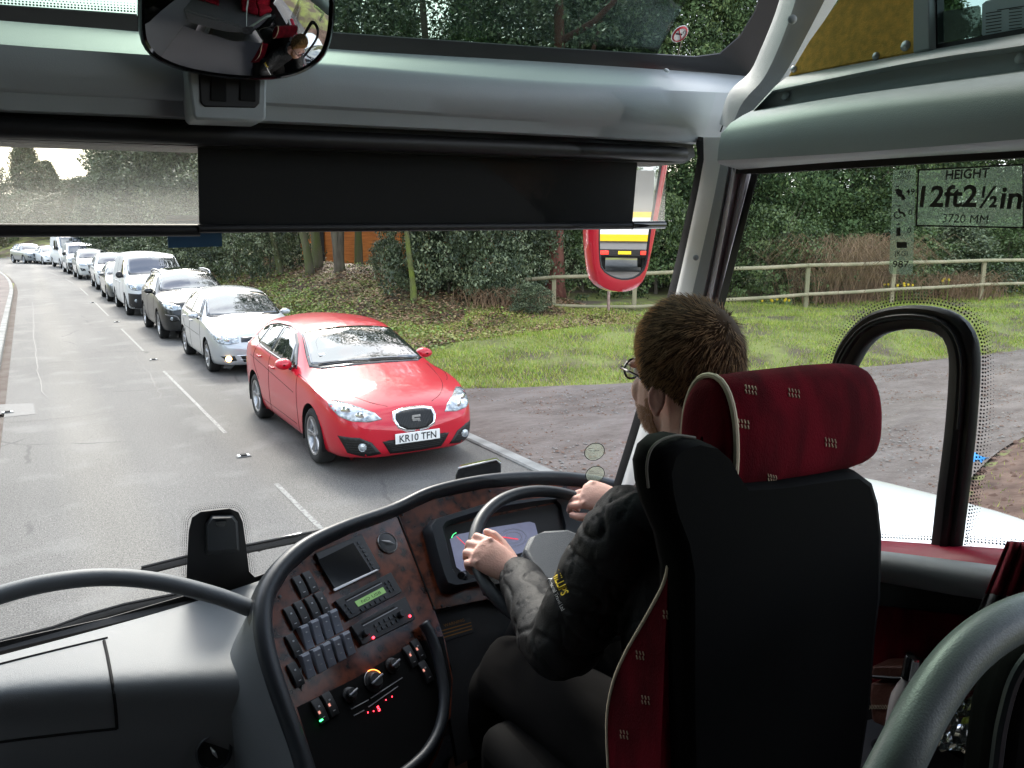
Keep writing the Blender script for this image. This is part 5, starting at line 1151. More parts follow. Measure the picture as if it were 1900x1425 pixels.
MB().grid(c).build('corner_member', M['trim'], coach, smooth=50)
screw(S(1470, 36, 1.575), (-.6, -.8, 0), r=.009)
# ochre panel and the little upper side window
plate('ochre_panel', [(1462, 142), (1500, 78), (1552, 6), (1590, -60), (1700, -60), (1698, 98), (1580, 118)], lambda x, y: AX(x, y, 1.355), (.02, 0, 0), M['ochre'], bevel=.002)
for x, y in ((1680, 85), (1473, 128), (1625, 104)): screw(AX(x, y, 1.354), (-1, 0, 0), r=.007 if y > 100 else .009, m=M['silver'])
plate('window_post', [(1694, -60), (1694, 100), (1724, 94), (1722, -60)], lambda x, y: AX(x, y, 1.345), (.03, 0, 0), M['trim'], bevel=.004)
fo = MB()
for q in ([(1722, -60), (1722, 96), (1740, 92), (1738, -60)], [(1722, 96), (2300, -6), (2300, -22), (1738, 82)]): fo.prism([AX(x, y, 1.365) for x, y in q], (.02, 0, 0))
fo.build('upper_window_frame', M['blackp'], coach)
plate('upper_side_pane', [(1735, -90), (1735, 90), (2300, -10), (2300, -200)], lambda x, y: AX(x, y, 1.385), (.004, 0, 0), M['pane_tint'])
def px_text(name, txt, A, B, h, fn, n, m, parent, bold=0):
    a, b = fn(*A), fn(*B); up = (fn(A[0], A[1] - h) - a); hh = up.length
    return text_on(name, txt, a, b, n, hh, m, parent, bold=bold)
st = plate('notice_sticker', [(1823, 8), (1830, 2), (1960, -26), (1960, 60), (1828, 70), (1822, 64)], lambda x, y: AX(x, y, 1.383), (-.001, 0, 0), mat('pale blue sticker', (.50, .62, .66), .5))
lines = MB()
for k in range(8):
    x0, x1 = (1829, 1858) if k else (1850, 1900); y = 18 + 6 * k; 
    lines.prism([AX(x0, y, 1.3815), AX(x1, y - (x1 - x0) * .15, 1.3815), AX(x1, y + 1.6 - (x1 - x0) * .15, 1.3815), AX(x0, y + 1.6, 1.3815)], (.0004, 0, 0))
    if k: lines.prism([AX(1872, y - 7, 1.3815), AX(1896, y - 10, 1.3815), AX(1896, y - 8.6, 1.3815), AX(1872, y - 5.6, 1.3815)], (.0004, 0, 0))
lines.build('print_lines', M['ink'], st, smooth=None)
plate('grey_sticker', [(1740, 26), (1744, 22), (1816, 10), (1820, 14), (1820, 66), (1740, 80)], lambda x, y: AX(x, y, 1.383), (-.001, 0, 0), glass_mat('smoky sticker', (.35, .38, .35), .0, .18, (.4, .42, .4)))
# ---- driver's window: pane, frame of the opening part, dots, stickers
GX = 1.435; gfn = lambda x, y: AX(x, y, GX - .004)
plate('driver_window', [(1402, 300), (2600, 200), (2600, 1120), (1236, 985), (1330, 580)], lambda x, y: AX(x, y, GX), (.004, 0, 0), M['pane'])
plate('window_edge_frit', [(1396, 315), (1408, 320), (1345, 565), (1258, 900), (1240, 900), (1333, 560)], lambda x, y: AX(x, y, GX - .002), (-.001, 0, 0), M['blackp'])
outer = [(1500, 1010), (1522, 860), (1546, 700), (1556, 655), (1578, 618), (1612, 586), (1655, 570), (1705, 566), (1755, 573), (1793, 592), (1815, 628), (1820, 680), (1812, 800), (1797, 930), (1787, 1012)]
inner = [(1536, 1010), (1556, 850), (1576, 716), (1592, 672), (1612, 640), (1640, 620), (1680, 611), (1715, 611), (1746, 620), (1762, 642), (1766, 690), (1758, 800), (1742, 930), (1733, 1010)]
o3 = resample(cr([AX(x, y, GX - .004) for x, y in outer], 5), 60); i3 = resample(cr([AX(x, y, GX - .004) for x, y in inner], 5), 60)
fr = MB(); inn = Vector((-1, 0, 0)); prof = [(0, 0), (0, .012), (.12, .018), (.30, .016), (.36, .022), (.55, .024), (.62, .016), (.9, .014), (1, .010), (1, -.012)]
fr.grid([[a.lerp(b, t) + inn * h for a, b in zip(o3, i3)] for t, h in prof]); fo_ = fr.build('opening_window_frame', M['blackp'], coach, smooth=50)
MB().tube([a.lerp(b, .40) + inn * .024 for a, b in zip(o3, i3)][18:48], .0022, 6).build('frame_bead', M['vinyl'], fo_)
nx_ = Vector((-1, 0, 0)); cpx = (1668, 800)
def grow(path, g): return [(x + (x - cpx[0]) / math.hypot(x - cpx[0], y - cpx[1]) * g, y + (y - cpx[1]) / math.hypot(x - cpx[0], y - cpx[1]) * g) for x, y in path]
dots([(grow(outer[1:], 5 + 6 * k), .0021 - .00034 * k) for k in range(5)], gfn, .0066, nx_)
dots([([(1795, 1004 - 5 * k), (1890, 1012 - 5 * k), (2000, 1020 - 5 * k)], .0022 - .0005 * k) for k in range(3)], gfn, .0062, nx_)
dots([([(1520, 992 - 5 * k), (1640, 997 - 5 * k), (1733, 1001 - 5 * k)], .0022 - .0005 * k) for k in range(3)], gfn, .0062, nx_)
dots([([(1352 + 6 * k, 560), (1405 + 5 * k, 335)], .0020 - .0004 * k) for k in range(3)], gfn, .0062, nx_)
tx = AX(1700, 700, GX - .006); TN = (-1, 0, 0)
STK = glass_mat('clear sticker', (.72, .80, .70), .0, .10, (.55, .6, .5))
sfn = lambda x, y: AX(x, y, GX - .006)
hs = plate('height_sign', [(1703, 314), (1900, 304), (1901, 424), (1699, 420)], sfn, (-.0008, 0, 0), STK)
bd = MB()
for q in ([(1703, 314), (1900, 304), (1900, 307), (1703, 317)], [(1699, 417), (1901, 421), (1901, 424), (1699, 420)], [(1703, 314), (1706, 314), (1702, 420), (1699, 420)], [(1897, 304), (1900, 304), (1901, 424), (1898, 424)]): bd.prism([AX(x, y, GX - .008) for x, y in q], (-.0006, 0, 0))
bd.build('sign_border', M['ink'], hs, smooth=None)
tfn = lambda x, y: AX(x, y, GX - .0085)
px_text('letters', 'HEIGHT', (1755, 333), (1836, 329), 17, tfn, TN, M['ink'], hs, .02)
px_text('letters', '12ft2', (1707, 383), (1812, 383), 38, tfn, TN, M['ink'], hs, .022)
px_text('letters', '½', (1817, 384), (1850, 384), 38, tfn, TN, M['ink'], hs, .02)
px_text('letters', 'in', (1855, 386), (1895, 387), 38, tfn, TN, M['ink'], hs, .022)
px_text('letters', '3720 MM', (1749, 412), (1833, 415), 15, tfn, TN, M['ink'], hs, .0)
cs = plate('capacity_sticker', [(1657, 316), (1700, 312), (1694, 505), (1690, 510), (1652, 508), (1650, 504)], sfn, (-.0008, 0, 0), STK)
px_text('letters', 'MAX', (1669, 325), (1690, 324), 8, tfn, TN, M['ink'], cs, .0); px_text('letters', 'CAPACITY', (1660, 334), (1697, 332), 7, tfn, TN, M['ink'], cs, .0)
px_text('letters', '49', (1681, 361), (1697, 361), 11, tfn, TN, M['ink'], cs, .008); px_text('letters', '0', (1686, 399), (1693, 399), 10, tfn, TN, M['ink'], cs, .008); px_text('letters', '0', (1684, 432), (1691, 432), 10, tfn, TN, M['ink'], cs, .008)
px_text('letters', '(KG)', (1661, 475), (1685, 475), 10, tfn, TN, M['ink'], cs, .0); px_text('letters', '987', (1657, 496), (1687, 496), 12, tfn, TN, M['ink'], cs, .012)
pc = MB()
def icon(segs, r=1.6):
    for a, b in segs: pc.tube([AX(a[0], a[1], GX - .0088), AX(b[0], b[1], GX - .0088)], .0022 * r / 1.6, 6, flat=.25, up=(1, 0, 0))
icon([((1665, 345), (1665, 347)), ((1664, 351), (1666, 361)), ((1666, 361), (1674, 362)), ((1674, 362), (1677, 371)), ((1666, 354), (1674, 357))], 2.6)
icon([((1668, 381), (1668, 383))], 2.4); icon([((1667, 387), (1669, 394)), ((1669, 394), (1676, 395)), ((1676, 395), (1679, 402))], 1.5); icon([((1665 + 6 * math.cos(a), 399 + 6 * math.sin(a)), (1665 + 6 * math.cos(a + .5), 399 + 6 * math.sin(a + .5))) for a in [.2 + .5 * k for k in range(9)]], .9)
icon([((1667, 415), (1667, 417)), ((1667, 422), (1667, 438))], 3.2)
pc.prism([AX(x, y, GX - .0088) for x, y in ((1664, 449), (1683, 449), (1683, 460), (1664, 460))], (-.0006, 0, 0)); pc.build('pictograms', M['ink'], cs, smooth=None)
# ---- sill under the driver's window
R_ = rows_px([([(1150, 962), (1500, 992), (1642, 1003), (1870, 1018), (2400, 1052)], 1.425), ([(1150, 968), (1500, 1000), (1642, 1012), (1860, 1028), (2400, 1070)], 1.385), ([(1150, 976), (1500, 1008), (1642, 1023), (1842, 1048), (2400, 1110)], 1.365)], AXf, 20)
MB().grid(R_).build('red_sill', M['redstrip'], coach, smooth=60)
R_ = rows_px([([(1150, 976), (1500, 1008), (1642, 1023), (1842, 1048), (2400, 1110)], 1.364), ([(1150, 982), (1500, 1014), (1642, 1030), (1835, 1058), (2400, 1125)], 1.335), ([(1150, 1000), (1500, 1030), (1640, 1046), (1825, 1074), (2400, 1145)], 1.322),
    ([(1150, 1020), (1500, 1048), (1640, 1064), (1815, 1090), (2400, 1165)], 1.326), ([(1150, 1034), (1500, 1062), (1640, 1078), (1800, 1106), (2400, 1185)], 1.345), ([(1150, 1036), (1500, 1066), (1640, 1082), (1800, 1110), (2400, 1190)], 1.42)], AXf, 20)
MB().grid(R_).build('window_ledge', M['trim'], coach, smooth=60)
plate('side_lining', [(1100, 1020), (2500, 1160), (2500, 2600), (1000, 2600)], lambda x, y: AX(x, y, 1.40), (.01, 0, 0), M['blackp'])
plate('lower_side_fabric', [(1560, 1118), (1850, 1150), (1850, 1330), (1560, 1262)], lambda x, y: AX(x, y, 1.385), (.012, 0, 0), M['moquette'], bevel=.004)

# ---- dashboard: passenger side
R_ = [[AZ(x, y, z) if kind == 'z' else AY(x, y, z) for x, y in xs_] for xs_, kind, z in (
    ([(-420, 1325), (-180, 1262), (0, 1216), (200, 1163), (350, 1120), (480, 1078), (560, 1050)], 'z', 1.650),
    ([(-420, 1340), (-180, 1278), (0, 1228), (200, 1174), (350, 1132), (480, 1092), (560, 1064)], 'z', 1.652),
    ([(-420, 1372), (-180, 1315), (0, 1262), (200, 1228), (350, 1202), (480, 1176), (560, 1160)], 'z', 1.642),
    ([(-420, 1380), (-180, 1330), (0, 1284), (200, 1262), (350, 1246), (480, 1232), (560, 1222)], 'z', 1.632),
    ([(-420, 1395), (-180, 1348), (0, 1302), (200, 1284), (350, 1272), (480, 1262), (560, 1256)], 'z', 1.615),
    ([(-420, 1412), (-180, 1366), (0, 1322), (200, 1306), (350, 1296), (480, 1290), (560, 1286)], 'z', 1.588),
    ([(-420, 1440), (-180, 1400), (0, 1352), (200, 1338), (350, 1330), (480, 1324), (560, 1320)], 'z', 1.545))]
last = R_[-1]
for dz, dy in ((.07, .0), (.2, .02), (.45, .08), (.6, .2)): R_.append([p + Vector((0, dy, -dz)) for p in last])
R_ = [resample(cr(r, 6), 40) for r in R_]; R_ = list(map(list, zip(*[resample(cr(c_, 5), 48) for c_ in zip(*R_)])))
dash = MB().grid(R_).build('dashboard', M['dash'], coach, smooth=180)
dbv = bvh_of_raw([wmat(dash) @ v.co for v in dash.data.vertices], [tuple(p.vertices) for p in dash.data.polygons])
def hit(bv, px, py, off=0.0):
    r = ray(px, py).normalized(); h = bv.ray_cast(CE, r)
    return None if h[0] is None else h[0] - r * off
def seam(bv, pts, r, m, name, parent, off=.001, n=10):
    P = [Vector((x, y, 0)) for x, y in pts]; q = [hit(bv, p.x, p.y, off) for p in cr(P, n)]; q = [p for p in q if p is not None]
    return MB().tube(q, r, 6).build(name, m, parent)
seam(dbv, [(193, 1189), (200, 1220), (208, 1265), (214, 1310), (217, 1352)], .0035, M['dark'], 'lid_seam', dash)
seam(dbv, [(217, 1352), (120, 1362), (0, 1377), (-150, 1398)], .003, M['dark'], 'lid_seam', dash)
seam(dbv, [(200, 1183), (100, 1207), (0, 1232), (-150, 1272)], .0025, M['dark'], 'lid_seam', dash)
def disc_at(p, n, prof, m, name, parent, seg=28):
    M_ = Vector(n).to_track_quat('Z', 'Y').to_matrix().to_4x4(); M_.translation = p
    return MB().lathe(prof, M_, seg).build(name, m, parent)
p = hit(dbv, 397, 1396, .014); vn = Vector((-.12, -.86, .50)).normalized()
v = disc_at(p, vn, [(.036, -.01), (.037, .004), (.033, .007), (.031, .003), (.0305, -.004)], M['vinyl'], 'round_vent', dash)
disc_at(p, vn, [(.0305, -.003), (.001, -.002)], M['dark'], 'vent_back', v)
r2 = vn.cross(Vector((0, 0, 1))).normalized(); u2 = r2.cross(vn)
MB().tube([p + vn * .004 + u2 * -.012 + r2 * -.006, p + vn * .008, p + vn * .004 + u2 * .012 + r2 * .006], [.001, .004, .001], 8).build('vent_tab', M['silver'], v)
# grab rail in front of the passenger side
MB().tube(cr([AZ(-230, 1300, 1.63), S(-190, 1225, 1.50), S(-130, 1150, 1.50), S(0, 1104, 1.56), (S(100, 1080, 1.60)), S(200, 1071, 1.64), S(300, 1080, 1.68), S(400, 1105, 1.72), S(462, 1128, 1.75), S(480, 1136, 1.76)], 8), .0185, 18).build('front_grab_rail', M['dash'], coach, smooth=180)
# ---- instrument console planes
uL = Vector((.936, .352, 0)).normalized(); th = rad(40); nL = (Vector((.352, -.936, 0)).normalized() * math.cos(th) + Vector((0, 0, 1)) * math.sin(th)).normalized(); vL = nL.cross(uL).normalized()
pL = S(650, 1150, 1.86)
def PL(px, py, off=0.0): return OP(px, py, pL + nL * off, nL)
s0, s1 = PL(738, 957), PL(806, 1131); sd = (s0 - s1).normalized()
nM = Vector((1, 0.0, 0)).cross(sd).normalized(); nM = nM if nM.y < 0 else -nM; uM = Vector((1, 0, 0)); vM = nM.cross(uM).normalized()
def PM(px, py, off=0.0): return OP(px, py, s0 + nM * off, nM)
rimpx = [(566, 1480), (545, 1400), (520, 1330), (497, 1265), (480, 1205), (474, 1150), (482, 1098), (510, 1050), (560, 1005), (630, 972), (700, 948), (738, 933), (800, 905), (900, 884), (1000, 878), (1080, 883), (1150, 898), (1210, 925), (1290, 985)]
def rimP(x, y, off=.012): return PL(x, y, off) if x < 738 else PM(x, y, off)
rp_ = [rimP(x, y) for x, y in rimpx]
inpx = [(598, 1480), (575, 1400), (550, 1330), (527, 1265), (510, 1205), (503, 1150), (510, 1108), (536, 1064), (584, 1022), (650, 990), (705, 970), (742, 955), (805, 926), (900, 906), (1000, 899), (1075, 903), (1140, 917), (1195, 945), (1270, 1000)]
ip_ = [rimP(x, y, .0) for x, y in inpx]
n_ = 90; RP = resample(cr(rp_, 6), n_); IP = resample(cr(ip_, 6), n_)
nav = [(nL if i < n_ * .58 else nM) for i in range(n_)]
sk = []
for i in range(n_):
    o_ = (RP[i] - IP[i]).normalized(); nn = nav[i]; t = min(1, max(0, (i - n_ * .52) / (n_ * .12))); nn = (nL.lerp(nM, t)).normalized()
    a = RP[i]; b = IP[i]
    sk.append([b - nn * .004, b + nn * .006, a.lerp(b, .7) + nn * .022, a.lerp(b, .3) + nn * .024, a + nn * .016, a + o_ * .005 + nn * .002, a + o_ * .007 - nn * .02, a + o_ * .004 - nn * (.04 if i < 50 else .08), a - nn * (.05 if i < 50 else .2)])
hood = MB().grid(sk).build('console_hood', M['vinyl'], coach, smooth=180)
# left flank of the console, swelling down into the dashboard
fk = []
for i in range(0, 60):
    o_ = (RP[i] - IP[i]).normalized(); a = RP[i] + o_ * .006 - nL * .004; w = math.sin(min(1, i / 40) * 1.9)
    dl = .10
    fk.append([a, a + Vector((-.012, .0, -.03)), a + Vector((-.030, .01, -.07)), a + Vector((-.055, .03, -.13)), a + Vector((-.06, .08, -.22)), a + Vector((-.04, .12, -.4))])
MB().grid(fk).build('console_flank', M['dash'], coach, smooth=180)
# wood fascias
Lp = [(x, y) for x, y in inpx[1:12]]; Lp = Lp[::-1] + [(575, 1400), (640, 1480), (760, 1480), (808, 1400), (834, 1330), (838, 1260), (826, 1190), (806, 1131)]
Lp = [(742, 955)] + [(x, y) for x, y in inpx[10:0:-1]] + [(598, 1480), (770, 1480), (812, 1400), (836, 1330), (840, 1260), (826, 1190), (806, 1131)]
fasL = MB().prism([PL(x, y, .0) for x, y in Lp], -nL * .012).build('wood_fascia', M['wood'], coach, smooth=None)
Mp = [(742, 955)] + inpx[12:19] + [(1260, 1120), (1000, 1120), (900, 1112), (806, 1131)]
fasM = MB().prism([PM(x, y, .0) for x, y in Mp], -nM * .012).build('wood_fascia', M['wood'], coach, smooth=None)
MB().tube([s0 + nL * .001, s1 + nL * .001], .0025, 5).build('fascia_seam', M['dark'], coach)
for x, y in ((737, 957), (747, 955), (519, 1107), (805, 1128), (820, 1124), (1077, 893 + 8), (909, 911)):
    if x < 740 or x == 805: disc_at(PL(x, y, .001), nL, [(.004, 0), (.0038, .0015), (.0005, .002)], M['btn'], 'screw', fasL, 10)
    else: disc_at(PM(x, y, .001), nM, [(.004, 0), (.0038, .0015), (.0005, .002)], M['btn'], 'screw', fasM, 10)
# trim tube round the bottom right of the console
MB().tube(cr([PL(786, 1156, .02), PL(800, 1180, .022), PL(814, 1225, .022), PL(824, 1290, .022), PL(818, 1345, .022), PL(796, 1390, .022), PL(762, 1425, .022), PL(700, 1470, .022)], 6), .0135, 14).build('console_edge', M['vinyl'], coach, smooth=180)
MB().prism([PL(x, y, .0) for x, y in ((551, 1312), (600, 1288), (660, 1258), (720, 1222), (770, 1193), (822, 1180), (838, 1262), (832, 1335), (808, 1398), (762, 1478), (600, 1478), (578, 1400))], nL * .0009).build('lower_console_panel', mat('black console panel', (.004, .004, .004), .6, spec=.12), coach, smooth=None)
MLf = Matrix((uL, vL, nL)).transposed(); MMf = Matrix((uM, vM, nM)).transposed()
def zL(zx, zy, off=0): return PL(450 + zx / 2.479, 850 + zy / 2.479, off)
def zM(zx, zy, off=0): return PM(450 + zx / 2.479, 850 + zy / 2.479, off)
def quadL(name, zs, h0, h1, m, parent, bevel=.002): return MB().prism([zL(x, y, h0) for x, y in zs], nL * (h1 - h0)).build(name, m, parent, bevel=bevel)
# rocker switches
def rocker(zx, zy, raised, w=.0225, h=.052):
    c = zL(zx, zy); mb = MB(); rows = []
    prof = [(-.5, .002), (-.5, .006), (-.3, .009), (0, .010), (.3, .009), (.5, .006), (.5, .002)] if not raised else [(-.5, .002), (-.5, .004), (-.35, .007), (-.1, .011), (.15, .016), (.35, .020), (.46, .019), (.5, .014), (.5, .002)]
    for x in (-.5, -.42, .42, .5):
        k = .8 if abs(x) == .5 else 1
        rows.append([c + uL * (x * w) + vL * (t * h) + nL * (z * k) for t, z in prof])
    mb.grid(rows); 
    for r_ in (rows[0], rows[-1]): mb.add(r_, [tuple(range(len(r_)))])
    o = mb.build('rocker_switch', M['btn_skylit'] if raised else M['btn'], fasL, smooth=30)
    mk = MB(); mk.box(c + vL * (-.22 * h if raised else -.30 * h) + nL * (.0100 if raised else .0095), (.006, .0016, .0008), MLf)
    mk.box(c + vL * (.16 * h) + nL * (.0165 if raised else .0104), (.0045, .0035, .0006), MLf @ Matrix.Rotation(rad(-14 if raised else 0), 3, 'X'))
    mk.build('switch_mark', mat('mark grey', (.5, .5, .52), .5) if 'mk' not in M else M['mk'], o)
M['mk'] = mat('printed mark', (.42, .43, .45), .5); M['mkred'] = mat('printed red mark', (.5, .16, .13), .5, emit=(1, .4, .3), estr=.25)
for zx, zy in ((262, 595), (307, 573), (222, 738), (268, 712), (318, 690), (363, 668), (232, 865), (240, 998)): rocker(zx, zy, False)
for zx, zy in ((286, 828), (333, 803), (378, 779), (420, 756), (292, 958), (342, 933), (388, 908), (433, 883), (478, 857)): rocker(zx, zy, True)
for zx, zy in ((350, 1165), (398, 1135), (768, 915), (803, 885), (838, 985)): rocker(zx, zy, False)
mk = MB()
for zx, zy, w in ((354, 1170, .005), (400, 1135, .005), (772, 905, .005), (803, 878, .005), (834, 976, .005)): mk.box(zL(zx, zy, .0112), (w, w * 1.3, .0005), MLf)
mk.build('lit_symbols', M['mkred'], fasL, smooth=None)
MB().box(zL(362, 1206, .011), (.009, .0035, .002), MLf).build('green_indicator', mat('green light', (.02, .6, .1), .4, emit=(.05, 1, .2), estr=2.2), fasL, bevel=.001)
# screen with its column of keys
b = quadL('monitor', [(326, 445), (540, 357), (628, 515), (420, 615)], .0, .010, M['btn'], fasL)
quadL('monitor_trim', [(412, 606), (610, 515), (626, 516), (420, 617)], .008, .0125, M['silver'], b, .001)
quadL('display', [(346, 470), (508, 390), (592, 522), (422, 597)], .0098, .0110, M['screen'], b, 0)
for k in range(7): quadL('key', [(528 + k * 11.5 - 3, 385 + k * 19 + 2), (540 + k * 11.5 - 3, 379 + k * 19 + 2), (547 + k * 11.5 - 3, 391 + k * 19 + 2), (535 + k * 11.5 - 3, 397 + k * 19 + 2)], .0095, .0120, M['vinyl'], b, .0005)
# oval vent
vc = zL(665, 391, .001); v = disc_at(vc, nL, [(.0285, 0), (.0290, .003), (.0275, .0045), (.0265, .003)], M['silver'], 'round_vent', fasL)
disc_at(vc, nL, [(.0268, .002), (.020, .004), (.008, .003), (.0005, .003)], M['btn'], 'vent_louvre', v)
MB().tube([vc + nL * .005 + uL * -.016 + vL * .010, vc + nL * .009, vc + nL * .005 + uL * .016 + vL * -.010], [.0006, .003, .0006], 8).build('vent_tab', M['silver'], v)
# two radios
def radio(zs, lab):
    b = quadL('radio', zs, .0, .012, M['btn'], fasL, .0015); P = [zL(x, y, .0122) for x, y in zs]     # tl, tr, br, bl
    f = lambda s, t: (P[0].lerp(P[1], s)).lerp(P[3].lerp(P[2], s), t)
    def q(name, s0_, t0, s1_, t1, h, m): MB().prism([f(s0_, t0), f(s1_, t0), f(s1_, t1), f(s0_, t1)], nL * h).build(name, m, b, bevel=0)
    return b, q, f
b1, q1, f1 = radio([(415, 665), (672, 533), (724, 622), (480, 750)], '')
q1('cd_slot', .18, .12, .80, .20, .0012, M['dark']); q1('slot_lip', .18, .20, .82, .235, .0012, M['mk'])
q1('lcd', .28, .40, .80, .68, .0006, mat('green lcd', (.16, .26, .10), .3, emit=(.3, .6, .2), estr=.12))
P_ = [f1(.36, .62), f1(.72, .62)]; text_on('lcd_letters', 'NO USB', P_[0], P_[1], nL, .0075, M['ink'], b1, off=.0014)
for k in range(6): q1('key', .28 + k * .09, .78, .35 + k * .09, .92, .0022, M['vinyl'])
for k in range(3): q1('key', .05, .30 + k * .2, .10, .42 + k * .2, .0022, M['vinyl']); q1('key', .13, .30 + k * .2, .18, .42 + k * .2, .0022, M['vinyl']); q1('key', .86, .25 + k * .2, .90, .37 + k * .2, .0022, M['vinyl']); q1('key', .93, .25 + k * .2, .97, .37 + k * .2, .0022, M['vinyl'])
b2, q2, f2 = radio([(488, 780), (738, 645), (786, 745), (540, 868)], '')
q2('cd_slot', .20, .12, .80, .20, .0012, M['dark']); q2('slot_lip', .20, .21, .84, .25, .0012, M['mk'])
for k in range(5): q2('key', .36 + k * .09, .40, .42 + k * .09, .54, .0025, M['vinyl']); q2('key', .36 + k * .09, .64, .42 + k * .09, .78, .0025, M['vinyl'])
for s in (.17, .83): disc_at(f2(s, .56), nL, [(.009, 0), (.0088, .012), (.0078, .0135), (.0005, .0135)], M['vinyl'], 'volume_knob', b2, 18)
q2('cd_key', .05, .35, .09, .5, .0025, M['vinyl']); q2('cd_key', .05, .65, .09, .8, .0025, M['vinyl'])
RL = mat('red light', (.7, .02, .02), .4, emit=(1, .03, .05), estr=3)
for zx, zy in ((601, 826), (769, 727)): disc_at(zL(zx, zy, .013), nL, [(.0032, 0), (.003, .002), (.0003, .0025)], RL, 'red_indicator', fasL, 12)
# climate dials
for zx, zy, r, ring in ((600, 1028, .024, 1), (490, 1090, .017, 0), (686, 955, .018, 0)):
    c = zL(zx, zy, .001); k = disc_at(c, nL, [(r, 0), (r * .98, .004), (r * .7, .006), (r * .68, .016), (r * .6, .018), (.0005, .018)], M['btn'], 'climate_dial', fasL, 26)
    MB().box(c + nL * .02, (r * 1.5, .004, .006), MLf @ Matrix.Rotation(rad(12), 3, 'Z')).build('dial_grip', M['btn_skylit'], k, bevel=.001)
    if ring: 
        arc = [c + nL * .006 + uL * (r * 1.05 * math.cos(a)) + vL * (r * 1.05 * math.sin(a)) for a in [rad(20 + 160 * j / 14) for j in range(15)]]
        MB().tube(arc[:8], .0011, 5).build('dial_ring', mat('orange glow', (.8, .2, .05), .4, emit=(1, .25, .05), estr=1.6), k); MB().tube(arc[7:], .0009, 5).build('dial_ring', M['silver'], k)
ln = MB()
for a_, b_ in (((500, 1155), (580, 1112)), ((590, 1105), (735, 1010)), ((512, 1185), (560, 1160)), ((580, 1145), (715, 1050))): ln.tube([zL(*a_, .002), zL(*b_, .002)], .0011, 5)
ln.build('panel_lines', M['mk'], fasL)
text_on('lit_digit', '5', zL(624, 1166, .003), zL(634, 1161, .003), nL, .011, RL, fasL, bold=.03)
for zx, zy in ((577, 1170), (603, 1164), (660, 1112), (688, 1097)): disc_at(zL(zx, zy, .003), nL, [(.0016, 0), (.0003, .0015)], RL, 'red_indicator', fasL, 8)
# ---- instrument binnacle
def ring_M(name, outer_z, inner_z, h_out, h_in, m, parent, h_mid=.02):
    a = resample([zM(x, y, 0) for x, y in outer_z + outer_z[:1]], 61)[:-1]; b = resample([zM(x, y, 0) for x, y in inner_z + inner_z[:1]], 61)[:-1]
    rows = [a, [p + nM * h_out for p in a], [p.lerp(q, .25) + nM * h_mid for p, q in zip(a, b)], [p.lerp(q, .8) + nM * h_mid for p, q in zip(a, b)], [p + nM * h_in for p in b], [p - nM * .03 for p in b]]
    mb = MB(); mb.grid(rows, True); return mb.build(name, m, parent, smooth=50)
oz = [(826, 335), (840, 305), (1100, 225), (1480, 190), (1800, 215), (1820, 560), (1500, 560), (1060, 590), (945, 632), (915, 625), (900, 600), (860, 470)]
iz = [(915, 345), (930, 318), (1110, 262), (1430, 205), (1450, 225), (1475, 330), (1460, 400), (1400, 500), (1060, 560), (985, 585), (965, 575), (940, 470)]
bin_ = ring_M('instrument_binnacle', oz, iz, .022, .020, M['vinyl'], coach, .040)
MB().prism([zM(x, y, .003) for x, y in [(892, 325), (1460, 205), (1500, 500), (960, 610)]], nM * .002).build('binnacle_floor', M['blackp'], bin_, smooth=None)
disp = mat('lit display', (.10, .11, .16), .15, emit=(.26, .28, .42), estr=.16, var=.25, vscale=18)
MB().prism([zM(x, y, .008) for x, y in [(955, 372), (985, 352), (1150, 318), (1320, 292), (1345, 300), (1368, 385), (1360, 410), (1010, 520), (985, 500)]], -nM * .004).build('instrument_display', disp, bin_, smooth=None)
nd = MB(); nd.tube([zM(985, 360, .010), zM(1025, 398, .010)], .0009, 5); nd.tube([zM(1190, 362, .010), zM(1268, 373, .010)], .0013, 5); nd.build('needle', mat('needle red', (.6, .02, .04), .4, emit=(1, .03, .06), estr=.35), bin_)
MB().tube([zM(972 + 30 * math.cos(a) + 20, 372 + 30 * math.sin(a), .010) for a in [rad(190 + 8 * k) for k in range(9)]], .0010, 4).build('green_scale', mat('green scale', (.1, .6, .2), .4, emit=(.1, 1, .3), estr=.7), bin_)
ringm = MB()
for r in (26, 40): ringm.tube([zM(1245 + r * 1.5 * math.cos(a), 365 + r * math.sin(a), .0095) for a in [2 * math.pi * k / 28 for k in range(28)]], .0006, 4, closed=True)
ringm.build('dial_rings', M['mk'], bin_)
c = PM(858, 1070, .02); disc_at(c, (nM + Vector((-.6, 0, 0))).normalized(), [(.013, -.02), (.014, 0), (.012, .012), (.010, .014), (.0005, .014)], M['gloss_black'], 'light_switch_knob', bin_, 18)
# warning plate under the fascia
plate('lower_panel', [(800, 1140), (900, 1112), (1100, 1105), (1100, 1300), (850, 1420), (835, 1330), (838, 1240), (812, 1160)], lambda x, y: PM(x, y, -.03), -nM * .02, M['blackp'])
wp = plate('warning_label', [(815, 1162), (872, 1146), (880, 1172), (824, 1190)], lambda x, y: PM(x, y, -.028), nM * .001, M['btn'])
M['wtxt'] = mat('amber print', (.35, .16, .02), .6)
text_on('letters', 'WARNING', PM(824, 1164, -.0265), PM(862, 1153, -.0265), nM, .0075, M['wtxt'], wp)
ln = MB()
for k in range(3): ln.prism([PM(818 + 2 * k, 1170 + 6 * k, -.0265), PM(874 + k, 1154 + 6 * k, -.0265), PM(874 + k, 1156 + 6 * k, -.0265), PM(818 + 2 * k, 1172 + 6 * k, -.0265)], nM * .0004)
ln.build('print_lines', M['wtxt'], wp, smooth=None)
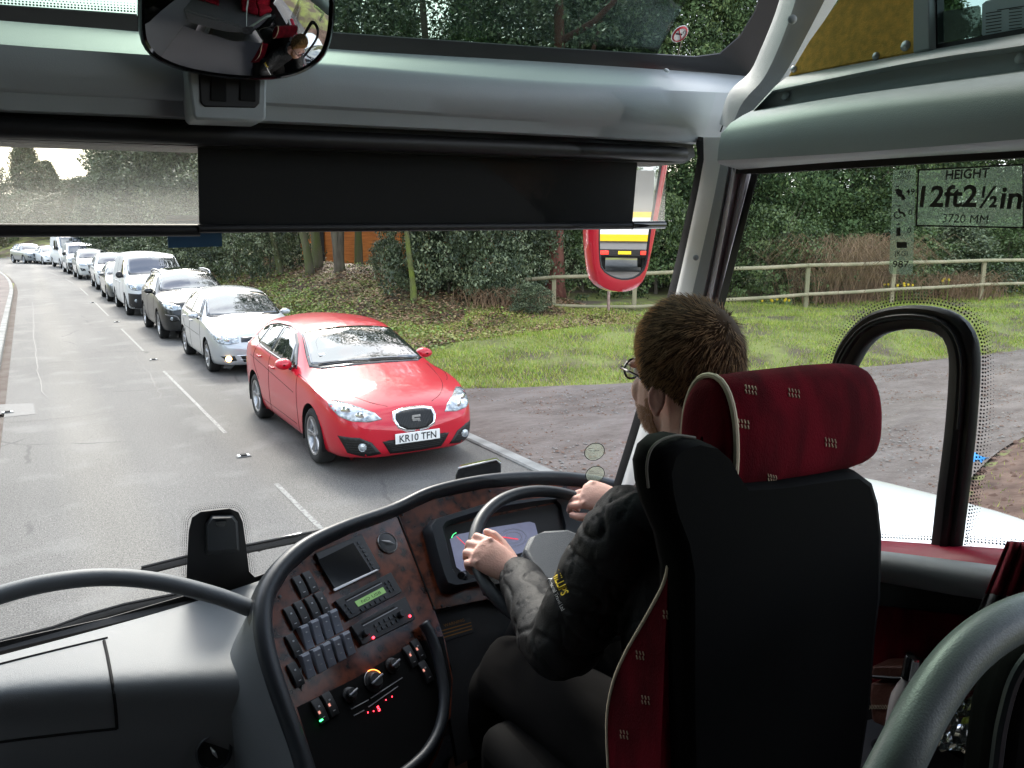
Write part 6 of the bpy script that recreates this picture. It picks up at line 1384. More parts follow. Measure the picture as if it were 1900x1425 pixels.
# ---- steering wheel
WC = Vector((1.004, 1.435, 1.802)); wt = rad(60); wn = Vector((0, -math.cos(wt), math.sin(wt))); wu = Vector((1, 0, 0)); wv = wn.cross(wu).normalized(); WR = .215
def WP(a, r=WR, h=0.0): return WC + wu * (r * math.cos(a)) + wv * (r * math.sin(a)) + wn * h
sw = MB().tube([WP(2 * math.pi * k / 72) for k in range(72)], .0150, 14, closed=True).build('steering_wheel', M['vinyl'], coach, smooth=180)
def wpoly(name, uv, h0, h1, m, bevel=.01): return MB().prism([WC + wu * a + wv * b + wn * h0 for a, b in uv], wn * (h1 - h0)).build(name, m, sw, bevel=bevel, bseg=4, smooth=50)
wpoly('wheel_hub', [(-.085, .050), (-.055, .078), (0, .088), (.055, .078), (.085, .050), (.088, -.03), (.05, -.09), (-.05, -.09), (-.088, -.03)], -.055, .004, mat('wheel pad', (.085, .095, .105), .42, bump=.3, bscale=500), .014)
for s in (-1, 1): wpoly('wheel_spoke', [(s * .08, .042), (s * .145, .034), (s * .205, .020), (s * .208, -.012), (s * .15, -.018), (s * .08, -.03)], -.050, -.012, M['vinyl'], .01)
wpoly('wheel_spoke', [(-.03, -.08), (.03, -.08), (.02, -.205), (-.02, -.205)], -.045, -.012, M['vinyl'], .008)
MB().tube([WC - wn * .05, WC - wn * .35], [.05, .06], 16).build('steering_column', M['blackp'], sw)
for s, l in ((-1, .17), (1, .17)): MB().tube([WC - wn * .09 + wu * s * .04, WC - wn * .085 + wu * s * l + wv * .01], [.008, .011], 8).build('column_stalk', M['btn'], sw)
# ---- small unit on the console top
c = [S(845, 882, 2.42), S(852, 866, 2.42), S(920, 852, 2.42), S(930, 860, 2.42), S(930, 892, 2.42), S(845, 900, 2.42)]
MB().prism(c, CF * .06).build('dash_unit', M['gloss_black'], coach, bevel=.003); MB().tube([S(850, 869, 2.415), S(921, 853, 2.415), S(929, 860, 2.415)], .003, 6).build('unit_trim', M['silver'], coach)
# ---- things fixed to the windscreen
fr2 = [(340, 1180), (345, 1110), (346, 1060), (350, 985), (356, 960), (372, 949), (425, 943), (442, 950), (450, 968), (456, 1010), (462, 1060), (484, 1082), (500, 1070), (500, 1180)]
MB().prism([GL(x, y, .006) for x, y in fr2], (0, -.003, 0)).build('sensor_frit', M['blackp'], coach, smooth=None)
def dots_g(path, g, r, mb):
    P = [GL(x + (x - 405) / 60 * g, y + (y - 1030) / 90 * g * .8, .006) for x, y in path]; k = int(sum((b - a).length for a, b in zip(P, P[1:])) / .0048); Q = resample(cr(P, 5), k)
    for p in Q: mb.add([p + Vector((r * math.cos(a), 0, r * math.sin(a))) for a in [math.pi / 2 * j for j in range(4)]], [(0, 1, 2, 3)])
mb = MB()
for k in range(4): dots_g([(345, 1110), (350, 985), (356, 960), (372, 949), (425, 943), (442, 950), (450, 968), (456, 1010), (462, 1060)], 3 + 4 * k, .0016 - .0003 * k, mb)
mb.build('frit_dots', M['blackp'], coach, smooth=None, recalc=False)
cb = MB(); q = [[GL(x, y, o) for x, y in pp] for pp, o in (([(381, 1030), (381, 972), (392, 956), (432, 955), (441, 968), (445, 1024)], .012), ([(386, 1022), (386, 975), (395, 962), (430, 961), (437, 970), (440, 1018)], .045))]
cb.grid(q, True); cb.add(q[1], [tuple(range(6))]); cb.build('lane_camera', M['vinyl'], coach, smooth=50, bevel=.003)
MB().prism([GL(x, y, .047) for x, y in ((399, 968), (420, 966), (417, 976), (402, 977))], (0, -.003, 0)).build('camera_lens', M['gloss_black'], coach)
MB().prism([GL(x, y, .004) for x, y in ((-220, 1262), (0, 1190), (200, 1146), (345, 1104), (480, 1068), (600, 1020), (600, 1060), (480, 1104), (345, 1140), (200, 1180), (0, 1232), (-220, 1300))], (0, -.002, 0)).build('windscreen_base_frit', M['blackp'], coach, smooth=None)
bl = MB().prism([GL(x, y, .004) for x, y in ((308, 402), (410, 404), (412, 457), (312, 460))], (0, -.002, 0)).build('blue_screen_sticker', mat('blue sticker', (.045, .13, .26), .5, emit=(.05, .16, .32), estr=.0), coach, smooth=None)
MB().prism([GL(x, y, .008) for x, y in ((308, 400), (412, 400), (412, 409), (308, 409))], (0, -.002, 0)).build('sticker_edge', M['white'], bl, smooth=None)
for (x, y, r) in ((1103, 838, .030), (1104, 880, .029)):
    c = GL(x, y, .004); n = Vector((-.35, -.9, -.3)).normalized(); k = disc_at(c, n, [(r, 0), (r, .001), (.0005, .001)], STK, 'round_sticker', coach); disc_at(c, n, [(r, .001), (r * .94, .0016), (r * .93, .001)], M['ink'], 'sticker_rim', k)
    ln = MB()
    for j, (a_, b_) in enumerate(((-.6, -.1), (-.6, .5), (-.6, -.2), (-.6, .4))):
        yy = y - 6 + (0, 4, 14, 18)[j]; ln.tube([GL(x + a_ * 18, yy, .007), GL(x + b_ * 18, yy, .007)], .0006, 4)
    ln.build('print_lines', M['ink'], k)
# no smoking disc on the upper screen
c = UG(1261, 63, .008); ns = disc_at(c, -upn, [(.0235, 0), (.0235, .001), (.0005, .001)], M['plate_w'], 'no_smoking_sticker', coach)
rr = Vector((1, 0, 0)); uu = rr.cross(-upn) * -1; RD = mat('sign red', (.55, .02, .03), .5)
fr_ = MB(); fr_.tube([c - upn * .0018 + rr * (.0195 * math.cos(a)) + uu * (.0195 * math.sin(a)) for a in [2 * math.pi * k / 32 for k in range(32)]], .0032, 6, closed=True, flat=.4)
fr_.tube([c - upn * .002 + (rr - uu) * .013, c - upn * .002 - (rr - uu) * .013], .0026, 6, flat=.4); fr_.build('red_ring', RD, ns)
ck = MB(); ck.box(c - upn * .0015 + rr * -.003, (.020, .0012, .0036), Matrix((rr, -upn, uu)).transposed()); ck.tube([c - upn * .0015 + rr * .009 + uu * .003, c - upn * .0015 + rr * .006 + uu * .008, c - upn * .0015 + rr * .010 + uu * .011], .0008, 4); ck.build('cigarette', M['ink'], ns)
# wipers outside the glass
def wiper(blade, arm, lab):
    w = MB().tube([GL(x, y, -.035) for x, y in blade], .010, 8, flat=.6).build('wiper_blade', M['rubber'], coach)
    MB().tube([GL(x, y - 4, -.055) for x, y in arm], [.007] * len(arm), 8, flat=.5).build('wiper_arm', M['silver'], w)
    MB().tube([GL(x, y - 9, -.045) for x, y in blade], .004, 6).build('wiper_spine', M['black'], w)
wiper([(262, 1062), (350, 1040), (450, 1022), (560, 1000), (640, 985)], [(290, 1053), (350, 1040), (460, 1018), (560, 996)], '')
wiper([(-80, 1222), (0, 1198), (100, 1172), (160, 1150), (230, 1130), (340, 1108)], [(60, 1184), (160, 1163), (250, 1135), (338, 1110)], '')
MB().box(GL(492, 1012, -.06), (.05, .02, .018), Matrix.Rotation(rad(-12), 3, 'Y')).build('wiper_joint', M['silver'], coach, bevel=.004)
# ---- interior mirror on its bracket
mb_ = plate('mirror_bracket', [(346, 120), (358, 216), (366, 222), (485, 226), (494, 220), (496, 120)], lambda x, y: AY(x, y, 1.455), (0, .08, 0), M['trim'], bevel=.008)
plate('bracket_recess', [(368, 118), (372, 190), (380, 198), (474, 200), (482, 192), (486, 118)], lambda x, y: AY(x, y, 1.452), (0, .012, 0), M['blackp'], mb_, bevel=.002)
for x0, x1 in ((392, 420), (446, 474)): plate('bracket_slot', [(x0, 138), (x0, 186), (x1, 188), (x1, 140)], lambda x, y: AY(x, y, 1.449), (0, .006, 0), M['dark'], mb_)
mc = S(440, 20, 1.27); tgt = Vector((.55, .30, 1.80)); mn_ = ((CE - mc).normalized() + (tgt - mc).normalized()).normalized()
mr = Vector((0, 0, 1)).cross(mn_).normalized(); mu_ = mn_.cross(mr).normalized()
if mr.dot(CR) < 0: mr = -mr
ow = [(260, -120), (257, 0), (259, 62), (268, 92), (292, 113), (345, 128), (440, 137), (515, 137), (562, 128), (596, 108), (613, 78), (622, 20), (626, -120)]
mo = resample(cr([OP(x, y, mc, mn_) for x, y in ow], 5) , 60); mt = mo + [OP(620, -150, mc, mn_), OP(440, -175, mc, mn_), OP(268, -150, mc, mn_)]
cen = sum(mt, Vector()) / len(mt); RADC = .30
def dome(p, k): q = cen + (p - cen) * k; d = (q - cen).length; return q + mn_ * (math.sqrt(RADC ** 2 - min(d, RADC * .9) ** 2) - RADC + .035)
rows = [[dome(p, k) for p in mt] for k in (.965, .9, .8, .65, .5, .35, .2, .05)]
g = MB().grid(rows, True); g.add(rows[-1], [tuple(range(len(mt)))]); gl_ = g.build('interior_mirror', M['mirrorg'], coach, smooth=180)
rows = [[dome(p, .965) for p in mt], [dome(p, .97) + mn_ * .006 for p in mt], [dome(p, 1.0) + mn_ * .003 for p in mt], [dome(p, 1.0) - mn_ * .02 for p in mt], [cen + (p - cen) * .8 - mn_ * .05 for p in mt], [cen + (p - cen) * .1 - mn_ * .06 for p in mt]]
MB().grid(rows, True).build('mirror_housing', M['gloss_black'], gl_, smooth=60)
MB().tube([cen - mn_ * .05, AY(430, 125, 1.50)], [.02, .022], 10).build('mirror_stem', M['blackp'], gl_)
# ---- red exterior mirror
ec = S(1160, 440, 2.9); tgt = Vector((3.15, -30, 1.55)); en = ((CE - ec).normalized() + (tgt - ec).normalized()).normalized()
house = [(1104, 230), (1096, 330), (1091, 430), (1097, 497), (1106, 522), (1130, 538), (1160, 541), (1184, 532), (1199, 508), (1208, 470), (1217, 425), (1238, 310), (1250, 230)]
gl2 = [(1124, 240), (1116, 340), (1111, 430), (1113, 488), (1122, 505), (1146, 517), (1170, 517), (1188, 508), (1198, 488), (1203, 450), (1207, 420), (1224, 320), (1236, 240)]
H3 = resample(cr([OP(x, y, ec, en) for x, y in house], 4), 50); G3 = resample(cr([OP(x, y, ec, en) for x, y in gl2], 4), 50)
cc = sum(H3, Vector()) / 50
rows = [[p - en * .004 for p in G3], [p + en * .006 for p in G3], [p.lerp(q, .6) + en * .008 for p, q in zip(G3, H3)], [p for p in H3], [cc + (p - cc) * 1.02 - en * .05 for p in H3], [cc + (p - cc) * .8 - en * .12 for p in H3], [cc + (p - cc) * .1 - en * .15 for p in H3]]
em = MB().grid(rows, True).build('exterior_mirror', mat('red mirror shell', (.60, .012, .03), .3, coat=1), coach, smooth=60)
MB().ngon([p + en * .001 for p in G3], -en * .004).build('mirror_glass', M['mirrorg'], em, smooth=None)
MB().tube([p + en * .004 for p in G3], .004, 6).build('glass_seal', M['black'], em)
MB().tube(cr([cc + Vector((0, 0, .08)) - en * .08, cc + Vector((-.06, -.1, .26)) - en * .08, Vector((1.56, 1.8, 2.90)), Vector((1.44, 1.66, 2.90))], 6), .035, 12).build('mirror_arm', bpy.data.materials['red mirror shell'], em, smooth=180)

# ---- driver's seat
def AYs(x, y): return AY(x, y, .74)
shell = [(1262, 1640), (1252, 1300), (1250, 1060), (1238, 1000), (1213, 940), (1203, 900), (1199, 862), (1208, 832), (1228, 814), (1258, 808), (1296, 815), (1322, 836), (1338, 864), (1360, 896), (1440, 890), (1560, 873), (1586, 872), (1608, 888), (1620, 925), (1627, 985), (1625, 1100), (1616, 1170), (1606, 1300), (1588, 1420), (1575, 1640)]
Q = [AYs(x, y) for x, y in shell]; cS = sum(Q, Vector()) / len(Q)
rows = []
for k, dy in ((.90, -.022), (.955, -.016), (.99, .0), (1.0, .010), (1.0, .020), (.99, .030), (.95, .036), (.5, .04)):
    rows.append([Vector((cS.x + (p.x - cS.x) * (k if k > .9 else k), p.y + dy, cS.z + (p.z - cS.z) * (.5 + .5 * k))) for p in Q])
ds_ = MB(); ds_.grid(rows, True); ds_.prism(rows[0], (0, .001, 0)); 
seat = ds_.build('driver_seat', M['seatback'], coach, smooth=60)
# rolled shoulder edge
MB().tube(cr([AY(x, y, .755) for x, y in ((1212, 930), (1206, 880), (1210, 845), (1230, 822), (1262, 815), (1300, 826), (1326, 856))], 5), [.012] + [.018] * 29 + [.012], 10).build('shoulder_roll', M['seatback'], seat, smooth=180) if False else None
MB().tube(cr([AY(x, y, .735) for x, y in ((1203, 905), (1200, 866), (1208, 834), (1228, 816), (1256, 808), (1290, 812))], 6), .0018, 8).build('piping', mat('dull piping', (.10, .09, .075), .7), seat)
# red side bolster with beige piping
bp_ = [(1256, 1000), (1243, 1030), (1233, 1080), (1200, 1142), (1162, 1210), (1138, 1268), (1127, 1335), (1130, 1430), (1140, 1640)]
B3 = [AX(x, y, .70) for x, y in bp_]; B3 = [p for p in B3 if p.y > .752]; B3 += [Vector((.70, .752, 1.3)), Vector((.70, .752, B3[0].z))]
bm_ = MB(); c0 = sum(B3, Vector()) / len(B3)
rows = [[c0 + (p - c0) * k + Vector((dx, 0, 0)) for p in B3] for k, dx in ((1.0, .0), (1.0, .06), (.9, .08))]
bm_.grid(rows, True); bm_.prism(B3, (-.004, 0, 0)); bol = bm_
def marks(bv, lst, mb, n=4, s=1.0):
    for (x, y) in lst:
        for k in range(n):
            for j in range(2):
                a = hit(bv, x - 9 * s + k * 6 * s, y - 8 * s + j * 9 * s + k * 1.0, .0010); b = hit(bv, x - 7 * s + k * 6 * s, y - 1 * s + j * 9 * s + k * 1.0, .0010)
                if a and b: mb.tube([a, b], .0011, 4)
bvb = bvh_of_raw([Vector(v) for v in bol.v], bol.f); bol.cm = 1; marks(bvb, [(1240, 1140), (1190, 1215), (1200, 1298), (1160, 1362)], bol, 3, 1.0)
bol.build('side_bolster', [M['moquette'], M['beige']], seat, smooth=60)
MB().tube(cr([AX(x, y, .697) for x, y in ((1243, 1030), (1233, 1080), (1201, 1142), (1162, 1210), (1138, 1268), (1127, 1335), (1130, 1430), (1138, 1560))], 6), .0032, 8).build('piping', M['piping'], seat)
MB().box((.95, 1.05, 1.47), (.5, .55, .16)).build('seat_cushion', M['seatback'], seat, bevel=.05, bseg=4); MB().box((.95, 1.0, 1.2), (.35, .4, .35)).build('seat_base', M['blackp'], seat)
# headrest
hp = [(1330, 918), (1352, 905), (1360, 870), (1360, 800), (1350, 742), (1332, 708), (1308, 699), (1286, 712), (1270, 752), (1264, 805), (1268, 860), (1282, 905), (1305, 920)]
A3 = [AX(x, y, .79) for x, y in hp]; A3 = resample(cr(A3, 5, closed=True) + [A3[0]], 41)[:-1]; c0 = sum(A3, Vector()) / 40
rows = []
for x, k in ((.781, .05), (.781, .5), (.783, .8), (.787, .93), (.795, 1.0), (.86, 1.03), (.98, 1.04), (1.06, 1.02), (1.098, .97), (1.116, .90), (1.128, .78), (1.133, .6), (1.134, .05)):
    rows.append([Vector((x, c0.y + (p.y - c0.y) * k, c0.z + (p.z - c0.z) * k + (x - .79) * -.02)) for p in A3])
hm = MB().grid(rows, True); bvh_ = bvh_of_raw([Vector(v) for v in hm.v], hm.f); hm.cm = 1
marks(bvh_, [(1392, 722), (1472, 728), (1378, 785), (1540, 820), (1343, 873)], hm, 4); marks(bvh_, [(1432, 886)], hm, 4, .8)
hr = hm.build('headrest', [M['moquette'], M['beige']], seat, smooth=180)
MB().tube([Vector((.7945, c0.y + (p.y - c0.y) * 1.02, c0.z + (p.z - c0.z) * 1.02)) for p in A3], .0042, 8, closed=True).build('headrest_piping', M['piping'], hr)
for x, y in ((1405, 905), (1531, 876)): 
    p = AY(x, y, .76); MB().tube([p + Vector((0, .03, .05)), p + Vector((0, .03, -.03))], .006, 8).build('headrest_post', M['chrome'], hr); MB().lathe([(.0005, .004), (.004, .003), (.005, 0)], Matrix.Translation(p + Vector((0, -.022, 0))) @ Matrix.Rotation(rad(90), 4, 'X'), 10).build('rivet', M['chrome'], hr)
# ---- near grab rail and dark seat at the right edge
MB().tube(cr([S(1560, 1640, .66), S(1622, 1500, .67), S(1672, 1400, .68), S(1722, 1305, .70), S(1780, 1225, .72), S(1850, 1168, .74), S(1930, 1135, .76), S(2050, 1120, .78)], 8), .0205, 24).build('near_grab_rail', mat('grey rail coating', (.135, .155, .15), .38, bump=.1, bscale=500), coach, smooth=180)
plate('near_seat_back', [(1960, 1150), (1880, 1240), (1852, 1330), (1838, 1440), (1820, 1640), (2300, 1640), (2300, 1150)], lambda x, y: S(x, y, .78), CF * .06, M['seatback'], bevel=.02, bseg=4)
MB().tube(cr([S(1975, 1160, .775), S(1895, 1238, .775), S(1862, 1330, .775), S(1846, 1440, .775), S(1825, 1640, .775)], 6), .006, 8).build('seat_welt', M['vinyl'], coach)
# ---- loose things
tr = empty('driver_tray', AZ(1620, 1385, 1.585)[:]); tag(tr, 'grey plastic tray with a cup hole at the right of the driver seat', 'tray')
MB().prism([AZ(x, y, 1.585) for x, y in ((1590, 1340), (1660, 1322), (1860, 1372), (1860, 1470), (1700, 1480), (1582, 1412))], (0, 0, -.02)).build('tray_top', mat('tray grey', (.10, .105, .12), .4), tr, bevel=.004)
disc_at(AZ(1652, 1392, 1.587), (0, 0, 1), [(.034, 0), (.034, .003), (.030, .003), (.029, -.002)], M['vinyl'], 'cup_rim', tr); disc_at(AZ(1652, 1392, 1.5872), (0, 0, 1), [(.029, 0), (.0005, 0)], M['dark'], 'cup_hole', tr)
bp0 = AZ(1664, 1398, 1.588); ax = (S(1697, 1216, 1.44) - bp0); Lb = ax.length; Mb = ax.normalized().to_track_quat('Z', 'Y').to_matrix().to_4x4(); Mb.translation = bp0
bt = empty('metal_bottle', bp0[:]); tag(bt, 'slim white metal bottle with shiny chrome cap, standing in the tray', 'bottle')
MB().lathe([(.0005, 0), (.026, .001), (.028, .01), (.028, Lb * .50), (.0265, Lb * .58), (.020, Lb * .68), (.0150, Lb * .74), (.0145, Lb * .78)], Mb, 28).build('bottle_body', mat('white bottle', (.80, .76, .76), .3, .1, coat=.5), bt, smooth=180)
MB().lathe([(.0148, Lb * .775), (.0165, Lb * .78), (.0168, Lb * .80), (.0160, Lb * .81), (.0160, Lb * .97), (.014, Lb * .995), (.0005, Lb)], Mb, 28).build('bottle_cap', M['chrome'], bt, smooth=50)
bg_ = empty('leather_bag', AX(1640, 1345, 1.34)[:]); tag(bg_, 'small brown leather bag with stitched band behind the metal bottle', 'bag')
LE = mat('brown leather', (.17, .065, .045), .5, bump=.3, bscale=120, var=.2, vscale=12)
MB().prism([AX(x, y, 1.32) for x, y in ((1610, 1282), (1612, 1268), (1700, 1270), (1704, 1290), (1698, 1352), (1640, 1350), (1616, 1340))], (.05, 0, 0)).build('bag_body', LE, bg_, bevel=.008, bseg=3)
MB().prism([AX(x, y, 1.315) for x, y in ((1608, 1262), (1614, 1236), (1690, 1236), (1706, 1246), (1706, 1262))], (.06, 0, 0)).build('bag_flap', LE, bg_, bevel=.008, bseg=3)
MB().tube([AX(1610, 1254, 1.312), AX(1660, 1258, 1.311), AX(1706, 1257, 1.312)], .0025, 6).build('bag_zip', M['btn'], bg_)
stt = MB()
for k in range(9):
    x = 1613 + k * 5; stt.tube([AX(x, 1308, 1.318), AX(x + 5, 1316, 1.318)], .0008, 4); stt.tube([AX(x, 1316, 1.318), AX(x + 5, 1308, 1.318)], .0008, 4)
stt.build('stitching', M['piping'], bg_)
# curtain: pleats, red above grey
ct = empty('side_curtain', AX(1890, 1020, 1.30)[:]); tag(ct, 'pleated red and grey curtain gathered at the right edge of the photo', 'curtain')
def pleat(y0, y1, m, name):
    rows = []
    for t in [k / 8 for k in range(9)]:
        row = []
        for j in range(49):
            s = j / 48; a0 = (1868 + s * 170, 1004 + s * 8); a1 = (1790 + s * 220, 1190 + s * 30); q = (y0 + (y1 - y0) * t)
            x = a0[0] + (a1[0] - a0[0]) * q; y = a0[1] + (a1[1] - a0[1]) * q; row.append(AX(x, y, 1.30 + .022 * math.sin(s * 48)))
        rows.append(row)
    return MB().grid(rows).build(name, m, ct, smooth=180, solid=.002)
pleat(0, .52, mat('curtain red', (.26, .015, .03), .85, var=.5, vscale=40, stretch=(1, 6, .3)), 'curtain_red_part'); pleat(.52, 1.0, mat('curtain grey', (.16, .165, .17), .85, var=.4, vscale=40, stretch=(1, 6, .3)), 'curtain_grey_part')
# clear bag holding a yellow vest
cb = empty('clear_bag', S(1830, 1300, 1.0)[:]); tag(cb, 'crinkled clear plastic bag holding a folded yellow safety vest', 'bag')
RG = random.Random(4)
def crumple(px, d, th, amp, name, m, n=14):
    rows = []
    for i in range(n):
        row = []
        for j in range(n):
            s, t = i / (n - 1), j / (n - 1); a = (px[0][0] + (px[1][0] - px[0][0]) * s, px[0][1] + (px[1][1] - px[0][1]) * s); b = (px[3][0] + (px[2][0] - px[3][0]) * s, px[3][1] + (px[2][1] - px[3][1]) * s)
            row.append(S(a[0] + (b[0] - a[0]) * t, a[1] + (b[1] - a[1]) * t, d + RG.uniform(-1, 1) * amp + .03 * math.sin(3 * s + 4 * t)))
        rows.append(row)
    return MB().grid(rows).build(name, m, cb, smooth=30, solid=th)
crumple([(1858, 1195), (1900, 1190), (1880, 1330), (1780, 1345)], 1.02, .01, .006, 'folded_vest', mat('yellow vest', (.50, .48, .06), .7, var=.25, vscale=8))
crumple([(1800, 1245), (1905, 1180), (1870, 1400), (1740, 1390)], .99, .0006, .010, 'bag_film', glass_mat('clear film', (.9, .92, .9), .14, .04, (.6, .6, .6)))
wr = MB()
for pts in ([(1740, 1370), (1770, 1362), (1800, 1372), (1796, 1380), (1750, 1382)], [(1745, 1392), (1790, 1378), (1800, 1390)], [(1738, 1382), (1765, 1374), (1790, 1396)]): wr.tube(cr([S(x, y, 1.05 + .004 * i) for i, (x, y) in enumerate(pts)], 6), .0022, 6)
tag(wr.build('string_loop', M['piping'], smooth=180), 'loop of pale string lying on the dark tray at the lower right', 'string')
# ---- yellow lorry seen only in the red mirror
ly = empty('lorry', (3.15, -30, 0)); tag(ly, 'yellow and white lorry tail reflected in the red exterior mirror', 'lorry')
LY = mat('lorry yellow', (.80, .52, .02), .4)
MB().box((3.15, -30.11, 1.95), (2.3, .05, 1.05)).build('tail_board', M['white'], ly); MB().box((3.15, -32.6, 2.65), (2.3, 4.8, 3.4)).build('body', mat('grey load bed', (.22, .22, .23), .6), ly, bevel=.03); MB().box((3.15, -30.12, 1.52), (2.34, .08, .30)).build('tail_panel', LY, ly, bevel=.01); MB().box((3.15, -30.12, 2.50), (2.34, .08, .24)).build('tail_panel', LY, ly, bevel=.01)
MB().box((3.15, -30.15, .88), (2.2, .10, .28)).build('rear_beam', M['black'], ly); 
for x in (2.25, 4.05): MB().box((x, -30.07, .88), (.42, .05, .16)).build('tail_lamp', M['red_lens'], ly, bevel=.01)
MB().box((3.15, -30.07, .88), (.56, .02, .14)).build('number_plate', M['plate_y'], ly)
for z_, w_ in ((1.98, 1.9), (1.84, 1.9)): MB().box((3.0, -30.17, z_), (w_, .02, .05)).build('print_band', mat('print grey', (.15, .15, .2), .6), ly)
for k, col in enumerate(((.1, .5, .2), (.05, .05, .06), (.7, .2, .05))): MB().box((2.75 + k * .3, -30.17, 2.22), (.16, .02, .16)).build('emblem_block', mat('emblem %d' % k, col, .5), ly)
MB().box((3.95, -30.17, 2.1), (.34, .02, .34)).build('emblem_block', RD, ly)
for x in (2.2, 4.1):
    for y in (-31.2, -34.2): MB().lathe([(.2, -.14), (.5, -.14), (.5, .14), (.2, .14)], Matrix.Translation((x, y, .5)) @ Matrix.Rotation(rad(90), 4, 'Y'), 24).build('wheel', M['tyre'], ly)
MB().box((3.15, -32.5, .75), (2.0, 4.5, .2)).build('chassis', M['black'], ly)
# ================================================================ the driver
from mathutils import noise as mnoise
SKIN = mat('skin', (.72, .42, .34), .5, spec=.4, var=.12, vscale=18, bump=.12, bscale=220)
b_ = SKIN.node_tree.nodes['Principled BSDF']; b_.inputs['Subsurface Weight'].default_value = .12; b_.inputs['Subsurface Radius'].default_value = (.02, .008, .005); b_.inputs['Subsurface Scale'].default_value = .5
HC = Vector((1.002, 1.065, 2.293)); HR = Matrix.Rotation(rad(-3), 4, 'Z')
def hd(x, y, z): return HC + HR.to_3x3() @ Vector((x, y, z))
def ellipsoid(mb, c, r, M_=None, seg=24, rings=14):
    rows = []
    for i in range(1, rings):
        t = math.pi * i / rings; rows.append([Vector((r[0] * math.sin(t) * math.cos(a), r[1] * math.sin(t) * math.sin(a), r[2] * math.cos(t))) for a in [2 * math.pi * j / seg for j in range(seg)]])
    M_ = M_ or Matrix.Identity(3); rows = [[Vector(c) + M_ @ p for p in q] for q in rows]
    mb.grid(rows, True); k = len(mb.v) - len(rows) * seg; mb.f += [tuple(k + j for j in range(seg - 1, -1, -1)), tuple(k + (len(rows) - 1) * seg + j for j in range(seg))]; mb.mi += [mb.cm] * 2
def capsule(mb, pts, rs, seg=14, flat=1.0, up=None):
    P = [Vector(p) for p in pts]; d0 = (P[0] - P[1]).normalized(); d1 = (P[-1] - P[-2]).normalized(); ends = (.25, .6, .86)
    a = [P[0] + d0 * rs[0] * math.sqrt(1 - e * e) * min(1, flat * 1.2) for e in ends]; b = [P[-1] + d1 * rs[-1] * math.sqrt(1 - e * e) * min(1, flat * 1.2) for e in reversed(ends)]
    mb.tube(a + P + b, [rs[0] * e for e in ends] + list(rs) + [rs[-1] * e for e in reversed(ends)], seg, flat=flat, up=up)
def fused(mb, voxel, smooth_it, name='fused'):
    me = mb.mesh(name); o = bpy.data.objects.new('tmp', me); COL.objects.link(o)
    r = o.modifiers.new('r', 'REMESH'); r.mode = 'VOXEL'; r.voxel_size = voxel; r.use_smooth_shade = True
    if smooth_it: s = o.modifiers.new('s', 'SMOOTH'); s.iterations = smooth_it; s.factor = .5
    dg = bpy.context.evaluated_depsgraph_get(); dg.update(); m2 = bpy.data.meshes.new_from_object(o.evaluated_get(dg)); bpy.data.objects.remove(o); m2.name = name; m2.shade_smooth(); return m2
body = MB()
# head
R3 = HR.to_3x3()
ellipsoid(body, hd(0, -.012, .030), (.076, .096, .094), R3); ellipsoid(body, hd(0, .028, -.040), (.064, .070, .088), R3); ellipsoid(body, hd(0, .055, -.092), (.040, .036, .030), R3); ellipsoid(body, hd(0, .018, -.066), (.060, .064, .056), R3)
for s in (-1, 1):
    pass
    ellipsoid(body, hd(s * .036, .064, -.034), (.026, .022, .030), R3)                  # cheek
    ellipsoid(body, hd(s * .030, .088, .012), (.026, .012, .009), R3)                   # brow
capsule(body, [hd(0, .088, .004), hd(0, .099, -.022), hd(0, .102, -.036)], [.009, .011, .012], 12)
for s in (-1, 1): ellipsoid(body, hd(s * .012, .095, -.040), (.009, .011, .008), R3)
ellipsoid(body, hd(0, .092, -.068), (.026, .012, .007), R3); ellipsoid(body, hd(0, .090, -.080), (.022, .012, .007), R3)
def ear(s):
    E = R3 @ Matrix.Rotation(rad(-14 * s), 3, 'Z') @ Matrix.Rotation(rad(-10), 3, 'X'); c = hd(s * .074, -.022, -.030)
    ring = [c + E @ Vector((s * (.006 + .005 * math.cos(a)), -.004 + .012 * math.cos(a + .3), .024 * math.sin(a))) for a in [2 * math.pi * k / 16 for k in range(16)]]
    body.tube(ring, .0040, 8, closed=True); ellipsoid(body, c + E @ Vector((s * .004, 0, 0)), (.006, .012, .021), E); ellipsoid(body, c + E @ Vector((s * .004, .002, -.026)), (.006, .008, .008), E)
ear(-1); ear(1)
neck = Vector((1.0, .985, 2.12)); capsule(body, [hd(0, -.028, -.03), hd(0, -.03, -.09), neck, neck + Vector((0, -.01, -.08))], [.060, .056, .060, .075], 18)
pel = Vector((1.0, .93, 1.60)); capsule(body, [pel, Vector((1.0, .93, 1.8)), Vector((1.0, .96, 2.0))], [.16, .15, .16], 20, flat=.65, up=(0, 1, 0))
LS, LE_, RS, RE = Vector((.83, .99, 2.06)), Vector((.763, 1.10, 1.82)), Vector((1.19, 1.0, 2.06)), Vector((1.31, 1.28, 1.86))
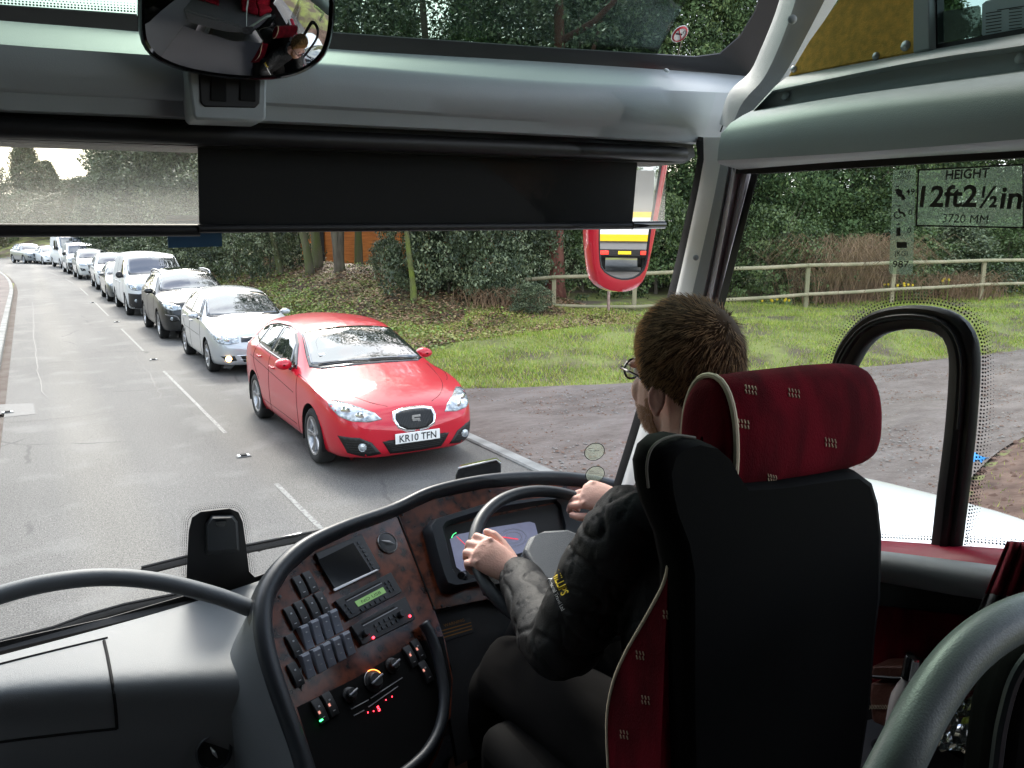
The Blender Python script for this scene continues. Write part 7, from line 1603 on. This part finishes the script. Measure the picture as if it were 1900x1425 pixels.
# hands
def hand(Mh, s):
    T = lambda x, y, z: Mh @ Vector((x, y, z))
    capsule(body, [T(0, -.06, -.004), T(0, -.02, -.004), T(0, 0, 0)], [.027, .026, .027], 14)
    up_ = (Mh.to_3x3() @ Vector((0, 0, 1)))
    rows = []
    for y, w, h, z in ((-.015, .020, .014, -.002), (-.005, .028, .018, -.001), (.02, .034, .0175, 0), (.05, .040, .016, 0), (.075, .042, .0145, 0), (.092, .040, .0115, -.001), (.098, .030, .007, -.002)):
        rows.append([T(w * math.cos(a), y + (.006 if abs(math.cos(a)) < .6 and y > .08 else 0), z + h * math.sin(a)) for a in [2 * math.pi * k / 20 for k in range(20)]])
    body.grid(rows, True); k = len(body.v) - len(rows) * 20; body.f += [tuple(k + j for j in range(20)), tuple(k + 120 + j for j in range(19, -1, -1))]; body.mi += [0, 0]
    for fx, fy, l, cur, r in ((.031, .086, (.042, .027, .021), (30, 80, 118), .0092), (.0105, .091, (.045, .029, .022), (38, 88, 128), .0094), (-.010, .088, (.042, .027, .021), (42, 94, 134), .0090), (-.030, .080, (.033, .021, .018), (46, 100, 140), .0080)):
        p = Vector((s * fx, fy, -.002)); q = [p - Vector((0, .022, 0)), p]; a = s * fx * 1.6
        for L_, c in zip(l, cur): p = p + Vector((math.sin(a) * math.cos(rad(c)) * L_, math.cos(rad(c)) * L_, -math.sin(rad(c)) * L_)); q.append(p)
        capsule(body, [T(*v) for v in q], [r * .95, r * 1.08, r * 1.0, r * .92, r * .78], 12)
        kx = Vector((s * fx, fy, .004)); ellipsoid(body, T(*kx), (.0085, .0085, .0085))
    capsule(body, [T(s * .018, .004, -.008), T(s * .036, .034, -.018), T(s * .052, .066, -.020), T(s * .058, .092, -.020), T(s * .056, .110, -.024)], [.015, .0155, .0118, .0105, .0085], 12)
GLC = Vector((0, .101, -.038))
def place_hand(ang, wpx, wd, s, zmix):
    rp = WP(rad(ang)); w = S(wpx[0], wpx[1], wd); Yv = (rp - w).normalized(); Zp = ((CE - rp).normalized() * zmix + wn * (1 - zmix)).normalized(); Xv = Yv.cross(Zp).normalized(); Zv = Xv.cross(Yv).normalized()
    Rm = Matrix((Xv, Yv, Zv)).transposed(); org = rp - Rm @ GLC; Mh = Rm.to_4x4(); Mh.translation = org; hand(Mh, s); return Mh
ML = place_hand(162, (934, 1066), 1.775, 1, .45); MR = place_hand(46, (1146, 944), 2.0, -1, .45)
LW, RW = ML @ Vector((0, -.04, 0)), MR @ Vector((0, -.04, 0))
for A, B, C_ in ((LS, LE_, LW), (RS, RE, RW)): capsule(body, [A, A.lerp(B, .5), B, B.lerp(C_, .4), C_], [.048, .045, .038, .040, .027], 14)
capsule(body, [LS.lerp(RS, .08), LS.lerp(RS, .92)], [.06, .06], 14)
HL, KL, AL = Vector((.90, .97, 1.585)), Vector((.845, 1.415, 1.560)), Vector((.90, 1.62, 1.12)); HR_, KR, AR = Vector((1.10, .97, 1.585)), Vector((1.13, 1.43, 1.57)), Vector((1.12, 1.66, 1.14))
for A, B, C_ in ((HL, KL, AL), (HR_, KR, AR)): capsule(body, [A, B, C_], [.075, .058, .04], 14); capsule(body, [C_, C_ + Vector((0, .16, -.04))], [.04, .035], 12)
me = fused(body, .0032, 3, 'person'); me.materials.append(SKIN)
driver = mesh_obj('person', me, [], None); tag(driver, 'seated man in black padded jacket and glasses, both hands on the steering wheel', 'person')
# jacket
NYL = mat('black nylon jacket', (.005, .005, .0055), .62, spec=.3, bump=.12, bscale=300); 
jk = MB()
capsule(jk, [Vector((1.0, .93, 1.60)), Vector((1.0, .925, 1.75)), Vector((1.0, .935, 1.9)), Vector((1.0, .965, 2.01))], [.20, .205, .205, .19], 28, flat=.66, up=(0, 1, 0))
capsule(jk, [Vector((.85, .985, 2.055)), Vector((1.0, .975, 2.085)), Vector((1.16, .985, 2.055))], [.078, .082, .078], 20)
def sleeve(A, B, C_, r0, r1, r2, puffs):
    n = 46; pts, rs = [], []
    ctrl = cr([A, A.lerp(B, .5) , B, B.lerp(C_, .5), C_], 12); Q = resample(ctrl, n)
    for i in range(n):
        t = i / (n - 1); r = r0 + (r1 - r0) * t / .5 if t < .5 else r1 + (r2 - r1) * (t - .5) / .5
        r *= 1 + .075 * (abs(math.sin(t * puffs * math.pi)) ** .6 - .6); pts.append(Q[i]); rs.append(r)
    capsule(jk, pts, rs, 22)
sleeve(LS, LE_ + Vector((0, 0, -.005)), ML @ Vector((0, -.012, -.002)), .078, .066, .046, 8); sleeve(RS, RE, MR @ Vector((0, -.012, 0)), .078, .066, .046, 8)
jk.tube([neck + Vector((.062 * math.cos(a), -.005 + .066 * math.sin(a), .034 - .012 * math.sin(a))) for a in [2 * math.pi * k / 24 for k in range(24)]], .024, 10, closed=True)
jm = fused(jk, .0055, 2, 'jacket')
jm.calc_loop_triangles()
nrm_ = [v.normal.copy() for v in jm.vertices]
for v, n_v in zip(jm.vertices, nrm_):
    p = v.co; w = mnoise.noise(Vector((p.x * 13, p.y * 13, p.z * 26))) * .5 + mnoise.noise(Vector((p.x * 30 + 5, p.y * 22, p.z * 40))) * .28
    f = abs(mnoise.noise(Vector((p.x * 9 + 3, p.y * 9, p.z * 18 + 7)))); g_2 = abs(mnoise.noise(Vector((p.x * 10 + 9, p.y * 26, p.z * 16 + 1)))); v.co = p + n_v * (w * .0055 - max(0, .10 - f) * .05 - max(0, .06 - g_2) * .055)
jm.materials.append(NYL); jm.shade_smooth(); jacket = mesh_obj('jacket', jm, [], driver)
jb = bvh_of_raw([v.co.copy() for v in jm.vertices], [tuple(p.vertices) for p in jm.polygons])
def text_px(name, txt, A, B, up, m, parent, bvh, bold=.0, off=.0015):
    me = text_mesh(txt, 1.0, bold, 'LEFT'); co = np.array([v.co[:] for v in me.vertices]); mn, mxx = co.min(0), co.max(0); sx = 1 / (mxx[0] - mn[0]); sy = 1 / (mxx[1] - max(0, mn[1]))
    for v in me.vertices:
        s_, t_ = (v.co.x - mn[0]) * sx, v.co.y * sy; x = A[0] + (B[0] - A[0]) * s_ + up[0] * t_; y = A[1] + (B[1] - A[1]) * s_ + up[1] * t_
        h = hit(bvh, x, y, off); v.co = h if h is not None else bvh.find_nearest(S(x, y, 1.42))[0]
    return mesh_obj(name, me, m, parent)
text_px('sleeve_letters', 'PHILLIPS', (1020, 1056), (1042, 1106), (14, -7), mat('embroidery yellow', (.80, .58, .02), .6), jacket, jb, .02)
text_px('sleeve_letters', 'Personal Travel Ltd', (1016, 1074), (1042, 1134), (6, -4), mat('embroidery white', (.65, .65, .65), .6), jacket, jb, .0)
for s_, Mh in ((1, ML), (-1, MR)):
    Rm = Mh.to_3x3(); ring = [Mh @ Vector((.035 * math.cos(a), -.008, .033 * math.sin(a) - .002)) for a in [2 * math.pi * k / 22 for k in range(22)]]
    MB().tube(ring, .006, 8, closed=True).build('cuff', NYL, jacket, smooth=180)
c = MR @ Vector((0, -.02, .036)); MB().box(c, (.030, .022, .010), MR.to_3x3()).build('buckle', M['silver'], jacket, bevel=.003)
# trousers
tr_ = MB()
capsule(tr_, [Vector((.93, .93, 1.60)), Vector((1.07, .93, 1.60))], [.15, .15], 20)
for A, B, C_ in ((HL, KL, AL), (HR_, KR, AR)): capsule(tr_, [A, A.lerp(B, .5) + Vector((0, 0, .01)), B + Vector((0, 0, .008)), B.lerp(C_, .15) + Vector((0, .02, 0)), B.lerp(C_, .6), C_], [.105, .098, .086, .078, .066, .058], 20)
tm_ = fused(tr_, .009, 3, 'trousers'); nv = [v.normal.copy() for v in tm_.vertices]
for v, n_v in zip(tm_.vertices, nv): p = v.co; v.co = p + n_v * (mnoise.noise(Vector((p.x * 14, p.y * 9, p.z * 14))) * .008)
TR = mat('charcoal trousers', (.008, .0075, .0075), .95, spec=.06, bump=.3, bscale=900); tm_.materials.append(TR); tm_.shade_smooth(); mesh_obj('trousers', tm_, [], driver)
for A in (AL, AR): 
    sh2 = MB(); capsule(sh2, [A + Vector((0, -.02, -.03)), A + Vector((0, .10, -.05)), A + Vector((0, .19, -.06))], [.045, .045, .038], 14, flat=.8, up=(0, 0, 1)); sh2.build('shoe', M['black'], driver, smooth=180)
# hair: close cap plus many short tapered locks
HB1 = mat('brown hair', (.25, .145, .072), .75, spec=.15); HB2 = mat('dark brown hair', (.070, .040, .022), .75, spec=.12); HG_LIT = mat('lit ginger hair', (.60, .30, .12), .7, spec=.2)  # ginger is brightened to put golden daylight into the front locks
def scalp(a, e, k=1.0, lift=0):
    """a: azimuth from the face, e: elevation from the crown (0 = top)"""
    x, y, z = math.sin(a) * math.sin(e), math.cos(a) * math.sin(e), math.cos(e)
    return Vector((x * (.0775 + lift), y * (.0985 + lift) - .012, z * (.096 + lift) + .030))
def emax(a):
    a = abs((a + math.pi) % (2 * math.pi) - math.pi)      # 0 front, pi back
    K = [(0, 1.05), (.5, 1.02), (.9, 1.15), (1.25, 1.50), (1.45, 1.90), (1.62, 2.02), (1.85, 1.90), (2.1, 2.05), (2.6, 2.38), (3.15, 2.42)]
    return herm(K)(a)
rows = []
for i in range(15):
    rows.append([hd(*scalp(a, max(.02, emax(a) * i / 14), lift=.006 + .009 * math.sin(min(1, i / 14 * 1.02) * math.pi) ** .5 + (.006 if i < 9 else 0) * (1 - i / 9) - .007 * (i == 14))) for a in [2 * math.pi * j / 48 for j in range(48)]])
hm_ = MB().grid(rows, True); hm_.add(rows[0], [tuple(range(48))]); hair = hm_.build('hair', HB2, driver, smooth=180)
rg = random.Random(11); Vv, Ff, Mi = [], [], []
whorl = (2.75, .75)
def add_lock(p0, d, n_, L_, w, mi, bend):
    k = len(Vv); s_ = d.cross(n_).normalized() * w
    for t, ww in ((0, 1), (.4, .95), (.75, .6)):
        c_ = p0 + d * (L_ * t) + n_ * (L_ * .34 * (t - bend * t * t)); Vv.extend([c_ - s_ * ww, c_ + s_ * ww])
    Vv.append(p0 + d * L_ + n_ * (L_ * .34 * (1 - bend))); Ff.extend([(k, k + 1, k + 3), (k, k + 3, k + 2), (k + 2, k + 3, k + 5), (k + 2, k + 5, k + 4), (k + 4, k + 5, k + 6)]); Mi.extend([mi] * 5)
for _ in range(26000):
    a = rg.uniform(-math.pi, math.pi); e = emax(a) * math.sqrt(rg.random()) * 1.01; p = scalp(a, e, lift=.010); q = scalp(a + .01, e, lift=.010); r_ = scalp(a, e + .01, lift=.010)
    n_ = (r_ - p).cross(q - p).normalized(); n_ = n_ if n_.dot(p - Vector((0, -.012, .03))) > 0 else -n_
    down = (r_ - p).normalized(); side = (q - p).normalized(); back = abs(a) > 1.9
    c1 = scalp(*whorl, lift=.010); rd = (p - c1); rd = (rd - n_ * rd.dot(n_)); dist = rd.length; rd = rd.normalized() if dist > 1e-4 else side
    d = (rd * 1.0 + rd.cross(n_) * .35 * max(0, 1 - dist / .12) + Vector((0, .25, -.1)) * (1 if not back else 0)); cl_ = mnoise.noise(p * 38) ; d = (d - n_ * d.dot(n_)).normalized(); d = (d + side * cl_ * .9 + n_ * (.34 * rg.random() ** 2.5) + Vector((rg.uniform(-.2, .2), rg.uniform(-.2, .2), rg.uniform(-.2, .2)))).normalized()
    low = max(0, e / emax(a)); L_ = (.034 - .022 * low ** 2) * rg.uniform(.7, 1.15); front = abs(a) < 1.5
    mi = 2 if (front and low > .62 and rg.random() < .8) or (front and rg.random() < .38) else (0 if rg.random() < .55 else 1)  # more ginger towards the front, partly painting its lit side
    add_lock(hd(*p), R3 @ d, R3 @ n_, L_, .0009, mi, rg.uniform(.5, .9))
me = np_mesh('hair_locks', [tuple(v) for v in Vv], Ff, 3)
for m in (HB1, HB2, HG_LIT): me.materials.append(m)
me.polygons.foreach_set('material_index', np.array(Mi, dtype=np.int32)); me.shade_smooth(); mesh_obj('hair_locks', me, [], driver, True)
bd_bvh = bvh_of(driver); Vv, Ff, Mi = [], [], []
for _ in range(5000):
    s_ = rg.choice((-1, 1)); a = rg.uniform(.35, 1.45); z = rg.uniform(-.125, -.055) + (.02 if a > 1.2 else 0); dr_ = R3 @ Vector((s_ * math.sin(a), math.cos(a), 0)); h = bd_bvh.ray_cast(HC + R3 @ Vector((0, .0, z)) + dr_ * .3, -dr_)
    if h[0] is None: continue
    add_lock(h[0], (Vector((0, 0, -1)) + Vector((rg.uniform(-.4, .4), rg.uniform(-.4, .4), 0))).normalized(), h[1], rg.uniform(.004, .008), .0005, 0, .5)
if Vv:
    me = np_mesh('beard', [tuple(v) for v in Vv], Ff, 3); me.materials.append(mat('ginger stubble', (.34, .15, .06), .6)); mesh_obj('beard', me, [], driver)
# glasses
gm = MB()
for s_ in (-1, 1):
    gm.tube([hd(s_ * .034 + .024 * math.cos(a), .112 - .012 * abs(s_ * .034 + .024 * math.cos(a)) / .05, .000 + .019 * math.sin(a)) for a in [2 * math.pi * k / 20 for k in range(20)]], .0024, 6, closed=True)
    gm.tube([hd(s_ * .058, .106, .006), hd(s_ * .070, .092, .006), hd(s_ * .079, .03, .002), hd(s_ * .082, .002, -.006), hd(s_ * .080, -.010, -.02)], .0024, 6)
gm.tube([hd(-.010, .114, .004), hd(0, .117, .006), hd(.010, .114, .004)], .002, 6)
gl = gm.build('glasses', M['gloss_black'], driver)
for s_ in (-1, 1):
    MB().ngon([hd(s_ * .034 + .023 * math.cos(a), .1115 - .012 * abs(s_ * .034 + .023 * math.cos(a)) / .05, .018 * math.sin(a)) for a in [2 * math.pi * k / 20 for k in range(20)]], (0, .001, 0)).build('lens', M['pane'], gl, smooth=None)
    e_ = MB(); ellipsoid(e_, hd(s_ * .031, .086, .000), (.012, .012, .012)); eo = e_.build('eye', M['white'], driver, smooth=180); i_ = MB(); ellipsoid(i_, hd(s_ * .031, .0945, .000), (.0055, .004, .0055)); i_.build('iris', M['ink'], eo, smooth=180)
